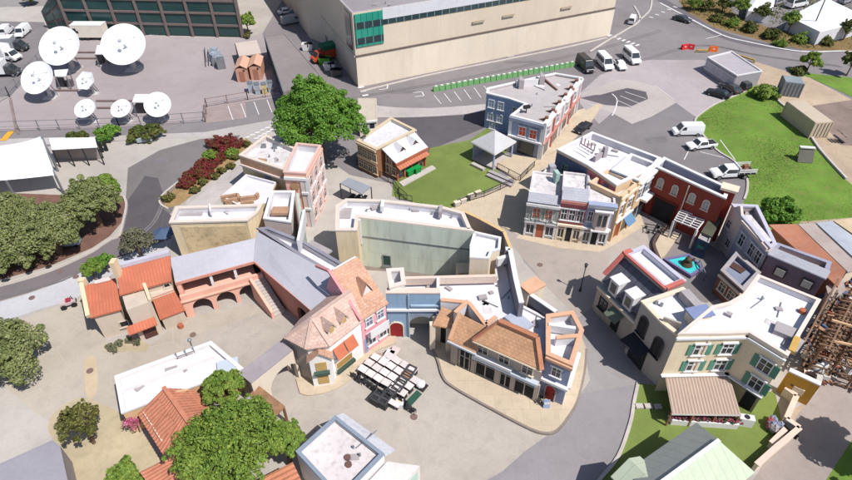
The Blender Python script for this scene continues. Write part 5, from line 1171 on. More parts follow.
# end return roof piece by the chateau
# rear roof strip with its parapets
t = thing('rear_flat', 'narrow white roof strip with grey-backed parapets behind the lavender roof', 'set wall', G(310,262))
hs = 5.6
block(t, [(258,229),(268,228),(304,242),(361,275),(350,285),(300,256)], hs, M_STEEL, M_ROOFW, M('grey_flat_cap', rgb(150,148,160), .8), par=.7, th=.25)
mb = MB(); mb.box((*G(317,249,hs-.6), hs-.7), (3.0,1.6,.2), -.62); mb.build('roof_mat', M_ROOFG, t)
mb = MB(); mb.bar(G3(299,246,hs+.6), G3(305,215,hs+.6), .3, 1.6); mb.build('cross_wall', M_WHITE, t)
t = thing('roof_penthouse', 'small white roofed pen at the end of the lavender roof behind the pink gable', 'set wall', G(345,285))
block(t, [(338,291),(358,268),(362,277),(352,290)], 7.0, m_pk, M_ROOFW, M_WHITE, par=1.4, th=.25)
# ---- tall pink house and its neighbours ------------------------------
m_pnk = M('salmon_pink_plaster', rgb(236,184,166,.82), .88, .08, .5, .04, stain=.25, streak=True)
m_brband = M('brown_band', rgb(192,154,126), .88, .14, .5, .04, ('u', .8, .05, .7), stain=.3)
hQ = 6.0; rp = [(239.5,155.5),(266,135.5),(297,149.5),(283,170)]
t = thing('tan_house', 'tan house with a brown band, joined to the left of the tall pink house', 'house', cen(rp, hQ))
Wt = RG(rp, hQ); block(t, rp, hQ, m_straw, M_ROOFD, M('bleached_coping', 0), par=.55, th=.3)
F = Fac(Wt[0], Wt[3]); panel(t, F, 0, F.L, hQ-1.2, hQ-.1, m_brband, 'band', .01, .1); strip(t, F, -.1, F.L+.1, hQ-1.3, .2, .3, m_pinkw)
panel(t, F, F.L*.52, F.L*.68, 3.4, hQ-1.5, m_slate, 'patch', .01, .03)
mb = MB(); mb.bar(G3(258,160,hQ-.3), G3(266,161,hQ-.3), .6, .3); mb.build('roof_plank', m_brband, t)
for x, y in ((264,147),(275,148),(281,143)): q = G(x,y,hQ-.5); mb = MB(); mb.box((q[0],q[1],hQ-.4),(.6,.5,.6),.2); mb.build('roof_vent', M_STEEL, t)
hK = 8.0; rp = [(283.5,172.5),(296.5,143.5),(321,146),(306,174)]
t = thing('tall_pink_house', 'tall salmon pink house with white pilasters and arched windows', 'house', cen(rp, hK))
Wk2 = RG(rp, hK); block(t, rp, hK, m_pnk, M_ROOFW, M('pink_coping2', rgb(236,196,184), .8, .06, 1, .02), par=1.0, th=.2, cw=.06)
F = Fac(Wk2[0], Wk2[3]); F2 = Fac(Wk2[3], Wk2[2])
strip(t, F, 0, F.L, hK-.7, .35, .25, M_WHITE); 
for q in (.8, .97): panel(t, F, F.L*q-.3, F.L*q+.3, 0, hK-.6, M_WHITE if q > .9 else m_pinkw, 'pilaster', .01, .15)
mb = MB(); mb.tube(F.p(F.L*.4, hK-1.9, .02), F.p(F.L*.4, hK-1.9, .08), .55, n=16); mb.build('medallion', M('ochre_medallion', rgb(190,150,110), .9), t)
for z in (5.3, 2.9): strip(t, F2, 0, F2.L, z, .18, .2, M_WHITE)
strip(t, F, F.L*.7, F.L, 5.3, .3, .3, M_WHITE); strip(t, F, F.L*.7, F.L, 2.9, .3, .3, M_WHITE)
strip(t, F2, 0, F2.L, hK-.4, .3, .2, m_pnk)
for k in range(4): panel(t, F2, F2.L*k/3-.14, F2.L*k/3+.14, 0, hK-.3, M_WHITE, 'pilaster', .01, .1)
for z in (6.3, 4.0, 1.5): windows(t, F2, 0, .8, 1.4, 'arch', fm=m_pinkw, uvs=[(F2.L*(k+.5)/3, z) for k in range(3)], gm=M('dusk_glass', rgb(90,80,90), .3))
hq = 5.6; rp = [(263.5,219),(271.5,191.5),(295,191.5),(291,223)]
t = thing('small_set', 'narrow white roofed set in front of the tall pink house', 'set wall', cen(rp, hq))
block(t, rp, hq, m_pinkw, M_ROOFW, M_WHITE, par=.9, th=.28, cw=.05)
a, b = Vector(G(297,191,6.8)), Vector(G(303,228,5.6)); mb = MB(); mb.bar((a.x,a.y,3.2),(b.x,b.y,3.2),.35,6.6); mb.build('side_wall', M('pale_green_side', rgb(190,204,190), .9, .12, .5, .04, stain=.4, streak=True), t)
mb = MB(); mb.bar(G3(272,211,hq-.4), G3(289,211,hq-.4), 1.3, .35); mb.build('roof_box', m_brband, t)
hs = 4.2; rp = [(221,196),(246,174),(276,182),(267,203),(240,206)]
t = thing('white_flat', 'white flat roof with broken brown parapet pieces in front of the tan house', 'set building', cen(rp, hs))
block(t, rp, hs, m_straw, M_ROOFW, None, par=.35, th=.2)
mb = MB()
for a, b in (((221,199),(238,196)),((238,196),(240,200)),((240,200),(256,198)),((256,198),(258,195)),((225,203),(238,200)),((241,205),(254,203))): mb.bar(G3(*a, hs-.1), G3(*b, hs-.1), .35, .8)
mb.build('broken_parapet', m_brband, t)
hr = 5.4; rp = [(170,223),(176.5,207.5),(262,205),(257.5,213),(247,221)]
t = thing('stained_house', 'tan house with stained straw coloured walls and a white roof behind the lavender arcade roof', 'house', cen(rp, hr))
block(t, rp, hr, m_straw, M_ROOFW, M('bleached_coping', 0), par=.7, th=.3)
Wz = RG(rp, hr); F = Fac(Wz[0], Wz[4]); panel(t, F, F.L*.12, F.L*.97, 0, hr-.6, M('stained_plaster', rgb(224,200,160,.84), .92, .16, .35, .06, stain=.55, stain_col=(.16,.12,.08)), 'stained_wall', .01, .05)
mb = MB(); mb.box((*G(189,213,hr-.6), hr-.7), (3.2,.9,.2), .02); mb.build('roof_mat', M_ROOFG, t)
mb = MB(); mb.bar(G3(210,206,hr), G3(211,213,hr), .2, .7); mb.build('parapet_wall', M_WHITE, t)
q = G(168,247); t = thing('blue_parasol', 'slate blue six-sided parasol on the lane by the adobe house', 'parasol', q)
mb = MB(); mb.tube((q[0],q[1],0),(q[0],q[1],2.6),.06); mb.build('pole', M_STEEL, t)
mb = MB(); mb.tube((q[0],q[1],2.2),(q[0],q[1],2.75),1.35,.05,n=6); mb.build('canopy', M('slate_blue_canvas', rgb(84,104,136), .8, .08, 1, .02), t)
# ---- adobe house with orange roofs -------------------------------------
m_ot = M('orange_pantile', rgb(208,122,94,.72), .85, .16, .5, .05, ('u', .3, .25, .82), stain=.55, stain_col=(.35,.12,.06))
m_taupe = M('taupe_adobe', rgb(208,192,176,.82), .92, .07, .4, .04, stain=.25, streak=True)
def shed(t, eL, eR, rR, rL, he, hr, roofm, wallm, over=.25, name='roof', th=.18, z0=0):
    a, b, c, d = [Vector(G3(*p, z)) for p, z in ((eL, he), (eR, he), (rR, hr), (rL, hr))]
    mb = MB(); slab(mb, [a, b, c, d], th); o = mb.build(name, roofm, t)
    w = [tuple(p[:2]) for p in (a, b, c, d)]
    if area(w) < 0: w = w[::-1]; zz = [hr, hr, he, he]
    else: zz = [he, he, hr, hr]
    wi = inset(w, over); mb = MB(); i = 0
    pts = wi; bt = [(p[0], p[1], z0) for p in pts]; tp = [(p[0], p[1], z-th-.02-(.06)) for p, z in zip(pts, zz)]
    for k in range(4): j = (k+1) % 4; mb.face([bt[k], bt[j], tp[j], tp[k]])
    mb.face(tp); mb.build('wall', wallm, t); return a, b, c, d
t = thing('adobe_house', 'small adobe house with a plain orange tiled slope, leftmost of the orange roofs', 'house', cen([(100,320)], 0))
a, b, c, d = shed(t, (90,317.5), (121.5,309), (115.5,278), (84,285.5), 3.5, 4.5, m_ot, m_taupe)
F = Fac(a, b); windows(t, F, 0, .7, .7, 'plain', uvs=[(F.L*.85, 1.3)], gm=M_BLACK, fm=m_taupe, off=-.22)
mb = MB(); mb.bar(a+Vector((-.1,0,.15)), d+Vector((-.1,0,.3)), .4, .5); mb.build('side_parapet', M('cream_parapet', rgb(236,214,180), .85, .06, 1, .02), t)
mb = MB(); q = G(84,284,4.5); mb.box((q[0],q[1],2.5),(.6,.6,5.4)); mb.build('chimney', M('cream_parapet', 0), t)
mb = MB(); mb.bar(d+(c-d)*.35+Vector((0,0,.08)), d+(c-d)*.85+Vector((0,0,.08)), .5, .1); mb.build('roof_board', m_pinkw, t)
t = thing('adobe_house', 'larger adobe house with a big orange slope and a brown door, beside the arcade', 'house', cen([(150,310)], 0))
a, b, c, d = shed(t, (119.5,295), (171.5,280.5), (170,254), (117,268), 5.0, 6.0, m_ot, m_taupe)
mb = MB(); mb.bar(d+Vector((0,0,.2)), c+Vector((0,0,.2)), .45, .45); mb.build('ridge_parapet', M('pale_lavender_cap', 0), t)
mb = MB(); q = G(117,268,6.6); mb.box((q[0]-.1,q[1],3.8),(.5,.8,7.6)); mb.build('chimney', M('cream_parapet', 0), t)
F = Fac(a, b); windows(t, F, 0, .5, .4, 'plain', uvs=[(F.L*.3, 4.5), (F.L*.88, 4.4)], gm=M_BLACK, fm=m_taupe, off=-.22)
# lower stepped front
f0, f1 = Vector(G(141.5,341)), Vector(G(190,322)); Ff = Fac(f0, f1); nn = Vector((Ff.n.x, Ff.n.y))
hF = 4.6
g0, g1 = Vector(G(120,303,hF)), Vector(G(152.5,293,hF))
wl = Ff.L*.46; mb = MB(); mb.prism([tuple(f0), tuple(f0+Ff.t*wl), tuple(f0+Ff.t*wl-nn*2.9), tuple(f0-nn*2.9)], 0, hF); mb.build('front_wall', m_taupe, t)
mb = MB(); mb.bar((*(f0+Ff.t*wl), hF+.1), (*(f0+Ff.t*wl-nn*3.0), hF+.5), .3, .35); mb.build('parapet', M('cream_parapet', 0), t)
mb = MB(); mb.bar((*(f0-nn*2.7), hF+.05), (*(f0+Ff.t*wl-nn*2.7), hF+.05), .5, .25); mb.build('ledge', M('cream_parapet', 0), t)
door(t, Ff, 152, 336, 1.25, 1.9, M('brown_door', rgb(96,62,58), .8), None, False)
mb = MB(); u = Ff.uv(147,337)[0]; mb.ext([Ff.p(u-1.3, 2.45, .02), Ff.p(u+1.4, 2.45, .02), Ff.p(u+1.4, 2.1, .9), Ff.p(u-1.3, 2.1, .9)], (0,0,.12)); mb.build('door_roof', m_ot, t)
e = [Vector((*(f0+Ff.t*(wl+.1)+nn*.0), 1.9)), Vector((*(f1), 1.9)), Vector((*(f1-nn*1.05-Ff.t*.3), 4.1)), Vector((*(f0+Ff.t*(wl+.2)-nn*1.05), 4.1))]
mb = MB(); slab(mb, e, .16); mb.build('low_roof', m_ot, t)
mb = MB(); mb.prism(inset([tuple(p[:2]) for p in e] if area([tuple(p[:2]) for p in e]) > 0 else [tuple(p[:2]) for p in e][::-1], .15), 0, 1.75); mb.prism([tuple(f0+Ff.t*(wl+.15)-nn*.95), tuple(f1-nn*.95-Ff.t*.3), tuple(f1-nn*2.6-Ff.t*.3), tuple(f0+Ff.t*(wl+.15)-nn*2.6)], 0, 4.0); mb.build('low_wall', m_taupe, t)
q = Ff.p(Ff.L*.8, .55, .25); mb = MB(); mb.tube((q[0],q[1],.0),(q[0],q[1],.45),.3,.25,n=10); tag(mb.build('terracotta_pot', m_terra), 'round pot on the paving below the low orange roof', 'pot')
# ---- white roofed building bottom left + tile house ---------------------
hw = 3.0; rp = [(116,377),(211,342.5),(242.5,369),(222,379),(214,379),(122.5,413)]
t = thing('white_hall', 'long low building with a white roof in the lower left courtyard', 'building', cen(rp, hw))
block(t, rp, hw, M('apricot_wall', rgb(232,192,150), .88, .07, .5, .03, stain=.25), M('pinkish_white_roof', rgb(238,228,228,.82), .75, .06, .4, .03, stain=.35, stain_col=(.5,.36,.33)), M_WHITE, par=.3, th=.25)
mb = MB(); mb.bar(G3(120,392,hw), G3(214,357,hw), .3, .55); mb.build('roof_kerb', M_WHITE, t)
mb = MB(); mb.box((*G(171,369,hw-.2), hw-.28), (1.1,.6,.12), .35); mb.build('skylight', M_ROOFG, t)
mb = MB(); mb.box((*G(228,366,hw), hw-.1), (1.9,1.6,.3), .35); mb.build('roof_deck', M('pale_blue_sheet', rgb(206,216,230), .6, .05, 1, .02), t)
mb = MB(); mb.bar(G3(177,357,hw+.4), G3(194,351,hw+.4), .06); 
for x, y in ((177,357),(186,354),(194,351)): q = G(x,y,hw); mb.tube((q[0],q[1],hw-.3),(q[0],q[1],hw+.6),.05)
q = G(190,341.5,hw+.4); mb.tube((q[0],q[1],hw-.2),(q[0],q[1],hw+.5),.07); mb.ball((q[0],q[1],hw+.6),.2); mb.build('roof_pipes', M_STEEL, t)
m_ct = M('clay_barrel_tile', rgb(196,128,102,.82), .88, .18, 1.2, .08, stain=.5, stain_col=(.34,.2,.14))
t = thing('clay_house', 'house with a reddish clay barrel tile roof below the white hall', 'house', cen([(160,425)], 0))
pts = [(138,414),(170.5,466),(192,427),(164,388)]
a, b, c, d = [Vector(G3(*p, z)) for p, z in zip(pts, (3.0, 3.0, 4.8, 4.8))]
mb = MB(); tiles_roof(mb, a, b, c, d, .36, .07); r_ = mb.build('roof', m_ct, t)
mb = MB(); tiles_roof(mb, c, d, d+(d-a)*.8-Vector((0,0,3.2)), c+(c-b)*.8-Vector((0,0,3.2)), .36, .07); mb.build('roof_back', m_ct, t)
mb = MB(); mb.bar(c+Vector((0,0,.1)), d+Vector((0,0,.1)), .35, .2); mb.build('ridge_tiles', m_ct, t)
F = Fac(a, b); nn = Vector((F.n.x, F.n.y, 0)); 
wp = [a-nn*.5+(b-a).normalized()*.4, b-nn*.5, b+(c-b)*1.5, a+(d-a)*1.5+(b-a).normalized()*.4]; w2 = [tuple(p[:2]) for p in wp]
mb = MB(); mb.prism(w2, 0, 2.9); mb.ext([a-nn*.5+(b-a).normalized()*.4+Vector((0,0,-.15)), d+(b-a).normalized()*.4+Vector((0,0,-.2)), d+(d-a)*.6+(b-a).normalized()*.4-Vector((0,0,1.9))], Vector((F.t.x, F.t.y, 0))*.2)
mb.build('wall', M('apricot_wall', 0), t)
for q in (.22, .55):
    e = a.lerp(b, q).lerp(d.lerp(c, q), .35)+Vector((0,0,.28)); s_ = (b-a).normalized()*.75; u_ = (d-a).normalized()*1.1
    mb = MB(); tiles_roof(mb, e-s_-u_*.6+Vector((0,0,-.05)), e+s_-u_*.6+Vector((0,0,-.05)), e+s_+u_+Vector((0,0,-.1)), e-s_+u_+Vector((0,0,-.1)), .36, .06); mb.build('raised_roof', m_ct, t)
    mb = MB(); mb.bar(e-s_-u_*.55+Vector((0,0,-.15)), e+s_-u_*.55+Vector((0,0,-.15)), .15, .3); mb.build('fascia', M_CREAM, t)
windows(t, F, 0, .8, 1.0, 'plain', uvs=[(F.L*.35, 1.5), (F.L*.7, 1.5)], gm=M_BLACK, fm=M_WOOD, off=-.48)
t = thing('tile_porch', 'low clay tile porch roof half hidden under the bright tree at the bottom edge', 'porch', cen([(172,470)], 0))
a, b, c, d = [Vector(G3(*p, z)) for p, z in (((140,472),2.4),((160,500),2.4),((186,478),3.2),((168,458),3.2))]
mb = MB(); tiles_roof(mb, a, b, c, d, .36, .07); mb.build('roof', m_ct, t)
posts(t, [p.lerp((a+b+c+d)/4, .12) for p in (a, b, c, d)], .18, M_WOOD)
t = thing('clay_shed', 'shed with an orange clay tile roof at the bottom edge beside the square set', 'shed', cen([(280,490)], 0))
a, b, c, d = [Vector(G3(*p, z)) for p, z in (((262,488),3.0),((322,500),3.0),((300,462),3.9),((282,478),3.9))]
a, b, c, d = Vector(G3(232,492,2.8)), Vector(G3(310,520,2.8)), Vector(G3(305,478,3.8)), Vector(G3(291,463,3.8))
mb = MB(); tiles_roof(mb, Vector(G3(293,462,3.8)), Vector(G3(309,496,3.8)), Vector(G3(262,520,2.6)), Vector(G3(255,481,2.6)), .4, .08); mb.build('roof', M('light_clay_tile', rgb(222,150,116), .85, .15, 1.2, .06, stain=.35), t)
mb = MB(); mb.prism(inset(RG([(293,462),(309,496),(262,520),(255,481)], 2.6)[::-1], .4), 0, 2.4); mb.build('wall', M_CREAM, t)
# dark ribbed roof next to it
t = thing('brown_lean_to', 'dark brown ribbed lean-to roof under the bright tree, next to the orange clay shed', 'shed', cen([(240,480)], 0))
mb = MB(); tiles_roof(mb, Vector(G3(256,481,2.5)), Vector(G3(264,520,2.5)), Vector(G3(225,520,2.2)), Vector(G3(234,478,2.2)), .4, .08); mb.build('roof', M('dark_clay_tile', rgb(150,98,80), .88, .2, 1.2, .06, stain=.5), t)
mb = MB(); mb.prism(inset(RG([(256,481),(264,520),(225,520),(234,478)], 2.1)[::-1], .3), 0, 1.9); mb.build('wall', M_WOOD, t)
# ---- arched courtyard wall ------------------------------------------------
t = thing('arch_wall', 'cream wall with a wide arch and flat grey top, joining the white stucco house', 'wall', cen([(270,385)], 0))
hx = 4.2; A_, B_ = Vector(G(256,380.5,hx)), Vector(G(293,351,hx)); F = Fac(A_, B_); nn = Vector((F.n.x, F.n.y)); L_ = F.L
uu = F.uv(281,383)[0]
mb = MB(); arcwall(mb, F, -.5, L_, 0, hx, [(L_*.66, 3.4, 3.1)], .5); mb.build('wall', M('pale_cream', rgb(238,224,206), .85, .05, .6, .03, stain=.2, streak=True), t)
mb = MB(); mb.prism([tuple(A_-nn*.02-F.t*.5), tuple(B_-nn*.02), tuple(B_-nn*1.8), tuple(A_-nn*1.8-F.t*.5)], hx, hx+.12); mb.build('roof', M('grey_lavender_strip', rgb(172,162,166), .85, .1, .4, .03, stain=.3), t)
Fb = Fac(tuple(A_-nn*1.45), tuple(B_-nn*1.45)); mb = MB(); arcwall(mb, Fb, -.5, L_, 0, hx-.01, [(L_*.66, 3.4, 3.1)], .3); mb.build('back_wall', M_CREAM, t)
t = thing('tin_porch', 'small lean-to with a pale tin roof and brown thatch edge, half under the bright tree', 'porch', cen([(258,415)], 0))
mb = MB(); slab(mb, [G3(243,400,2.6), G3(271,421,2.6), G3(277,416,2.9), G3(249,395,2.9)], .1); mb.build('roof', M('pale_tin', rgb(196,196,206), .5, .1, .6, .03, ('u', .4, .2, .85), stain=.4), t)
mb = MB(); slab(mb, [G3(249,395,2.95), G3(276,416,2.95), G3(285,406,3.3), G3(258,385,3.3)], .14); mb.build('thatch', M('brown_thatch', rgb(168,130,100), .95, .25, 2, .1, stain=.5), t)
posts(t, [G3(x,y,2.6) for x, y in ((243,400),(271,421),(283,406))], .2, M_WOOD)
# ---- white square roof bottom ------------------------------------------
hy = 4.1; rp = [(335.5,416.5),(384,454.5),(340,500),(296,452)]
t = thing('square_set', 'square set building with a stained white roof ringed by blue-grey coping at the bottom edge', 'building', cen(rp, hy))
m_cop = M('blue_grey_coping', rgb(146,158,174), .7, .08, 1, .02, stain=.2)
block(t, rp, hy, M_WHITE, M('stained_white_membrane', rgb(222,214,214,.8), .8, .12, .4, .04, stain=.7, stain_col=(.36,.32,.3)), m_cop, par=.4, th=.22, cw=.03)
mb = MB(); mb.box((*G(330,457,hy-.4), hy-.6), (1.5,2.3,.25), -.72); mb.build('roof_panel', M('skylight_grey', 0), t)
m_rst = M('rust_brown_patch', rgb(124,92,86), .9, .2, 2, .05)
mb = MB()
for x, y in ((348,460),(349,467)): q = G(x,y,hy-.7); mb.tube((q[0],q[1],hy-.75),(q[0],q[1],hy-.22),.26,n=12)
mb.build('roof_vents', m_rst, t)
mb = MB(); mb.bar(G3(355,441,hy-.55), G3(366,452,hy-.55), .35, .12); q = G(337,427,hy-.6); mb.box((q[0],q[1],hy-.64),(.7,.6,.1),.5); mb.build('roof_boards', m_rst, t)
lw = 3.0; rp2 = [(336,409),(338,414),(392,452),(406,462),(402,490),(350,510),(340,500),(384,455)]
t2 = thing('low_annex', 'low white annex wrapping the plaza side of the square set building', 'annex', G(395,468))
W_ = RG(rp, hy); e1 = Vector(W_[0]); e2 = Vector(W_[1]); d_ = (e2-e1).normalized(); o_ = Vector((-d_.y, d_.x)); 
if o_.x < 0: o_ = -o_
mb = MB(); mb.ext([(*(e1+o_*.12-d_*.3), 3.6), (*(e2+o_*.12), 3.6), (*(e2+o_*1.3), 2.9), (*(e1+o_*1.1-d_*.3), 2.9)], (0,0,.12)); mb.build('sloping_ledge', M('weathered_ledge', rgb(222,222,230), .8, .1, .6, .03, stain=.5), t2)
e3 = Vector(W_[2]); mb = MB(); mb.prism([tuple(e2+o_*.15+d_*.15), tuple(e2+o_*1.5+d_*2.4), tuple(e3+o_*1.5+d_*2.4), tuple(e3+d_*.15+o_*.15)], 0, lw); mb.build('annex_body', M('annex_roof', rgb(236,226,222), .8, .06, .5, .03, stain=.3), t2)
Fz = Fac(e2+o_*1.5+d_*2.4, e3+o_*1.5+d_*2.4); panel(t2, Fz, .3, 2.2, .1, 2.6, M('pale_green_panel', rgb(196,220,206), .8, .06, 1, .02), 'green_wall')
# ---- pale green metal roofed house bottom right --------------------------
m_pg = M('pale_green_metal', rgb(200,210,188), .6, .05, .4, .03, ('u', .9, .06, .8), stain=.2)
m_gg = M('grey_green_metal', rgb(176,180,174), .6, .06, .4, .03, ('u', .9, .06, .8), stain=.25)
t = thing('green_roof_house', 'house with a pale green standing seam gable roof on the lower lawn', 'house', cen([(690,470)], 0))
he, hr_ = 3.4, 5.6
A0, A1 = Vector(G3(627,470,he)), Vector(G3(696.5,422.5,he)); B1 = Vector(G3(755,472.5,he)); R1_ = Vector(G3(719,440.5,hr_)); R0_ = Vector(G3(665,480,hr_)); 
rd = (R1_-R0_).normalized(); R0_ = R1_-rd*11; A0 = A1-rd*((A1-A0).length); B0 = B1-rd*11
mb = MB(); slab(mb, [A0, A1, R1_, R1_-rd*((A1-A0).length)], .16); mb.build('roof_left', m_gg, t)
mb = MB(); slab(mb, [B1, B0, R0_, R1_], .16); mb.build('roof_right', m_pg, t)
mb = MB(); mb.bar(R0_+Vector((0,0,.06)), R1_+Vector((0,0,.06)), .3, .12); mb.build('ridge_cap', M_WHITE, t)
nA = (A1-B1); nA.z = 0
wl = [A0.lerp(B0,.06)[:2], A1.lerp(B1,.06)[:2], B1.lerp(A1,.06)[:2], B0.lerp(A0,.06)[:2]]
sh = rd*-.5; wl = [(p[0]+(sh.x if k in (1,2) else 0), p[1]+(sh.y if k in (1,2) else 0)) for k, p in enumerate(wl)]
mb = MB(); mb.prism(wl, 0, he-.3); mid = [(wl[1][0],wl[1][1],he-.3),(wl[2][0],wl[2][1],he-.3),(R1_.x+sh.x,R1_.y+sh.y,hr_-.25)]; mb.ext(mid, rd*-.2); mb.build('wall', M_CREAM, t)
q0, q1 = Vector(G3(627,472,3.3)), Vector(G3(655,472,3.3)); ap = Vector(G3(642,466,4.6))   # small front gable
mb = MB(); dn = (B1-A1).normalized()*-1
c0 = A0-rd*.0+Vector((0,0,.0)); 
A0 = A1-rd*8.6; g0, g1, g2 = A0+dn*.3-rd*1.0, A0+dn*.3+rd*2.2, A0+dn*.3+rd*.6+Vector((0,0,1.2))
bk_ = dn*-4.0
mb.ext([g0, g2, g2+bk_, g0+bk_], (0,0,.12)); mb.ext([g2, g1, g1+bk_, g2+bk_], (0,0,.12)); mb.build('porch_roof', m_pg, t)
mb = MB(); mb.ext([g0-dn*.2, g1-dn*.2, g2-dn*.2], dn*-.15); mb.build('porch_gable', M('dull_red_gable', rgb(150,92,80), .85), t)
# ---- corrugated canopy --------------------------------------------------
t = thing('corrugated_canopy', 'tan corrugated sheet canopy on the front of the shuttered block, above the lower lawn', 'canopy', cen([(700,410)], 0))
cq = [Vector(G3(*p, z)) for p, z in (((672,414),1.95),((741,415),1.95),((729,374.5),2.4),((664.5,374.5),2.4))]
mb = MB(); corr(mb, *cq, .28, .07); cr = mb.build('roof_sheet', M('tan_corrugated', rgb(196,174,158), .6, .06, .5, .02, stain=.2), t)
for q in (0, .33, .66, 1): p = cq[0].lerp(cq[1], q); mb = MB(); mb.box((p.x,p.y+.1,.95),(.14,.14,1.9)); mb.build('post', M_WOOD, t)
mb = MB(); mb.bar(cq[0]+Vector((0,.06,-.1)), cq[1]+Vector((0,.06,-.1)), .14, .16); mb.build('beam', M_WHITE, t)
t = thing('planter_bar', 'low white planter with dusky pink flowers along the front of the corrugated canopy', 'planter', G(700,422))
a, b = Vector(G(669,420.5)), Vector(G(735,425)); mb = MB(); mb.bar((a.x,a.y,.35),(b.x,b.y,.35),.9,.7); mb.build('planter_box', M_WHITE, t)
mb = MB()
for k in range(420):
    q = a.lerp(b, random.random()); mb.ball((q.x+random.uniform(-.3,.3), q.y+random.uniform(-.35,.35), .72+random.uniform(0,.28)), random.uniform(.07,.15), m=0 if random.random() < .75 else 1, nu=5, nv=3)
mb.build('flowers', [M('dusky_pink_flowers', rgb(150,78,96), .9, .3, 3, 0), M('dark_leaves', (.04,.07,.03), .8)], t, uv=False)
# ---- ochre wall and yard walls -------------------------------------------
t = thing('ochre_wall', 'ochre painted wall with two round holes beside the dirt road', 'wall', G(792,398))
A_, B_ = Vector(G(776,391)), Vector(G(806,405.5)); F = Fac(A_, B_); h_ = 3.0
mb = MB(); mb.prism([F.p(0,0,0)[:2], F.p(F.L,0,0)[:2], F.p(F.L,0,-.35)[:2], F.p(0,0,-.35)[:2]], 0, h_); mb.build('wall', M('ochre_paint', rgb(206,156,66), .88, .12, .6, .04, stain=.4, streak=True), t)
mb = MB(); mb.bar(F.p(0,h_+.05,-.17), F.p(F.L,h_+.05,-.17), .5,.16); mb.build('coping', M_WHITE, t)
for q in (.3, .5): mb = MB(); mb.tube(F.p(F.L*q,1.6,.01),F.p(F.L*q,1.6,.06),.13); mb.build('hole', m_rst, t)
mb = MB(); mb.box(F.p(F.L*.55, 1.3, .06), (.9,.1,.8), F.rz); mb.build('panel', M_CREAM, t)
def lowwall(label, px, h, mat, name='garden_wall', th=.3):
    w = RG(px); mb = MB(); c = MB(); t = thing(name, label, 'wall', w[0])
    for a, b in zip(w, w[1:]): mb.bar((*a, h/2), (*b, h/2), th, h); c.bar((*a, h+.05), (*b, h+.05), th+.16, .1)
    mb.build('wall', mat, t); c.build('coping', M('pink_white_cap', rgb(236,212,196), .8, .06, 1, .02), t); return t
lowwall('low pink-white garden wall with a bend beside the dirt road and lower lawn', [(781,394),(792,402),(782,425),(795,434),(770,455),(752,471)], 1.0, M_CREAM)
lowwall('short inner planter wall on the lower lawn by the garden wall', [(768,448),(785,431)], .7, M_CREAM)
# wrapped pile
q = G(774,428); t = thing('wrapped_pile', 'pile wrapped in red, white and blue cloth in the corner of the lower lawn', 'pile', q)
mb = MB()
for k in range(9): mb.ball((q[0]+random.uniform(-.6,.6), q[1]+random.uniform(-.5,.7), random.uniform(.3,.8)), random.uniform(.3,.55), m=k % 3, nu=7, nv=5, jit=.2)
mb.build('cloth', [M('grey_blue_cloth', rgb(150,156,180), .9, .2, 3, .05), M('dull_red_cloth', rgb(170,90,100), .9, .2, 3, .05), M_ROOFG], t)
mb = MB(); mb.box((q[0]+.9,q[1]-.5,.5),(.7,.7,1.0),.4); mb.box((q[0]+1.3,q[1]-.8,.35),(.5,.6,.7),.9); mb.build('black_cases', M_BLACK, t)
q = G(743,424); t = thing('outdoor_unit', 'white air conditioner box by the corrugated canopy corner', 'air conditioner', q)
mb = MB(); mb.box((q[0],q[1],.55),(1.3,.6,1.1),-.2); mb.build('case', M_WHITE, t); mb = MB(); mb.tube((q[0],q[1],1.1),(q[0],q[1],1.14),.24,n=12); mb.build('fan', M_DARKMETAL, t)
# ---- sheds to the right ----------------------------------------------------
def longshed(name, label, px, he, hr, mat, wall):
    t = thing(name, label, 'shed', cen(px)); a, b, c, d = [Vector(G3(*p, z)) for p, z in zip(px, (he, he, hr, hr))]
    mb = MB(); slab(mb, [a, b, c, d], .15); mb.build('roof', mat, t); w = [tuple(p[:2]) for p in (a,b,c,d)]
    if area(w) < 0: w = w[::-1]
    mb = MB(); mb.prism(inset(w, .25), 0, min(he, hr)-.2); mb.build('wall', wall, t); return t
m_rust = M('rust_roof', rgb(204,138,110,.74), .85, .18, .25, .05, ('v', .7, .05, .85), stain=.5, stain_col=(.4,.3,.26))
m_wash = M('washed_roof', rgb(200,186,180), .85, .12, .25, .04, ('v', .8, .05, .88), stain=.55, stain_col=(.4,.24,.17))
m_bluer = M('blue_white_roof', rgb(200,206,218), .7, .1, .25, .03, ('v', .9, .06, .85), stain=.35)
longshed('long_shed', 'long shed with a rusty orange roof beside the purple house', [(838,287),(769,224.5),(797,224),(846,271)], 3.2, 3.8, m_rust, m_brn)
longshed('long_shed', 'long shed with a washed pinkish grey roof right of the rusty one', [(848,272),(798,224),(814,223),(862,268)], 3.4, 3.6, m_wash, M_CREAM)
longshed('long_shed', 'long shed with a blue-white roof near the right edge', [(864,267),(816,222.5),(832,221),(890,262)], 3.6, 3.8, m_bluer, M_CREAM)
longshed('long_shed', 'long shed with a sand coloured roof at the right edge below the grassy slope', [(895,262),(834,221),(852,218),(910,235)], 3.6, 3.8, M('sand_roof', rgb(222,200,166), .85, .1, .3, .03, stain=.3), M_CREAM)
longshed('small_shed', 'small shed with a washed grey plank roof above the junk pile', [(830,302),(826,286),(842,277),(846,290)], 2.6, 2.8, m_wash, M_CREAM)
q = G(848,270); t = thing('blue_crate', 'bright blue crate beside the washed plank roofs near the right edge', 'crate', q)
mb = MB(); mb.box((q[0],q[1],.9),(1.8,1.5,1.8),.4); mb.build('crate_body', M('bright_blue', rgb(60,110,170), .6), t); mb = MB(); mb.box((q[0],q[1],1.84),(1.9,1.6,.08),.4); mb.build('lid', M('bright_blue2', rgb(80,130,185), .6), t)
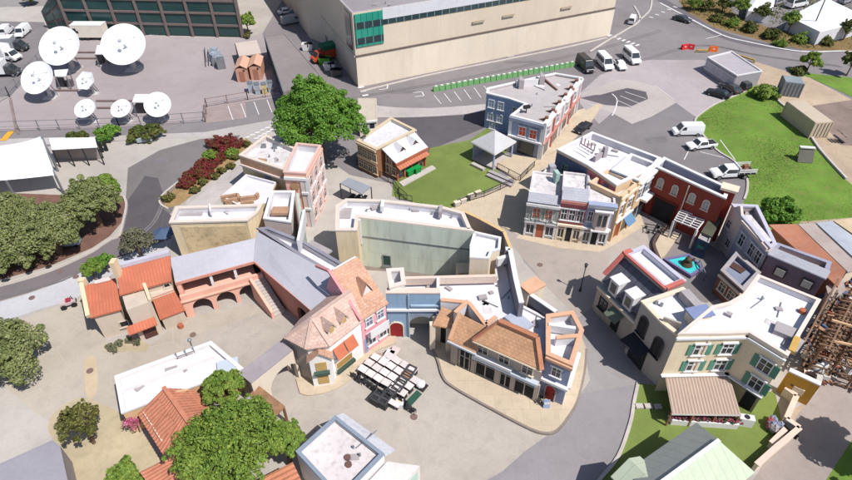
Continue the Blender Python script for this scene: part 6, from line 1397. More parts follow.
# ---- timber scaffold ---------------------------------------------------------
m_tb = M('dark_red_timber', rgb(138,108,88), .9, .3, 1.5, .06, stain=.4); m_lb = M('pale_timber', rgb(214,178,140), .9, .15, 1.5, .05)
t = thing('timber_scaffold', 'brown timber scaffold bracing the back of the white roofed block above the junk', 'scaffold', G(812,345))
b0 = [Vector(G(789,372)), Vector(G(819,316))]; o_ = Vector((.8,-.35)).normalized()
def sp(u, v, z): p = b0[0].lerp(b0[1], u)+o_*v; return (p.x, p.y, z)
for lev in range(4):
    mb = MB(); z = .3+1.45*lev; 
    for v in (1.2, 3.2, 5.4): 
        vv = v-(lev*.5); mb.bar(sp(-.05, vv, z), sp(1.1, vv, z), .16)
    for k in range(9): mb.bar(sp(k/8, .8, z), sp(k/8, 6.0-lev*1.3, z), .13)
    mb.build('deck_beams', m_tb, t)
mb = MB()
for k in range(9):
    for v in (1.2, 3.0, 4.8): mb.box((*sp(k/8, v, 0)[:2], 2.7-v*.28), (.15,.15,5.4-v*.56), .4)
mb.build('uprights', m_tb, t)
mb = MB()
for k in range(8): mb.bar(sp(k/8, 1.2, .3), sp((k+1)/8, 1.2, 4.6), .12); mb.bar(sp((k+.5)/8, 5.2, .3), sp((k+.5)/8, 1.0, 4.7), .12)
mb.build('braces', m_tb, t)
mb = MB(); mb.bar(sp(.35, .8, 5.0), sp(.5, 5.5, 3.6), .2); mb.bar(sp(.12, 1.2, 4.4), sp(.3, 5.8, 3.2), .2); mb.build('pale_beams', m_lb, t)
m_junk = [M('junk_dark', rgb(70,60,62), .9, .3, 2, .05), M('junk_white', rgb(216,212,208), .8, .1, 2, .02), M('junk_rust', rgb(150,84,64), .9, .3, 2, .05), M('junk_yellow', rgb(216,176,40), .8, .1, 2, .02), M('junk_blue', rgb(90,110,150), .8, .1, 2, .02), M('junk_tan', rgb(190,150,120), .9, .2, 2, .05)]
def junk(label, px, n, zmax, wts):
    w = RG(px); xs = [p[0] for p in w]; ys = [p[1] for p in w]; mb = MB(); k = 0
    while k < n:
        x, y = random.uniform(min(xs), max(xs)), random.uniform(min(ys), max(ys))
        if not inpoly(x, y, w): continue
        k += 1; z = random.uniform(.1, zmax); R = Matrix.Rotation(random.uniform(0,PI),3,'Z')@Matrix.Rotation(random.uniform(-.6,.6),3,'X')
        s_ = random.choice([(.9,.5,.3),(1.6,.12,.12),(.5,.5,.5),(.8,.8,.1),(.3,.3,.6)]); mb.box((x,y,z), tuple(v*random.uniform(.6,1.3) for v in s_), m=random.choices(range(6), wts)[0], rot=R)
    o = mb.build('junk_pile', m_junk, uv=False); tag(o, label, 'junk', kind='stuff')
junk('heap of dark junk and boards between the purple house and the scaffold', [(816,304),(822,288),(846,286),(856,296),(852,310),(826,312)], 130, 1.8, (6,2,2,1,2,1))
junk('scattered white and brown junk at the foot of the timber scaffold', [(800,372),(812,352),(850,345),(852,372),(826,384),(806,386)], 120, 1.2, (3,4,3,0,0,2))
junk('loose lumber and scrap among the timber scaffold posts', [(796,362),(818,318),(852,312),(852,352),(812,372)], 90, 2.0, (4,2,4,0,1,4))
for i, (x, y) in enumerate([(813.5,371),(822.5,370)]):
    p = G(x, y); t = thing('white_tank', ['left one of two round white tanks by the junk','right one of two round white tanks by the junk'][i], 'tank', p)
    mb = MB(); mb.ball((p[0],p[1],.75),.72,nu=14,nv=9); mb.build('tank_body', M_WHITE, t, smooth=True); mb = MB(); mb.tube((p[0],p[1],1.4),(p[0],p[1],1.58),.2); mb.build('cap', M_DARKMETAL, t)
p = G(845,370); t = thing('white_toilet', 'white plastic box with a round lid on the dirt by the junk', 'box', p); mb = MB(); mb.box((p[0],p[1],.5),(1.3,1.2,1.0),.4); mb.build('box_body', M_WHITE, t); mb = MB(); mb.tube((p[0],p[1],1.0),(p[0],p[1],1.06),.4,n=12); mb.build('lid', M_ROOFG, t)
# ---- site cabins, containers and tents ------------------------------------
hm = 2.7
t = thing('site_cabin', 'long grey modular cabin with windows along its side, near the dirt yard', 'cabin', cen([(735,70)], 0))
rp = [(707.5,57.5),(731.5,51.5),(762,71.5),(737,76)]; W_ = RG(rp, hm)
block(t, rp, hm, M('cabin_wall', rgb(176,170,176), .7, .05, 1, .02, ('u', 1.2, .04, .8)), M('cabin_roof', rgb(190,182,188), .7, .06, .4, .02, ('v', 3.1, .03, .8), stain=.2), M_WHITE, par=.06, th=.12, cw=.05)
F = Fac(W_[0], W_[3]); windows(t, F, 0, 1.4, 1.3, 'plain', uvs=[(F.L*(k+.5)/5, 1.5) for k in range(5)], gm=M('pale_blind', rgb(196,192,200), .5)); 
m_cont = M('grey_container', rgb(140,146,152), .6, .08, .8, .04, ('u', .28, .4, .8), stain=.3)
def container(label, a, b, w, h, mat, roofm):
    A_, B_ = Vector(G(*a)), Vector(G(*b)); c = (A_+B_)/2; d = B_-A_; rz = math.atan2(d.y, d.x); t = thing('storage_container', label, 'container', c)
    mb = MB(); mb.box((c.x,c.y,h/2+.1),(d.length,w,h),rz); mb.build('box', mat, t)
    mb = MB(); mb.box((c.x,c.y,h+.13),(d.length-.1,w-.1,.06),rz); mb.build('roof', roofm, t)
    R = Matrix.Rotation(rz,3,'Z'); posts(t, [Vector((c.x,c.y,h+.2))+R@Vector((sx*d.length/2, sy*w/2, 0)) for sx in (-1,1) for sy in (-1,1)], .16, mat, 'corner_post', rz=rz)
    mb = MB(); p = R@Vector((d.length/2+.02,0,0))
    for k in (-.3,-.1,.1,.3): q = R@Vector((d.length/2+.05,k*w,0)); mb.box((c.x+q.x,c.y+q.y,h/2+.1),(.05,.06,h-.2),rz)
    mb.build('lock_bars', M_STEEL, t); return t
container('grey shipping container standing on the dirt yard', (786,90), (789,97), 3.0, 2.5, m_cont, M('container_roof', rgb(150,160,166), .6))
container('long tan office trailer on the edge of the grassy slope', (789,116), (817,138), 3.0, 2.6, M('tan_trailer', rgb(206,188,166), .7, .06, .8, .02), M('trailer_roof', rgb(208,192,172), .7, .06, .5, .02, stain=.2))
p = G(834,142); t = thing('trailer_steps', 'dark metal steps at the end of the tan office trailer', 'steps', p)
mb = MB()
for k in range(4): mb.box((p[0]+k*.35,p[1],.9-k*.22),(.35,1.3,.08),.1)
mb.build('treads', M_DARKMETAL, t); mb = MB(); mb.bar((p[0]-.1,p[1]-.6,1.9),(p[0]+1.2,p[1]-.6,1.1),.06); mb.bar((p[0]-.1,p[1]+.6,1.9),(p[0]+1.2,p[1]+.6,1.1),.06); mb.build('handrail', M_DARKMETAL, t)
def tent(label, px, h, hr, mat):
    w = [Vector(p) for p in RG(px, h)]; t = thing('marquee', label, 'tent', sum(w, Vector((0,0)))/4); L_ = [(w[0]+w[3])/2, (w[1]+w[2])/2]
    r0, r1 = L_[0].lerp(L_[1], .42), L_[0].lerp(L_[1], .58); mb = MB(); e = [Vector((*p, h)) for p in w]; R0, R1 = Vector((*r0, hr)), Vector((*r1, hr))
    for q in ([e[0],e[1],R1,R0],[e[1],e[2],R1],[e[2],e[3],R0,R1],[e[3],e[0],R0]): mb.ext(q, (0,0,.06))
    mb.build('roof', mat, t); mb = MB(); pl = [tuple(p) for p in w]
    pl = pl if area(pl) > 0 else pl[::-1]; ring(mb, pl, inset(pl, .1), 0, h-.01, 0, 0, 0); mb.build('side_walls', M('tent_side', rgb(232,232,238), .8, .05, .6, .02, ('u', 3, .03, .8)), t); return t
m_tent = M('white_vinyl', rgb(248,248,250,.86), .5, .03, .3, .02, stain=0)
tent('large white marquee with a peaked roof on the upper right lot', [(789,17),(826,-2),(872,20),(820,32)], 2.8, 4.4, m_tent)
tent('smaller white marquee at the top edge left of the large peaked one', [(748,11),(772,13),(778,-14),(752,-16)], 2.2, 3.6, m_tent)
# ---- white membrane tent by the left edge -----------------------------------
t = thing('tensile_tent', 'white tensile membrane tent at the left edge above the oaks', 'tent', G(20,175))
mb = MB(); nu, nv = 14, 10
ed = lambda u: (G3(-60+u*(40+60)+8*math.sin(u*3), 147-11*u**3, 3.4+2.4*u**2), G3(-60+u*(55+60), 182-5*u*u-4*abs(u-.5), 3.0))
gr = []
for i in range(nu+1):
    u = i/nu; a, b = map(Vector, ed(u)); row = []
    for j in range(nv+1):
        v = j/nv; p = a.lerp(b, v); p.z += 1.9*math.sin(PI*v)*(1-.5*u)-.5*math.sin(PI*v)*u; row.append(p)
    gr.append(row)
for i in range(nu):
    for j in range(nv): mb.face([gr[i][j], gr[i+1][j], gr[i+1][j+1], gr[i][j+1]])
mb.build('membrane', m_tent, t, smooth=True)
posts(t, [gr[i][j] for i in (0, 4, 8, nu) for j in (0, nv)], .22, M_STEEL, 'mast'); mb = MB(); mb.bar(gr[nu][0], gr[nu][nv], .2, .25); mb.build('edge_beam', M_STEEL, t)
p = [(50,144),(97,141),(100,154),(57,159)]; t = thing('shade_awning', 'long white shade awning beside the tensile tent', 'canopy', cen(p))
mb = MB(); w = [Vector(G3(x, y, 3.0)) for x, y in ((52,149.5),(97,147),(96,140.5),(50,141))]; w[2].z = w[3].z = 3.5; slab(mb, w, .1); mb.build('canopy', m_tent, t)
posts(t, [a.lerp(b, q) for q in (0, .33, .66, 1) for a, b in ((w[0], w[1]), (w[3], w[2]))], .13, M_DARKMETAL)
a, b = w[3], w[2]; mb = MB(); mb.bar((a.x,a.y-.3,1.3),(b.x,b.y-.3,1.3),.06,2.6); mb.build('back_sheet', M('grey_sheet', rgb(170,160,158), .9), t)
a = G(98,152); mb = MB(); 
for k in range(4): mb.box((a[0]-.3+.5*k,a[1]-.8+.4*k,.8),(.4,.4,1.6),.3)
mb.build('black_cases', M_BLACK, t)
# grey roof at the lower left corner
t = thing('grey_roof_shed', 'low shed with a flat lavender grey roof at the bottom left corner', 'shed', G(25,475))
block(t, [(-30,477),(52.5,440),(60,446),(68,482),(60,510),(-30,520)], 2.6, M_ROOFG, M('lavender_grey_roof', rgb(172,168,178), .8, .05, .2, .02, stain=.15), None, par=.04, th=.15)
# roof clutter: cables, pipes and vents lying on the flat roofs
def clutter(root, px, h, n):
    t = [o for o in bpy.data.objects if o.name == root][0]; w = RG(px, h); xs = [p[0] for p in w]; ys = [p[1] for p in w]; k = 0; wi = inset(w if area(w) > 0 else w[::-1], .5)
    while k < n:
        x, y = random.uniform(min(xs), max(xs)), random.uniform(min(ys), max(ys))
        if not inpoly(x, y, wi): continue
        k += 1; mb = MB(); a = random.uniform(0, PI); c = random.random()
        if c < .35: mb.tube((x,y,h-.2), (x,y,h+random.uniform(.25,.5)), .09, n=8); nm, m_ = 'roof_vent', M_STEEL
        elif c < .6: mb.box((x,y,h+.05),(random.uniform(.4,.9),random.uniform(.3,.6),random.uniform(.25,.5)),a); nm, m_ = 'roof_box', M_ROOFG
        elif c < .85: mb.box((x,y,h-.0),(random.uniform(.6,1.4),random.uniform(.4,.9),.06),a); nm, m_ = 'roof_patch', random.choice([M_ROOFD, M_ROOFG, M_ROOFW])
        else: mb.tube((x,y,h+.06),(x+2.2*math.cos(a),y+2.2*math.sin(a),h+.06),.05,n=6); nm, m_ = 'roof_pipe', M_STEEL
        mb.build(nm, m_, t)
for nm, px, h, n in (('market_block', [(404,284),(495,282),(503,270),(516,300),(500,318),(486,320),(468,300),(440,296)], 4.55, 12), ('market_block', [(500,320),(522,308),(542,318),(545,350)], 4.55, 5), ('courtyard_set', [(340,207),(348,202),(440,210),(466,216),(468,227),(360,214)], 6.35, 8), ('corner_block', [(562,150),(592,136),(652,158),(635,168),(590,163)], 6.4, 8), ('shuttered_block', [(690,326),(745,300),(760,284),(810,302),(785,345),(750,325)], 7.55, 7), ('blue_theatre', [(492,91),(545,80),(575,80),(545,118),(515,113),(528,104)], 5.6, 7), ('square_set', [(336,422),(376,452),(345,480),(304,452)], 3.7, 4), ('tan_house', [(246,155),(266,140),(290,150),(280,164)], 5.45, 4), ('stained_house', [(178,219),(180,211),(255,208),(245,217)], 4.7, 3), ('white_hall', [(126,385),(205,354),(212,362),(130,398)], 2.7, 4), ('sound_stage', [(358,10),(372,2),(420,2),(372,11)], 12.9, 3)): clutter(nm, px, h, n)
# small grey canopy beside the pink house
t = thing('grey_canopy', 'grey flat shade canopy over dark benches between pink house and lawn path', 'canopy', G(355,192))
w = [Vector(G3(x, y, 2.6)) for x, y in ((340,183),(349,177.5),(371,186.5),(362,194))]; mb = MB(); slab(mb, w, .12); mb.build('roof', M('grey_canopy_sheet', rgb(160,164,172), .5, .06, .6, .02), t)
posts(t, w, .14, M_DARKMETAL)
for k in range(3):
    q = w[0].lerp(w[2], .3+.2*k); o = thing('dark_bench', 'dark bench under the grey shade canopy, '+['nearest the pink house','in the middle','nearest the lawn'][k], 'bench', (q.x, q.y)); mb = MB(); mb.box((q.x,q.y,.45),(.5,1.8,.08),-.5); mb.build('seat', M_DARKMETAL, o); mb = MB()
    for s_ in (-.7,.7): mb.box((q.x+.34*s_,q.y+.6*s_,.2),(.4,.08,.4),-.5)
    mb.build('legs', M_DARKMETAL, o)
# ================================================================== SATELLITE DISHES
m_dish = M('dish_white', rgb(246,246,248,.86), .45, .03, .8, .01, stain=.08)
def dish(px, r_px, label, elev=48, az=-8, hexa=False, plat=True):
    """px = centre of the reflector in the survey"""
    # slant scale
    g = Vector(G(*px)); sc_ = FP/(g.y*math.cos(TL)+H*math.sin(TL)); R = r_px/sc_; zc = R*1.02+.9
    c2 = Vector(G(px[0], px[1], zc)); e = math.radians(elev); a = math.radians(az)
    ax = Vector((math.sin(a)*math.cos(e), -math.cos(a)*math.cos(e), math.sin(e)))     # boresight, to the south
    back = Vector((c2.x, c2.y, zc))-ax*R*.16
    t = thing('satellite_dish', label, 'satellite dish', (back.x+ax.x*-.6, back.y-ax.y*.6, 0), 'satellite dishes in the yard')
    Q = ax.to_track_quat('Z', 'Y').to_matrix(); nr, ns = 7, 6 if hexa else 40
    f = MB(); b_ = MB(); rings = []
    for i in range(nr+1):
        rr = R*i/nr; row = []
        for k in range(ns): th = 2*PI*k/ns; row.append(back+Q@Vector((rr*math.cos(th), rr*math.sin(th), R*.30*(i/nr)**2)))
        rings.append(row)
    for i in range(nr):
        for k in range(ns):
            j = (k+1) % ns
            if i == 0: f.face([rings[0][0], rings[1][k], rings[1][j]])
            else: f.face([rings[i][k], rings[i+1][k], rings[i+1][j], rings[i][j]])
    for i in range(nr):
        for k in range(ns):
            j = (k+1) % ns; o = ax*-.1
            if i: f.face([rings[i][k]+o, rings[i][j]+o, rings[i+1][j]+o, rings[i+1][k]+o])
    for k in range(ns): j = (k+1) % ns; f.face([rings[nr][k], rings[nr][j], rings[nr][j]-ax*.1, rings[nr][k]-ax*.1])
    f.build('reflector', m_dish, t, smooth=not hexa)
    s_ = MB()
    for k in range(12): th = 2*PI*k/12; s_.bar(back-ax*.3+Q@Vector((R*.25*math.cos(th), R*.25*math.sin(th), 0)), rings[nr-1][int(k*ns/12) % ns]-ax*.1, .1)
    s_.tube(back-ax*.9, back-ax*.05, R*.27, R*.3, n=12); s_.build('back_frame', m_dish, t)
    fd = back+ax*R*.62; m_ = MB(); m_.tube(fd, fd+ax*.2, R*.1, R*.05, n=12); m_.build('subreflector', M('feed_grey', rgb(186,190,196), .5), t); m_ = MB(); m_.tube(back, back+ax*R*.22, R*.06, R*.04, n=8); m_.build('feed_horn', M('feed_grey', 0), t)
    m_ = MB()
    for k in range(4): th = PI/4+k*PI/2; m_.bar(back+Q@Vector((R*.62*math.cos(th), R*.62*math.sin(th), R*.115)), fd, .05)
    m_.build('feed_struts', M_STEEL, t)
    hub = back-ax*.8; gp_ = Vector((hub.x, hub.y, 0)); m_ = MB(); m_.tube(gp_, gp_+Vector((0,0,hub.z)), R*.09+.1, R*.07+.08, n=10); m_.box((gp_.x, gp_.y, .1), (R*.6+.4, R*.6+.4, .2)); m_.build('pedestal', M('pedestal_white', rgb(214,208,206), .7, .05, 1, .01), t)
    m_ = MB()
    for s in (-1, 1): m_.bar((gp_.x+s*R*.35, gp_.y+.5, .2), hub+Vector((s*R*.2, 0, .1)), .12)
    m_.bar((gp_.x, gp_.y+.9, .2), back-ax*.4+Vector((0,0,-R*.2)), .14); m_.build('mount_struts', M_STEEL, t)
    return t
dish((61,47), 18.5, 'big white satellite dish nearest the left end of the green glass wall', az=-4)
dish((124.5,45.5), 19.5, 'largest white satellite dish, right of the white trailer', az=4)
dish((38.5,78.5), 15.8, 'medium white satellite dish at the left edge of the yard beside the trucks', az=-10)
dish((86,81), 9.8, 'white six-sided satellite dish in the middle of the yard', hexa=True, az=-14)
dish((85.5,109), 10, 'small white satellite dish at the front of the yard, leftmost of the front three', elev=58)
dish((121.5,109), 9.8, 'small white satellite dish in the middle of the front three', elev=58)
dish((158,105), 12.2, 'white satellite dish at the right end of the front three, beside a white shelter', az=10)
# yard shelters and pipes
def shelter(label, px, h=2.6):
    t = thing('equipment_shelter', label, 'shelter', cen(px)); w = [Vector(G3(x, y, h)) for x, y in px]; mb = MB(); slab(mb, w, .14); mb.build('roof', M_WHITE, t); posts(t, w, .14, M_STEEL); c = sum(w, Vector((0,0,0)))/4; mb = MB(); mb.box((c.x-.7,c.y,.8),(1.2,.8,1.6)); mb.box((c.x+.8,c.y+.1,.6),(.9,.8,1.2)); mb.build('cabinets', M('dark_cabinet', rgb(110,104,106), .7), t)
shelter('pale equipment shelter between the two biggest dishes', [(95,54),(104,54),(106,45),(97,45)])
shelter('pale equipment shelter beside the medium dish by the trucks', [(55,76),(66,76),(68,69),(54,70)])
shelter('pale equipment shelter between the front satellite dishes', [(132,102),(148,102),(151,94),(135,94)])
mb = MB()
for a, b in (((75,58),(104,58)),((75,52),(96,52)),((96,100.5),(133,100.5)),((97,107.5),(112,107.5)),((54,90),(78,90))): mb.bar(G3(*a,.25), G3(*b,.25), .22)
o = mb.build('cable_tray', M('brown_tray', rgb(150,130,126), .8)); tag(o, 'low brown cable trays running between the satellite dishes', 'cable tray')
for i, (x, y) in enumerate([(245,77),(258.5,75)]):
    p = G(x, y); t = thing('orange_shed', 'pinkish gabled equipment shed in the dish yard, '+['left one of the pair','right of the pair by the louvres'][i], 'shed', p); rz = .1
    mb = MB(); mb.box((p[0],p[1],1.3),(2.0,4.4,2.6),rz); mb.build('wall', M('salmon_shed', rgb(216,164,140), .8, .06, .6, .02), t)
    mb = MB(); R = Matrix.Rotation(rz,3,'Z'); q = lambda x_, y_, z_: Vector((p[0],p[1],0))+R@Vector((x_,y_,z_))
    for s in (-1,1): mb.ext([q(s*1.15,-2.35,2.55), q(0,-2.35,3.2), q(0,2.35,3.2), q(s*1.15,2.35,2.55)], (0,0,.1))
    mb.build('roof', M('salmon_roof', rgb(222,176,152), .8, .06, .6, .02), t); mb = MB(); mb.box(q(0,-2.23,1.05), (.9,.06,2.0), rz); mb.build('door', M('dull_pink_door', rgb(180,126,106), .7), t)
    mb = MB(); mb.box(q(.5,-2.24,2.2), (.3,.05,.3), rz); mb.build('vent', M_DARKMETAL, t)
t = thing('tan_canopy', 'pale tan flat canopy behind the two pinkish sheds', 'canopy', G(248,50)); w = [Vector(G3(x, y, 3.0)) for x, y in ((239,56),(261,53),(257,40),(235,43))]; mb = MB(); slab(mb, w, .2); mb.build('roof', M('pale_tan_roof', rgb(216,200,190), .8, .05, .5, .02), t); posts(t, w, .2, M_STEEL)
labs = ['leftmost','second from the left','pale yellow one','rightmost']
for i, (x, y) in enumerate([(251.5,92),(258,93),(265,93),(271,91)]):
    p = G(x, y); t = thing('utility_cabinet', 'metal utility cabinet at the yard edge below the pinkish sheds, '+labs[i], 'cabinet', p, 'utility cabinets'); m_ = M('yellow_cabinet', rgb(210,196,140), .6) if i == 2 else M('blue_grey_cabinet', rgb(170,180,192), .6)
    mb = MB(); mb.box((p[0],p[1],.9),(.9,1.1,1.8),.3); mb.build('case', m_, t); mb = MB(); mb.box((p[0],p[1],1.83),(1.0,1.2,.08),.3); mb.build('top', M_STEEL, t)
t = thing('chiller_plant', 'cluster of blue grey cooling machines and pipes in the dish yard', 'machinery', G(215,60))
for k in range(9):
    p = G(206+random.uniform(0,18), 52+random.uniform(0,18)); mb = MB(); s = random.uniform(.7,1.3); mb.box((p[0],p[1],s*.8),(s*1.2,s,s*1.6),random.random()); mb.tube((p[0],p[1],s*1.6),(p[0],p[1],s*1.75),s*.4,n=10); mb.build('unit', M('blue_grey_cabinet', 0) if k % 3 else M_STEEL, t)
mb = MB()
for k in range(6): a = G(205+k*3.5, 50+k*2); b = G(208+k*3, 68-k); mb.tube((*a,.5),(*b,1.2),.1)
mb.build('pipes', M_STEEL, t)
p = G(155,34); t = thing('yard_unit', 'grey cooling unit at the foot of the green glass wall', 'machinery', p); mb = MB(); mb.box((p[0],p[1],.9),(2.0,1.4,1.8)); mb.build('case', M('blue_grey_cabinet', 0), t); mb = MB()
for s in (-.5,.5): mb.tube((p[0]+s,p[1],1.8),(p[0]+s,p[1],1.95),.4,n=12)
mb.build('fans', M_DARKMETAL, t)
def fence(label, px, h=1.8, post=3.0, m=None):
    w = RG(px); t = thing('mesh_fence', label, 'fence', w[0]); mb = MB(); pm = MB()
    for a, b in zip(w, w[1:]):
        A_, B_ = Vector(a), Vector(b); n = max(1, int((B_-A_).length/post)); mb.bar((*a,h),(*b,h),.07); mb.bar((*a,.15),(*b,.15),.05); mb.bar((*a,h*.5),(*b,h*.5),.04)
        for k in range(n+1): q = A_.lerp(B_, k/n); posts(t, [(q.x,q.y,h+.2)], .11, m or M_STEEL)
    mb.build('rails', m or M_STEEL, t)
fence('thin metal fence along the front of the dish yard', [(0,132),(120,128),(205,122)])
fence('thin metal fence between the dish yard and the trucks', [(46,57),(10,97),(0,102)])
fence('brown fence round the parking strip below the pinkish sheds', [(206,122),(207,107),(248,100),(283,95)], 1.5, 2.5, M('brown_fence', rgb(150,120,110), .8))
mb = MB(); mb.bar(G3(10,98,.1), G3(16,128,.1), .4, .2); mb.bar(G3(16,128,.1), G3(19,134,.1), .4, .2); structure('yard_kerb', mb, M('brown_kerb', rgb(150,134,130), .9))
# ================================================================== VEHICLES
def paint(name, col, rough=.3): return M(name, col, rough, .04, 1, 0, stain=.06, spec=.5)
P_WHITE = paint('white_car_paint', rgb(240,241,244,.85)); P_BLACK = paint('black_car_paint', (.018,.018,.022)); P_SILV = paint('silver_paint', rgb(170,174,180)); P_DARK = paint('dark_grey_paint', (.05,.055,.06)); P_GREEN = paint('green_panel', rgb(90,190,50)); P_RED = paint('red_orange_paint', rgb(200,80,50))
LAMP = M('lamp_lens', rgb(230,228,220), .2, .02, 1, 0, stain=0, spec=.6); TAIL = M('tail_lens', (.35,.02,.02), .25, .02, 1, 0, stain=0)
K = {
 'sedan': dict(L=4.7, W=1.82, belt=.95, low=[(-2.3,.38),(-2.34,.8),(-2.15,.95),(1.05,.95),(2.1,.8),(2.33,.62),(2.33,.36)], up=[(-1.8,.95),(-1.05,1.42),(.3,1.44),(1.1,.95)], gl=[(-1.5,.98),(-.98,1.34),(.22,1.36),(.85,.98)], wh=(-1.4,1.4,.33)),
 'suv': dict(L=5.0, W=1.95, belt=1.1, low=[(-2.4,.42),(-2.48,1.0),(-2.45,1.1),(1.1,1.1),(2.2,.98),(2.46,.75),(2.46,.4)], up=[(-2.42,1.1),(-2.15,1.78),(.35,1.8),(1.2,1.1)], gl=[(-2.2,1.14),(-2.0,1.66),(.25,1.68),(.95,1.14)], wh=(-1.5,1.5,.37)),
 'van': dict(L=5.9, W=2.05, belt=1.25, low=[(-2.9,.42),(-2.95,1.25),(1.85,1.25),(2.75,1.05),(2.95,.75),(2.95,.4)], up=[(-2.95,1.25),(-2.88,2.45),(.95,2.5),(1.3,2.4),(2.05,1.25)], gl=[(-2.6,1.4),(-2.6,2.1),(1.1,2.12),(1.7,1.4)], wh=(-1.8,1.95,.38)),
 'cargo': dict(L=5.9, W=2.05, belt=1.25, low=[(-2.9,.42),(-2.95,1.25),(1.85,1.25),(2.75,1.05),(2.95,.75),(2.95,.4)], up=[(-2.95,1.25),(-2.88,2.35),(.95,2.4),(1.3,2.3),(2.05,1.25)], gl=[(.65,1.4),(.65,2.0),(1.15,2.02),(1.75,1.4)], wh=(-1.8,1.95,.38)),
 'pickup': dict(L=5.8, W=2.0, belt=1.12, low=[(-2.85,.55),(-2.9,1.12),(1.25,1.12),(2.6,1.02),(2.88,.85),(2.88,.5)], up=[(-.85,1.12),(-.7,1.85),(.75,1.87),(1.45,1.12)], gl=[(-.7,1.17),(-.6,1.72),(.65,1.74),(1.15,1.17)], wh=(-1.75,1.9,.42)),
 'flatbed': dict(L=6.6, W=2.05, belt=1.2, low=[(-.6,.55),(-.6,1.2),(1.75,1.2),(2.95,1.1),(3.2,.9),(3.2,.5)], up=[(-.6,1.2),(-.5,1.95),(1.15,1.97),(1.9,1.2)], gl=[(-.4,1.25),(-.35,1.8),(1.05,1.82),(1.6,1.25)], wh=(-1.9,2.3,.44)),
 'box': dict(L=7.5, W=2.2, belt=1.3, low=[(1.3,.6),(1.3,1.3),(3.0,1.3),(3.6,1.15),(3.7,.9),(3.7,.5)], up=[(1.3,1.3),(1.35,2.3),(2.4,2.3),(3.1,1.3)], gl=[(1.6,1.4),(1.65,2.1),(2.35,2.1),(2.85,1.4)], wh=(-2.2,2.7,.46)),
}
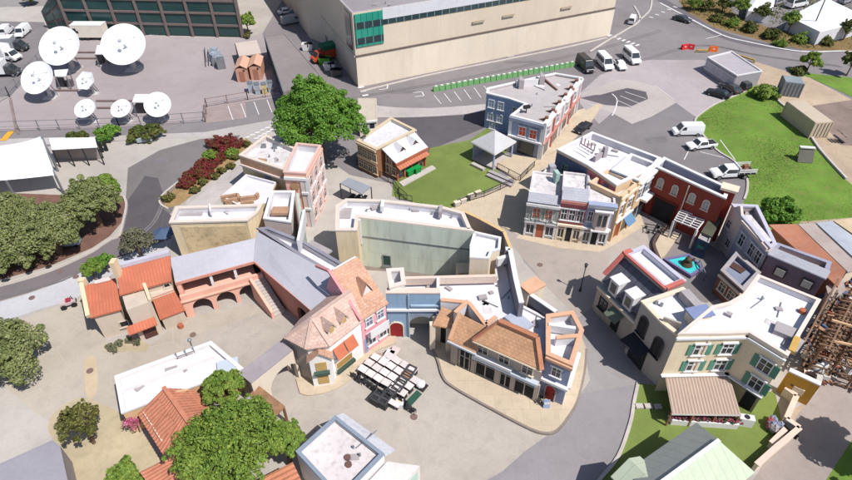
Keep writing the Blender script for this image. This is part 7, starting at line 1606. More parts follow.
def vehicle(kind, name, label, cat, rear, front, col, group=None, box_col=None, z=.02, scale=1.0):
    k = K[kind]; a, b = Vector(G(*rear)), Vector(G(*front)); c = (a+b)/2; d = b-a; rz = math.atan2(d.y, d.x)
    t = thing(name, label, cat, (c.x, c.y, z), group, rz or 1e-6); t.scale = (scale*(.8 if kind in ('cargo', 'pickup') else .9),)*3; BASE[t.name] = (0, 0, 0); W2 = k['W']/2; bz = k['belt']
    def hw(zz): return W2-.30*max(0, zz-bz)*(.55 if kind in ('van','cargo','box') else 1)
    mb = MB()
    def extr(poly, m=0, cap=True):
        n = len(poly); i = len(mb.v)
        for x, zz in poly: mb.v.append((x, hw(zz), zz))
        for x, zz in poly: mb.v.append((x, -hw(zz), zz))
        for q in range(n): j = (q+1) % n; mb.f.append((i+q, i+j, i+n+j, i+n+q)); mb.m.append(m)
        mb.f.append(tuple(range(i, i+n))[::-1]); mb.m.append(m); mb.f.append(tuple(range(i+n, i+2*n))); mb.m.append(m)
    extr(k['low']); extr(k['up']); body = mb.build('body', col, t)
    bv = body.modifiers.new('bevel', 'BEVEL'); bv.width = .07; bv.segments = 2; bv.limit_method = 'ANGLE'
    g = k['gl']
    for s in (-1, 1): mb = MB(); mb.ext([(x, s*(hw(zz)+.004), zz) for x, zz in g], (0, s*.012, 0)); mb.build('side_window', M_GLASS, t)
    u = k['up']; mb = MB(); p0, p1 = Vector((u[-1][0], 0, u[-1][1])), Vector((u[-2][0], 0, u[-2][1]))
    def wsc(p0, p1, f0, f1, off):
        q0, q1 = p0.lerp(p1, f0), p0.lerp(p1, f1); nn = Vector((p1.z-p0.z, 0, p0.x-p1.x)).normalized()
        if nn.x*off < 0: nn = -nn
        w0, w1 = hw(q0.z)-.1, hw(q1.z)-.1
        m_ = MB(); m_.ext([q0+Vector((0,-w0,0))+nn*.005, q0+Vector((0,w0,0))+nn*.005, q1+Vector((0,w1,0))+nn*.005, q1+Vector((0,-w1,0))+nn*.005], nn*.015); return m_
    wsc(p0, p1, .08, .9, 1).build('windscreen', M_GLASS, t)
    r0, r1 = Vector((u[0][0], 0, u[0][1])), Vector((u[1][0], 0, u[1][1])); wsc(r0, r1, .15, .85, -1).build('rear_window', M_GLASS, t)
    wr = k['wh'][2]
    for x in k['wh'][:2]:
        for s in (-1, 1):
            mb = MB(); mb.tube((x, s*(W2-.24), wr), (x, s*(W2+.02), wr), wr, n=16); w_ = mb.build('wheel', M_RUBBER, t); mb = MB(); mb.tube((x, s*(W2+.0), wr), (x, s*(W2+.035), wr), wr*.6, n=12); mb.build('rim', M_STEEL, w_)
    fx, fz = k['low'][-2][0], k['low'][-2][1]; rx = k['low'][1][0]
    for s in (-1, 1):
        mb = MB(); mb.box((fx-.03, s*W2*.72, fz-.02), (.12, .38, .16)); mb.build('headlight', LAMP, t)
        if kind not in ('flatbed', 'box'): mb = MB(); mb.box((rx+.0, s*W2*.82, bz-.2), (.08, .2, .3)); mb.build('tail_light', TAIL, t)
        mb = MB(); mb.box((p0.x-.35, s*(W2+.1), bz+.12), (.14, .2, .16)); mb.build('mirror', col, t)
    mb = MB(); mb.box((fx-.02, 0, fz-.22), (.1, W2*1.1, .16)); mb.build('grille', M_DARKMETAL, t)
    if kind == 'pickup': mb = MB(); mb.box((-1.9, 0, 1.13), (1.75, 1.6, .02)); mb.build('bed', M('bed_black', (.03,.03,.033), .8), t)
    if kind == 'flatbed':
        mb = MB(); mb.box((-2.0, 0, 1.0), (2.9, 2.2, .16)); mb.build('deck', M_DARKMETAL, t); mb = MB()
        for s in (-1, 1):
            for zz in (1.35, 1.6, 1.85): mb.box((-2.0, s*1.08, zz), (2.9, .05, .1))
            for x in (-3.4, -2.5, -1.5, -.65): mb.box((x, s*1.08, 1.5), (.07, .07, .9))
        mb.box((-.65, 0, 1.6), (.1, 2.2, 1.1)); mb.build('stake_sides', P_WHITE, t); mb = MB(); mb.box((-2.2,.5,1.3),(.6,.6,.5)); mb.box((-2.3,-.4,1.45),(.9,.5,.8),.3); mb.box((-1.3,0,1.25),(.7,1.2,.4)); mb.build('load', M('rusty_load', rgb(150,104,84), .85, .25, 2, .05), t)
    if kind == 'box':
        mb = MB(); mb.box((-1.2, 0, 2.0), (4.9, 2.4, 2.5)); bx = mb.build('cargo_box', box_col or col, t); mb = MB(); mb.box((-1.2, 0, 3.27), (4.95, 2.45, .06)); mb.build('roof', P_WHITE, bx)
        mb = MB(); mb.box((0,0,.6),(6.8,.9,.2)); mb.build('chassis', M_DARKMETAL, t)
    return t
vehicle('van','passenger_van','black passenger van parked at the end of the green barriers','van',(578,62.5),(591.5,75.5),P_BLACK)
vehicle('van','passenger_van','white passenger van parked just right of the black van','van',(598,60),(610,73),P_WHITE)
vehicle('pickup','pickup_truck','small white pickup parked between two white vans near the sound stage','pickup',(615,62),(624,73),P_WHITE,scale=.9)
vehicle('van','passenger_van','white passenger van parked rightmost in the row by the sound stage','van',(624,54.5),(637.5,67),P_WHITE)
vehicle('sedan','parked_car','dark car driving on the upper road above the barriers','car',(675.5,19.5),(688,23),P_DARK)
vehicle('cargo','parked_van','white van beside the sound stage corner at the top','van',(629,28),(634.5,17),P_WHITE,scale=.85)
vehicle('sedan','parked_car','black car parked by the grass kerb below the site cabin, nearest the lot','car',(725,98.5),(709.5,94),P_BLACK)
vehicle('sedan','parked_car','black car parked by the grass kerb, middle of the three dark ones','car',(735,93.5),(725,88),P_DARK)
vehicle('suv','parked_car','dark car parked by the grass kerb right under the site cabin','car',(744,89.5),(734.5,84.5),P_DARK,scale=.9)
vehicle('cargo','parked_van','white cargo van parked alone in the truck lot','van',(701,134),(671,134.5),P_WHITE)
vehicle('pickup','pickup_truck','white crew pickup with a black bed in the truck lot','pickup',(717,146),(683,150),P_WHITE)
vehicle('flatbed','flatbed_truck','white stake-sided work truck with a rusty load beside the grassy slope','truck',(752.5,175.5),(706,177.5),P_WHITE)
vehicle('pickup','pickup_truck','black open pickup parked between the blue corner building and the white roof','pickup',(587,127),(577,134),P_BLACK,scale=.85)
vehicle('cargo','parked_van','white van at the top left lane, nearer the left edge','van',(1,41),(14,27),P_WHITE)
vehicle('cargo','parked_van','white van at the top left lane, nearer the green glass wall','van',(31,29),(17,41),P_WHITE)
vehicle('box','box_truck','white box truck parked left of the dish yard','truck',(-14,57),(27,62),P_WHITE)
vehicle('box','box_truck','dark truck with a lime green side panel parked below the white box truck','truck',(-12,76),(18,75),P_DARK,box_col=P_WHITE)
vehicle('box','box_truck','dark grey box truck parked above the white box truck','truck',(-6,52),(30,50),P_DARK,box_col=P_SILV)
p = G(1,79); mb = MB(); mb.box((p[0]-.1,p[1]-.6,1.8),(2.4,.06,1.8)); t = bpy.data.objects['box_truck.001']; 
o = bpy.data.objects.new('green_panel', None); bpy.data.objects.remove(o)
pm = MB(); pm.box((-1.2,-1.215,2.0),(3.0,.02,1.7)); pm.build('green_panel', P_GREEN, t)
vehicle('sedan','parked_car','white car parked in the shade of the sound stage, topmost of the three','car',(281,14.5),(293,12.5),P_WHITE)
vehicle('sedan','parked_car','dark car parked in the shade of the sound stage, middle of the three','car',(291,17),(303,14),P_DARK)
vehicle('cargo','parked_van','grey van parked in the shade of the sound stage, lowest of the three','van',(280,26),(304,21),P_SILV)
for i, (x0,y0,x1,y1,cl,lb) in enumerate([(770,7,782,2,P_SILV,'silver car parked by the top edge left of the white bus'),(762,3,774,-2,P_DARK,'dark car parked at the top edge behind the silver car'),(838,5,850,1,P_SILV,'grey car at the top right corner')]): vehicle('suv','parked_car',lb,'car',(x0,y0),(x1,y1),cl)
vehicle('van','minibus','white minibus parked on the upper right lot above the big marquee','bus',(784,9.5),(807,4.5),P_WHITE,scale=1.1)
# red lorry with green sheet beside the sound stage
t = vehicle('box','dump_lorry','red lorry body with a green sheet over the load beside the sound stage','truck',(341,56),(314,63),P_RED,box_col=P_RED)
pm = MB(); pm.box((-1.2,0,3.0),(5.0,2.5,.9)); pm.build('green_sheet', M('dark_green_sheet', rgb(30,110,80), .7, .2, 1, .05), t)
for i, (x, y, lb) in enumerate([(330,70,'white and black rubbish skip beside the big tree'),(337,76,'dark rubbish skip nearest the sound stage corner'),(308,50,'white bin pair beside the grey service building'),(325,64,'bright green small skip below the red lorry')]):
    p = G(x, y); o = thing('skip', lb, 'skip', p); m_ = [P_WHITE, P_DARK, P_WHITE, P_GREEN][i]; mb = MB(); b0 = [(-.9,-.6),(.9,-.6),(.9,.6),(-.9,.6)]; b1 = [(q[0]*1.25,q[1]*1.15) for q in b0]
    for k in range(4): j = (k+1)%4; mb.face([(p[0]+b0[k][0],p[1]+b0[k][1],.1),(p[0]+b0[j][0],p[1]+b0[j][1],.1),(p[0]+b1[j][0],p[1]+b1[j][1],1.4),(p[0]+b1[k][0],p[1]+b1[k][1],1.4)])
    mb.prism([(p[0]+q[0],p[1]+q[1]) for q in b0], .08, .2); mb.build('skip_body', m_, o); mb = MB()
    for k in range(5): mb.box((p[0]+random.uniform(-.7,.7),p[1]+random.uniform(-.4,.4),1.2),(.7,.5,.5),random.random())
    mb.build('rubbish', M_BLACK, o)
# white trailer
p = G(93,38.5); t = thing('box_trailer', 'white box trailer with a dark mark standing by the green glass wall', 'trailer', p); mb = MB(); mb.box((p[0],p[1],1.9),(6.6,2.4,2.5)); mb.build('trailer_box', M('offwhite_trailer', rgb(232,224,212,.85), .5, .04, 1, 0), t); mb = MB(); mb.box((p[0],p[1],3.2),(6.7,2.45,.08)); mb.build('roof', P_WHITE, t)
mb = MB(); mb.box((p[0]-2.6,p[1]-1.21,2.1),(.7,.04,.9)); mb.box((p[0]-2.1,p[1]-1.21,1.8),(.4,.04,.5)); mb.build('dark_mark', M_DARKMETAL, t)
for x in (-1.6,-.5,2.2):
    for s in (-1,1): mb = MB(); mb.tube((p[0]+x,p[1]+s*.9,.42),(p[0]+x,p[1]+s*1.15,.42),.42,n=14); mb.build('wheel', M_RUBBER, t)
# small cart on the lane
p = G(70,306); t = thing('utility_cart', 'small red and white utility cart at the foot of the lane by the courtyard', 'cart', p); mb = MB(); mb.box((p[0],p[1],.6),(1.5,.7,.35),.5); mb.build('cart_body', M('cart_pink', rgb(206,190,190), .6), t); mb = MB(); mb.box((p[0]+.1,p[1]+.05,.85),(.5,.5,.3),.5); mb.build('seat', M('red_seat', rgb(170,60,80), .6), t); mb = MB(); mb.bar((p[0]+.5,p[1]+.3,.7),(p[0]+.4,p[1]+.25,1.3),.06); mb.build('steering', M_DARKMETAL, t)
for sx in (-.5,.5):
    for sy in (-.38,.38): q = Matrix.Rotation(.5,2)@Vector((sx,sy)); r = Matrix.Rotation(.5,2)@Vector((0,.08)); mb = MB(); mb.tube((p[0]+q.x-r.x,p[1]+q.y-r.y,.3),(p[0]+q.x+r.x,p[1]+q.y+r.y,.3),.3,n=12); mb.build('wheel', M_RUBBER, t)
# barriers
A_, B_ = Vector(G(433,91.5)), Vector(G(574,66)); n = 26; dv = (B_-A_)/n; rz = math.atan2(dv.y, dv.x)
m_gb2 = M('barrier_green', rgb(118,170,112), .6, .08, 1, .02); proto = None; spots = []
mb = MB(); Lb = dv.length*.9; mb.ext([(-Lb/2,-.32,0),(-Lb/2,.32,0),(-Lb/2,.14,.9),(-Lb/2,-.14,.9)], (Lb,0,0)); me_ = mb.mesh('barrier_body', [m_gb2]); mw = MB(); mw.box((0,0,.93),(.5,.3,.1)); mw_ = mw.mesh('cap', [M_WHITE])
for i in range(n):
    q = A_+dv*(i+.5); o = bpy.data.objects.new('road_barrier', me_); COL.objects.link(o); o.location = (q.x, q.y, .02); o.rotation_euler = (0,0,rz+random.uniform(-.03,.03)); tag(o, 'green plastic barrier in the long row before the sound stage', 'barrier', 'green barriers in a row before the sound stage')
    c_ = bpy.data.objects.new('cap', mw_); COL.objects.link(c_); c_.parent = o
for i, (a, b, cl, lb) in enumerate([((681,49.5),(687,48.5),rgb(214,50,56),'red barrier on the upper road, left of the pair'),((687.5,48.5),(694,49.5),rgb(214,50,56),'red barrier on the upper road, right of the pair'),((708.5,51),(717,51.5),rgb(240,110,40),'orange barrier by the site cabin')]):
    a, b = Vector(G(*a)), Vector(G(*b)); d = b-a; c = (a+b)/2; t = thing('road_barrier', lb, 'barrier', c); rz = math.atan2(d.y,d.x); mb = MB(); e_ = d*.97; q = Vector((-d.y,d.x)).normalized()
    mb.ext([(a.x+q.x*s,a.y+q.y*s,z) for s,z in ((-.35,0),(.35,0),(.15,1.0),(-.15,1.0))], (e_.x,e_.y,0)); mb.build('barrier_body', M('barrier_%s' % ('red' if i < 2 else 'orange'), cl, .6, .06, 1, 0), t); mb = MB(); mb.box((c.x,c.y,.5),(d.length*.25,.52,.3),rz); mb.build('white_band', M_WHITE, t)
for i, (a, b) in enumerate([((697,50),(708,50)),((738,55),(755,60))]):
    a, b = G3(*a,.5), G3(*b,.5); o = MB(); o.bar(a, b, .3, .25); o.bar((a[0],a[1],0),(a[0],a[1],.5),.2); o.bar((b[0],b[1],0),(b[0],b[1],.5),.2); tag(o.build('barrier_rail', M('yellow_rail', rgb(206,170,90), .8)), ['low yellow barrier rail between the red and orange barriers','low yellow barrier rail beside the site cabin'][i], 'rail')
# ================================================================== TABLES AND CHAIRS ON THE PLAZA
O_ = Vector(G(350.5,379.5)); U_ = Vector(G(403,411.5))-O_; V_ = Vector(G(378,354.5))-O_; U_.normalize(); V_.normalize(); rz = math.atan2(U_.y, U_.x)
m_tt = M('pale_tabletop', rgb(228,218,216,.8), .6, .12, 2.5, .02, stain=.4, jit=.16); m_tt2 = M('wood_tabletop', rgb(176,134,110), .6, .15, 2, .02); m_ck = M('black_chair', (.03,.03,.034), .6, .2, 2, 0)
def table_mesh(w, d):
    mb = MB(); mb.box((0,0,.73),(w,d,.06)); a = mb.mesh('tabletop', [m_tt]); out = []
    for s in (-1,1): lg = MB(); lg.box((s*w*.38,0,.36),(.06,d*.7,.7)); lg.box((s*w*.38,0,.03),(.1,d*.85,.06)); out.append(('leg', lg.mesh('leg', [M_DARKMETAL])))
    return [('tabletop', a)]+out
TP = table_mesh(.86, .72)
mb = MB(); mb.box((0,0,.45),(.42,.42,.05)); cs = mb.mesh('seat', [m_ck]); mb = MB(); mb.box((0,.2,.72),(.42,.05,.5)); cb = mb.mesh('backrest', [m_ck]); CH = [('seat', cs), ('backrest', cb)]
for sx in (-1,1):
    for sy in (-1,1): mb = MB(); mb.box((sx*.18,sy*.18,.22),(.04,.04,.44)); CH.append(('leg', mb.mesh('leg', [m_ck])))
def inst(parts, name, p, rz, z, label, cat, group):
    o = bpy.data.objects.new(name, None); COL.objects.link(o); o.empty_display_size = .2; o.location = (p.x, p.y, z); o.rotation_euler = (0,0,rz); tag(o, label, cat, group)
    for nm, me in parts: c = bpy.data.objects.new(nm, me); COL.objects.link(c); c.parent = o
    return o
for i in range(6):
    for j in range(4):
        if (i, j) in ((5,3),(0,3)): continue
        p = O_+U_*(.5+i*.94)+V_*(1.25+j*.9); z = .02+random.choice((0,0,0,.06))
        if (i, j) == (4, 2): continue
        inst(TP, 'folding_table', p, rz+random.uniform(-.08,.08), z, 'pale square table in the tight block on the plaza', 'table', 'pale tables packed on the plaza')
p = O_+U_*(.5+4*.94)+V_*(1.25+2*.9); t = thing('round_table', 'round brown table among the pale square tables on the plaza', 'table', p); mb = MB(); mb.tube((p.x,p.y,.8),(p.x,p.y,.86),.55,n=20); mb.build('tabletop', m_tt2, t); mb = MB(); mb.tube((p.x,p.y,.05),(p.x,p.y,.8),.06); mb.tube((p.x,p.y,.02),(p.x,p.y,.06),.3,n=12); mb.build('pedestal', M_DARKMETAL, t)
for i in range(15): 
    p = O_+U_*(.1+i*.5)+V_*(.25+random.uniform(0,.25)); inst(CH, 'black_chair', p, rz+random.choice((0,PI/2,PI)), .02, 'black chair in the row along the front of the packed tables', 'chair', 'black chairs along the front of the tables')
mcm = MB(); mcm.box((0,0,.4),(1.3,.95,.7)); cr_b = mcm.mesh('crate_body', [m_ck]); mcm = MB()
for s in (-1,1): mcm.box((0,s*.43,.85),(1.3,.08,.24)); mcm.box((s*.61,0,.85),(.08,.95,.24))
mcm.box((0,0,.8),(.25,.8,.12)); cr_r = mcm.mesh('rim', [M('crate_edge', (.06,.06,.066), .5)])
clab = ['black crate at the near end of the row beside the packed tables','second black crate from the near end of the row','third black crate from the near end of the row','fourth black crate from the near end, level with the round table','black crate at the far end of the row by the green mat','black crate at the front corner of the packed tables']
for i, (x, y) in enumerate([(385,404),(390.5,397.5),(399.5,391),(405,383.5),(410,376.5),(378,401)]):
    p = Vector(G(x, y)); inst([('crate_body', cr_b), ('rim', cr_r)], 'black_crate', p, rz+PI/2+random.uniform(-.1,.1), .02, clab[i], 'crate', 'black crates beside the tables')
for i, (x, y, cl) in enumerate([(388,361,rgb(240,236,238,.85)),(393.5,358,rgb(226,206,206)),(378,360,rgb(150,120,112))]):
    p = Vector(G(x, y)); t = thing('side_table' if i < 2 else 'wicker_basket', ['white table laid out behind the packed tables','pale pink table beside the white one behind the packed tables','round brown wicker basket behind the packed tables'][i], 'table' if i < 2 else 'basket', p); mb = MB()
    if i < 2:
        mb.box((p.x,p.y,.74),(.8,1.7,.06),rz-.0+PI*.0+.15); mb.build('tabletop', M('laid_table_%s' % ('white','pink')[i], cl, .6), t); mb = MB()
        for s in (-1,1): mb.box((p.x,p.y+s*.6,.36),(.6,.06,.7),rz)
        mb.build('legs', M_DARKMETAL, t)
    else: mb.tube((p.x,p.y,.02),(p.x,p.y,.5),.42,.5,n=14); mb.build('basket', M('wicker', cl, .9, .2, 3, .05), t); mb = MB(); mb.tube((p.x,p.y,.5),(p.x,p.y,.56),.5,n=14); mb.build('lid', M('wicker_lid', rgb(176,146,130), .9), t)
a = [G3(404,403,.05), G3(409.5,407.5,.05), G3(422,394,.05), G3(417,390,.05)]; mb = MB(); slab(mb, a, .04); tag(mb.build('green_mat', M('dark_green_mat', rgb(50,92,78), .9, .08, 1, .03)), 'dark green mat lying on the plaza beside the black crates', 'mat')
p = G(420.5,386.5); t = thing('white_bundle', 'round white bundle on a dark frame at the far corner of the green mat', 'bundle', p); mb = MB(); mb.ball((p[0],p[1],.45),.5,nu=10,nv=6,jit=.08,sq=(1,1,.7)); mb.build('cloth', M_WHITE, t); mb = MB(); mb.box((p[0],p[1],.1),(1.2,.9,.16),rz); mb.build('frame', M_DARKMETAL, t)
p = G(399.5,405.5); t = thing('yellow_parcel', 'white box with a yellow panel at the near end of the packed tables', 'box', p); mb = MB(); mb.box((p[0],p[1],.3),(.8,.7,.56),rz+.5); mb.build('box_body', M_WHITE, t); mb = MB(); mb.box((p[0],p[1],.59),(.4,.4,.02),rz+.5); mb.build('panel', M('yellow_panel', rgb(220,190,60), .6), t)
p = G(393,406); t = thing('folding_table', 'pale rectangular table at the near end of the black crates', 'table', p); mb = MB(); mb.box((p[0],p[1],.72),(1.6,.7,.06),rz+.05); mb.build('tabletop', m_tt, t); mb = MB(); mb.box((p[0]-.5,p[1]+.3,.35),(.06,.5,.7),rz); mb.box((p[0]+.5,p[1]-.3,.35),(.06,.5,.7),rz); mb.build('legs', M_DARKMETAL, t)
# cafe set and board by the corner house
p = G(545.5,407.5); t = thing('board_sign', 'small blue and white A-board on the walk outside the corner house', 'sign', p); mb = MB(); mb.ext([(p[0]-.3,p[1]-.25,0.25),(p[0]+.3,p[1]-.25,.25),(p[0]+.3,p[1],1.15),(p[0]-.3,p[1],1.15)],(0,.04,0)); mb.ext([(p[0]-.3,p[1]+.25,.25),(p[0]+.3,p[1]+.25,.25),(p[0]+.3,p[1]+.03,1.15),(p[0]-.3,p[1]+.03,1.15)],(0,.04,0)); mb.build('board', M('blue_white_board', rgb(150,170,206), .6), t); mb = MB(); mb.box((p[0],p[1]-.16,.85),(.5,.05,.3)); mb.build('panel', M_WHITE, t)
for i, (x, y) in enumerate([(538,404),(541.5,401)]):
    p = Vector(G(x, y)); inst(CH, 'cafe_chair', p, .4+i*2, .25, ['dark cafe chair on the walk by the red door, nearer the shops','dark cafe chair on the walk by the red door, nearer the door'][i], 'chair', 'cafe chairs by the red door')
# ================================================================== FOUNTAIN YARD
fp = [(662,261.5),(688,256.5),(703,271),(690,279)]; w = RG(fp); w = w if area(w) > 0 else w[::-1]
t = thing('fountain_pool', 'small teal fountain pool with a purple rim and a dark centrepiece', 'fountain', cen(fp)); mb = MB(); ring(mb, w, inset(w, .28), 0, .5, 0, 0, 0); mb.build('rim', M('purple_rim', rgb(128,116,160), .7, .1, 1, .02), t)
mb = MB(); mb.prism(inset(w, .27), 0, .36); mb.build('water', M('teal_water', (.06,.5,.52), .15, .1, .5, .02, stain=0), t); c = cen(fp); mb = MB(); mb.tube((c[0],c[1],.42),(c[0],c[1],.8),.7,.5,n=12); mb.ball((c[0],c[1],1.1),.42,nu=8,nv=6,jit=.2); mb.tube((c[0]+.4,c[1],.9),(c[0]+.7,c[1],1.3),.12); mb.build('centrepiece', M('bronze_dark', rgb(90,80,60), .6, .3, 2, .05), t)
kerb('planter_kerb', [(690,300),(676,288),(664,272),(657,258),(653,246),(658,236),(668,228)], M('brown_coping', rgb(96,80,76), .85), .35, .5)
mb = MB(); mb.prism(RG([(654,247),(661,234),(678,238),(664,258),(659,261)]), 0, .4); structure('planter_soil', mb, g_walk)
mb = MB(); a = G3(700,260,1.0); b = G3(706,274,1.0); mb.bar(a,b,.1,.1); mb.bar((a[0],a[1],0),a,.1); mb.bar((b[0],b[1],0),b,.1); mb.bar((a[0],a[1],.5),(b[0],b[1],.5),.06); tag(mb.build('frame_rail', M_STEEL), 'grey metal frame rail beside the fountain pool', 'rail')
for i, (x, y, lb) in enumerate([(653,231,'dark frame trolley on the pale paving in front of the red hall')]):
    p = G(x, y); t = thing('trolley', lb, 'trolley', p); mb = MB()
    for s in (-1,1): mb.box((p[0],p[1]+s*.6,.5),(2.0,.08,.08),-.3); mb.box((p[0]+s*.95,p[1],.5),(.08,1.3,.08),-.3)
    mb.build('frame', M_DARKMETAL, t); 
    for sx in (-.8,.8):
        for sy in (-.5,.5): mb = MB(); mb.tube((p[0]+sx,p[1]+sy-.05,.2),(p[0]+sx,p[1]+sy+.05,.2),.2); mb.box((p[0]+sx,p[1]+sy,.4),(.06,.06,.3)); mb.build('wheel', M_RUBBER, t)
p = G(580,291); t = thing('street_lamp', 'dark street lamp standing in the street between the market block and the terrace building', 'street lamp', p); mb = MB(); mb.tube((*p,0),(p[0],p[1],.5),.16,.1); mb.tube((p[0],p[1],.5),(p[0],p[1],3.6),.06,.05); mb.build('post', M_DARKMETAL, t); mb = MB(); mb.tube((p[0],p[1],3.6),(p[0],p[1],4.05),.12,.2,n=6); mb.tube((p[0],p[1],4.05),(p[0],p[1],4.25),.22,.03,n=6); mb.build('lantern', M('lantern_dark', rgb(80,80,84), .4), t)
p = G(820,38); t = thing('lamp_pole', 'tall dark pole standing beside the large marquee', 'pole', G(809,37)); q = G(809,37); mb = MB(); mb.tube((*q,0),(q[0],q[1],11),.14,.08); mb.build('pole', M_DARKMETAL, t); mb = MB(); mb.bar((q[0],q[1],10.9),(q[0]+1.4,q[1],11.1),.1); mb.box((q[0]+1.5,q[1],11.1),(.7,.3,.14)); mb.build('lamp_head', M_DARKMETAL, t)
p = G(804,162); t = thing('slope_sign', 'white topped sign board leaning on the grassy slope', 'sign', p); mb = MB(); mb.ext([(p[0]-1.1,p[1]-.2,.1),(p[0]+1.0,p[1]-.5,.1),(p[0]+1.1,p[1]+.6,2.0),(p[0]-1.0,p[1]+.9,2.0)],(0,.12,0)); mb.build('board', M('green_grey_board', rgb(110,108,100), .8, .15, 1, .03), t); mb = MB(); mb.bar((p[0]-1.0,p[1]+.9,2.05),(p[0]+1.1,p[1]+.6,2.05),.5,.16); mb.build('white_cap', M_WHITE, t); mb = MB(); mb.bar((p[0]-.7,p[1]+1.3,0),(p[0]-.7,p[1]+.85,1.8),.1); mb.bar((p[0]+.8,p[1]+1.1,0),(p[0]+.8,p[1]+.65,1.8),.1); mb.build('props', M_WOOD, t)
for i, (x, y, lb) in enumerate([(72,245,'blue-grey utility cart parked under the oaks by the lane'),(146,142,'grey wheeled rack by the hedge at the driveway mouth')]):
    p = G(x, y); t = thing('rack_cart', lb, 'cart', p); mb = MB(); mb.box((p[0],p[1],.6),(2.2,1.1,.6),.2); mb.build('cart_body', M('blue_grey_cabinet', 0), t); mb = MB()
    for s in (-1,1): mb.bar((p[0]+s,p[1],.9),(p[0]+s,p[1],1.7),.07)
    mb.bar((p[0]-1,p[1],1.7),(p[0]+1,p[1],1.7),.07); mb.build('frame', M_STEEL, t)
    for sx in (-.8,.8):
        for sy in (-.45,.45): mb = MB(); mb.tube((p[0]+sx,p[1]+sy-.06,.2),(p[0]+sx,p[1]+sy+.06,.2),.2); mb.build('wheel', M_RUBBER, t)
# ================================================================== VEGETATION
m_bark = M('bark', rgb(120,98,80), .95, .25, 2, .1, stain=.3)
LM = {
 'oak': [leafmat('oak_leaf', (.14,.18,.055), (.25,.28,.095), .45), leafmat('oak_leaf_dull', (.2,.225,.095), (.31,.32,.16), .5)],
 'bright': [leafmat('bright_leaf', (.11,.2,.035), (.2,.29,.06), .4), leafmat('bright_leaf_yellow', (.16,.25,.035), (.26,.33,.06), .5)],
 'green': [leafmat('green_leaf', (.075,.19,.025), (.14,.28,.04), .4), leafmat('green_leaf_light', (.12,.25,.035), (.19,.33,.05), .5)],
 'grey': [leafmat('grey_leaf', (.12,.125,.07), (.2,.2,.12), .6), leafmat('grey_leaf_light', (.17,.165,.11), (.24,.23,.16), .6)],
 'olive': [leafmat('olive_leaf', (.13,.135,.035), (.24,.225,.07), .6), leafmat('olive_leaf_dark', (.06,.065,.018), (.1,.1,.03), .6)],
 'red': [leafmat('red_bract', (.2,.02,.03), (.3,.04,.06), .8), leafmat('red_bract_leaf', (.16,.03,.03), (.1,.1,.02), 1.2)],
 'verge': [leafmat('verge_leaf', (.05,.09,.018), (.12,.15,.03), .5), leafmat('verge_leaf_dry', (.12,.13,.035), (.18,.17,.06), .5)],
}
def leaves(mb, c, r, n, size, sq=1.0, nm=2, shell=.5):
    for _ in range(n):
        while True:
            d = Vector((random.gauss(0,1), random.gauss(0,1), random.gauss(0,1)))
            if d.length > .01: break
        d.normalize(); 
        if d.z < -.35 and random.random() < .6: d.z = -d.z
        rr = r*(1-shell*random.random()**2); p = Vector(c)+Vector((d.x*rr, d.y*rr, d.z*rr*sq))
        nrm = (d*1.0+Vector((random.gauss(0,.6), random.gauss(0,.6), random.gauss(0,.6)+.4))).normalized()
        t = nrm.orthogonal().normalized(); t = Matrix.Rotation(random.uniform(0,2*PI),3,nrm)@t; b = nrm.cross(t); s = size*random.uniform(.5,1.6)
        mb.face([p-t*s*.5-b*s*.28, p+t*s*.1-b*s*.38, p+t*s*.55+b*s*.05, p+b*s*.36-t*s*.05], random.randrange(nm))
def tree(name, label, px, h, rad, kind, n=5000, size=.34, trunk=.25, lobes=14, squash=.8, group=None, trunk_h=.4, loose=.0, base=None, cat='tree', seed=None, lr=1.0):
    if seed: random.seed(seed)
    b = base or G(*px); t = thing(name, label, cat, b, group); cx, cy = b; cz = h-rad*squash
    tk = MB(); fork = max(.4, h*trunk_h); pp = Vector((cx+random.uniform(-.2,.2), cy, fork)); tk.tube((cx,cy,-.05), pp, trunk*1.2, trunk*.8, n=9)
    L_ = []
    for k in range(lobes):
        a = 2*PI*k*.618+random.uniform(-.3,.3); q = math.sqrt((k+.5)/lobes); rr = rad*.72*q*random.uniform(.85,1.15); zz = cz+rad*squash*.75*(1-q*q)*random.uniform(.5,1.15)-rad*.12*q
        L_.append((Vector((cx+rr*math.cos(a), cy+rr*math.sin(a), max(.3*rad, zz))), rad*lr*random.uniform(.26,.46)))
    if trunk > 0:
        for c, r in L_: 
            m_ = pp.lerp(c, .5)+Vector((random.uniform(-.3,.3), random.uniform(-.3,.3), -.1*rad)); tk.tube(pp, m_, trunk*.5, trunk*.28, n=6, cap=False); tk.tube(m_, c, trunk*.28, trunk*.08, n=5, cap=False)
        tk.build('trunk', m_bark, t)
    mb = MB(); W_ = sum(r*r for c, r in L_)
    for c, r in L_: leaves(mb, c, r, int(n*r*r/W_*(1-loose)), size, random.uniform(.65,.95))
    for k in range(int(lobes*2.4)):       # small outlying sprays
        c, r = random.choice(L_); d = Vector((random.gauss(0,1),random.gauss(0,1),random.gauss(0,.7))).normalized(); leaves(mb, c+d*r*random.uniform(.9,1.35), r*random.uniform(.2,.45), int(n*.3/lobes), size, .8)
    mb.build('crown', LM[kind], t, uv=False); return t
random.seed(11)
tree('broadleaf_tree', 'big bright green broadleaf tree between the pink house and the brown house', (324,163), 14.4, 6.9, 'green', 42000, .25, .42, 70, 1.05, lr=.6)
OG = 'grey-green oaks by the lane'
tree('oak_tree', 'dark oak standing rightmost of the left oaks, next to the driveway', (101,226), 7.0, 3.9, 'oak', 16000, .22, .35, 32, .75, OG, lr=.72)
tree('oak_tree', 'yellow-green young tree pressed against the rightmost oak', (117,213), 6.2, 1.9, 'bright', 5000, .22, .2, 9, .9)
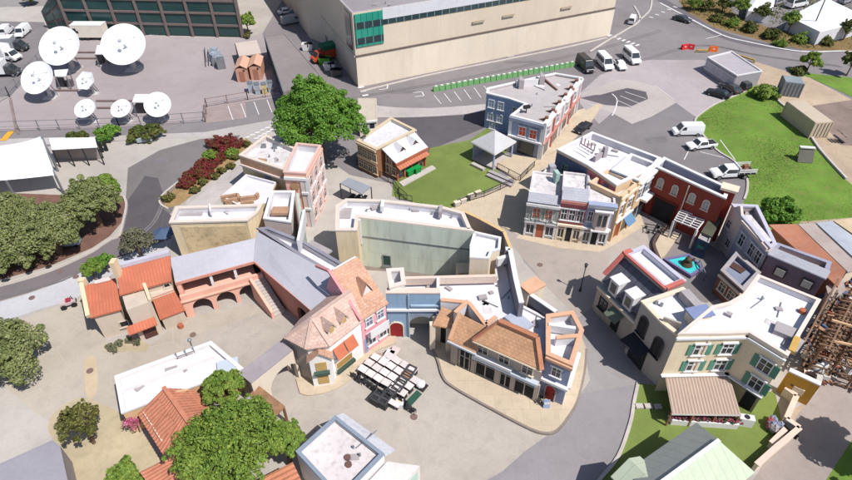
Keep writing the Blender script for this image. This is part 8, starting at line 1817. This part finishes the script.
tree('oak_tree', 'large oak in the middle of the left oaks above the lane', (60,252), 6.4, 4.6, 'oak', 19000, .22, .4, 34, .7, OG, lr=.7)
tree('oak_tree', 'oak at the left edge beside the tensile tent', (16,238), 6.2, 4.2, 'oak', 15000, .22, .4, 30, .7, OG, lr=.72)
tree('oak_tree', 'oak at the left edge lowest of the group above the lane', (6,268), 5.8, 4.4, 'oak', 16000, .22, .4, 30, .7, OG, lr=.72)
tree('oak_tree', 'oak standing in the sandy courtyard at the left edge', (13,372), 6.2, 4.4, 'oak', 17000, .2, .35, 30, .75, lr=.72)
tree('small_tree', 'sparse grey leaved tree beside the lane above the orange roofs', (142,256), 4.2, 2.3, 'grey', 2600, .17, .14, 24, .85, lr=.6)
tree('small_tree', 'olive coloured small tree standing on the sand patch', (94,443), 5.6, 1.95, 'olive', 3600, .16, .14, 34, 1.15, lr=.52)
tree('broadleaf_tree', 'wide bright green tree overhanging the clay roofs at the bottom edge', (240,472), 7.0, 5.5, 'bright', 13500, .19, .34, 95, .42, seed=5, lr=.36)
tree('broadleaf_tree', 'bright green tree at the bottom edge, right part beside the square white roof', (290,462), 5.0, 2.0, 'bright', 4600, .18, .2, 30, .6, lr=.5)
tree('broadleaf_tree', 'bright green tree over the arch wall end, behind the wide one', (234,414), 5.6, 2.2, 'bright', 4800, .18, .2, 30, .6, lr=.5)
tree('shrub', 'bright green bush at the bottom edge below the sand patch', (128,490), 2.6, 1.7, 'bright', 3200, .24, .12, 9, .7, cat='shrub', trunk_h=.2)
tree('shrub', 'leafy green bush behind the leftmost orange roof', (97,280), 2.9, 1.5, 'bright', 2600, .26, .1, 8, .75, cat='shrub', trunk_h=.2)
tree('shrub', 'leafy green bush behind the larger orange roof', (109,272), 2.6, 1.2, 'green', 1800, .26, .1, 7, .75, cat='shrub', trunk_h=.2)
tree('shrub', 'wide green bush on the slope above the grey house', (776,219), 3.0, 2.5, 'green', 3800, .3, .1, 10, .6, cat='shrub', trunk_h=.15)
tree('shrub', 'green bush on the slope corner below the dark cars', (764,98), 2.2, 2.4, 'bright', 2600, .3, .1, 9, .5, cat='shrub', trunk_h=.15)
for i, (x, y, r, k, lb) in enumerate([(110,139.5,1.9,'green','round green bush in the hedge line by the shade awning'),(140,139.5,1.7,'verge','green bush in the hedge line left of the wheeled rack'),(154,139,1.9,'verge','green bush in the hedge line right of the wheeled rack'),(83,139.5,1.0,'verge','small bush in the hedge line, nearest the awning'),(73,139.5,.9,'verge','small brownish bush at the left end of the hedge line')]): tree('shrub', lb, (x,y), r*1.3, r, k, int(900*r), .28, .08, 7, .65, cat='shrub', trunk_h=.15)
reds = [(187,186,1.3,'lowest end of the red flowering bed'),(196,177,1.6,'second red mound up the flower bed'),(205,169.5,1.6,'third red mound up the flower bed'),(217,161,1.3,'fourth red mound beside the light green bush'),(226,149,2.3,'large red mound at the top of the flower bed'),(210,176,1.0,'small red mound on the inner side of the bed')]
for x, y, r, lb in reds: tree('flowering_shrub', 'dark red flowering bush, '+lb, (x,y), r*.9, r*1.12, 'red', int(1800*r), .18, .08, 14, .5, 'dark red flowering bushes', cat='shrub', trunk_h=.15, lr=.8)
tree('shrub', 'light green bush between the red mounds of the flower bed', (211,160.5), 1.7, 1.3, 'bright', 1500, .24, .08, 7, .6, cat='shrub', trunk_h=.15)
tree('shrub', 'green patch of bush at the foot of the large red mound', (231,156), 1.1, 1.1, 'bright', 900, .24, .08, 6, .55, cat='shrub', trunk_h=.15)
for i, (x, y) in enumerate([(169,200),(195,193),(203,184.5),(215,178.5),(222,173),(231,168.5),(236,159.5),(246,146)]): tree('shrub', 'small round dark bush in the row along the inner edge of the flower bed', (x,y), .95, .72+.3*(i == 0), 'olive', 620, .2, .05, 6, .75, 'small round bushes along the flower bed', cat='shrub', trunk_h=.2)
vp = [(694,10,3.4,2.2),(706,11,3.0,2.0),(722,12,3.6,2.2),(738,17,4.6,2.4),(735,4,3.6,2.2),(760,22,4.2,2.3),(787,33,5.0,2.3),(843,40,4.6,2.2),(770,38,2.4,2.2),(800,42,2.2,1.9),(749,31,2.4,2.2),(825,44,2.0,2.0),(732,26,2.2,2.0),(716,21,2.0,1.9),(858,34,4.0,2.2),(780,46,1.6,1.6)]
vn = ['at its upper left end','second from its upper left end','left of the small marquee','in front of the small marquee','at the top edge','between the two marquees','at the left corner of the large marquee','at the right of the large marquee','low, before the lot','at the foot of the tall pole','low, on its inner bend','low, below the large marquee','low, beside the footpath','low, near its upper end','at the right edge','lowest, next to the footpath end']
for i, (x, y, h, r) in enumerate(vp): tree('verge_tree', 'green verge tree above the upper road, '+vn[i], (x,y), h, r, 'verge' if i % 3 else 'bright', 2600 if r > 2 else 1700, .22, .12, 16, .85, 'small trees on the verge', trunk_h=.3, lr=.7)
tree('small_tree', 'small green tree between the upper road and the dirt yard', (806,73), 4.2, 1.9, 'bright', 2000, .32, .12, 9, .95); tree('small_tree', 'small tree at the right edge above the dirt yard', (846,76), 4.6, 2.0, 'verge', 1600, .32, .12, 9, .9)
tree('shrub', 'low dark scrub at the edge of the dirt yard by the small green tree', (797,73), 1.2, 1.8, 'verge', 1100, .3, .06, 7, .4, cat='shrub', trunk_h=.15)
tree('small_tree', 'bushy green tree at the top left behind the vans', (32,5), 4.0, 2.4, 'bright', 2600, .34, .15, 9, .8)
tree('small_tree', 'small green tree by the grey service road right of the glass office', (249,34), 4.6, 2.0, 'bright', 2400, .34, .14, 9, .9); tree('small_tree', 'small orange-brown shrub at the foot of the tree beside the glass office', (248,38), 1.2, .9, 'olive', 500, .24, .06, 5, .6)
# trees standing just outside the right edge, whose shade falls on the dirt road
tree('broadleaf_tree', 'leafy tree at the right edge beside the dirt road, farther one', None, 7.0, 2.8, 'bright', 4200, .34, .25, 12, .75, base=(37.6,25.0)); tree('broadleaf_tree', 'leafy tree at the right edge beside the dirt road, nearer one', None, 7.0, 2.6, 'bright', 4200, .34, .25, 12, .75, base=(36.2,19.0))
# bougainvillea by the white hall, dry plants in the adobe bed
p = G(140,432); t = thing('bougainvillea', 'magenta flowering climber on the wall between the white hall and the clay house', 'shrub', p); mb = MB(); mb.tube((*p,0),(p[0]+.2,p[1],1.6),.06,.03); mb.build('stem', m_bark, t); mb = MB()
for k in range(5): leaves(mb, (p[0]-.2+random.uniform(-.5,.5), p[1]+random.uniform(-.4,.5), random.uniform(1.2,2.2)), .42, 90, .13)
mb.build('flowers', [leafmat('magenta_bract', (.42,.03,.13), (.5,.1,.22), 2), leafmat('pale_bract', (.5,.25,.3), (.4,.1,.2), 2)], t, uv=False)
for i, (x, y) in enumerate([(110,348),(120,345),(130,342),(138,344),(115,351)]): tree('dry_plant', 'small dry yellowish plant in the bed before the adobe house', (x,y), .6, .45, 'grey', 200, .15, .04, 5, .7, 'dry plants in the adobe bed', cat='plant', trunk_h=.2)
for i, (x, y, r) in enumerate([(478,196,.5),(471,199,.5),(463,203,.5),(457,206,.45)]): 
    p = G(x,y); o = thing('stone_block', ['pale stone block at the lawn edge, farthest up the path','pale stone block at the lawn edge, second down the path','pale stone block at the lawn edge, third down the path','pale stone block at the lawn edge, nearest the pale building'][i], 'stone', p, 'stone blocks along the lawn edge'); mb = MB(); mb.box((p[0],p[1],.35),(.8,.5,.7),.5); mb.build('block', M_CONC, o); mb = MB(); mb.box((p[0],p[1],.73),(.9,.6,.08),.5); mb.build('cap', M_CREAM, o)
# ================================================================== CAMERA, LIGHT, WORLD
cd = bpy.data.cameras.new('camera'); cam = bpy.data.objects.new('camera', cd); COL.objects.link(cam); cam.location = (0, 0, H); cam.rotation_euler = (PI/2-TL, 0, 0)
cd.sensor_width = 36; cd.lens = 36*FP/852; cd.clip_end = 4000; cd.clip_start = .5; S.camera = cam
EL = math.radians(56); sv = Vector((.78, -.62, 0)).normalized()*math.cos(EL)+Vector((0,0,math.sin(EL)))
sd = bpy.data.lights.new('sun', 'SUN'); sd.energy = 4.7; sd.angle = math.radians(.53); sd.color = (1, .965, .91); so = bpy.data.objects.new('sun', sd); COL.objects.link(so); so.rotation_euler = sv.to_track_quat('Z', 'Y').to_euler()
w = bpy.data.worlds.new('World'); S.world = w; w.use_nodes = True; nt = w.node_tree; bg = nt.nodes['Background']; sk = nt.nodes.new('ShaderNodeTexSky'); sk.sky_type = 'NISHITA'; sk.sun_disc = False; sk.sun_elevation = EL; sk.sun_rotation = math.atan2(sv.x, sv.y)
nt.links.new(sk.outputs[0], bg.inputs[0]); bg.inputs[1].default_value = .095
S.view_settings.view_transform = 'Standard'; S.view_settings.look = 'None'; S.view_settings.exposure = .2; S.view_settings.gamma = 1; S.view_settings.use_curve_mapping = False
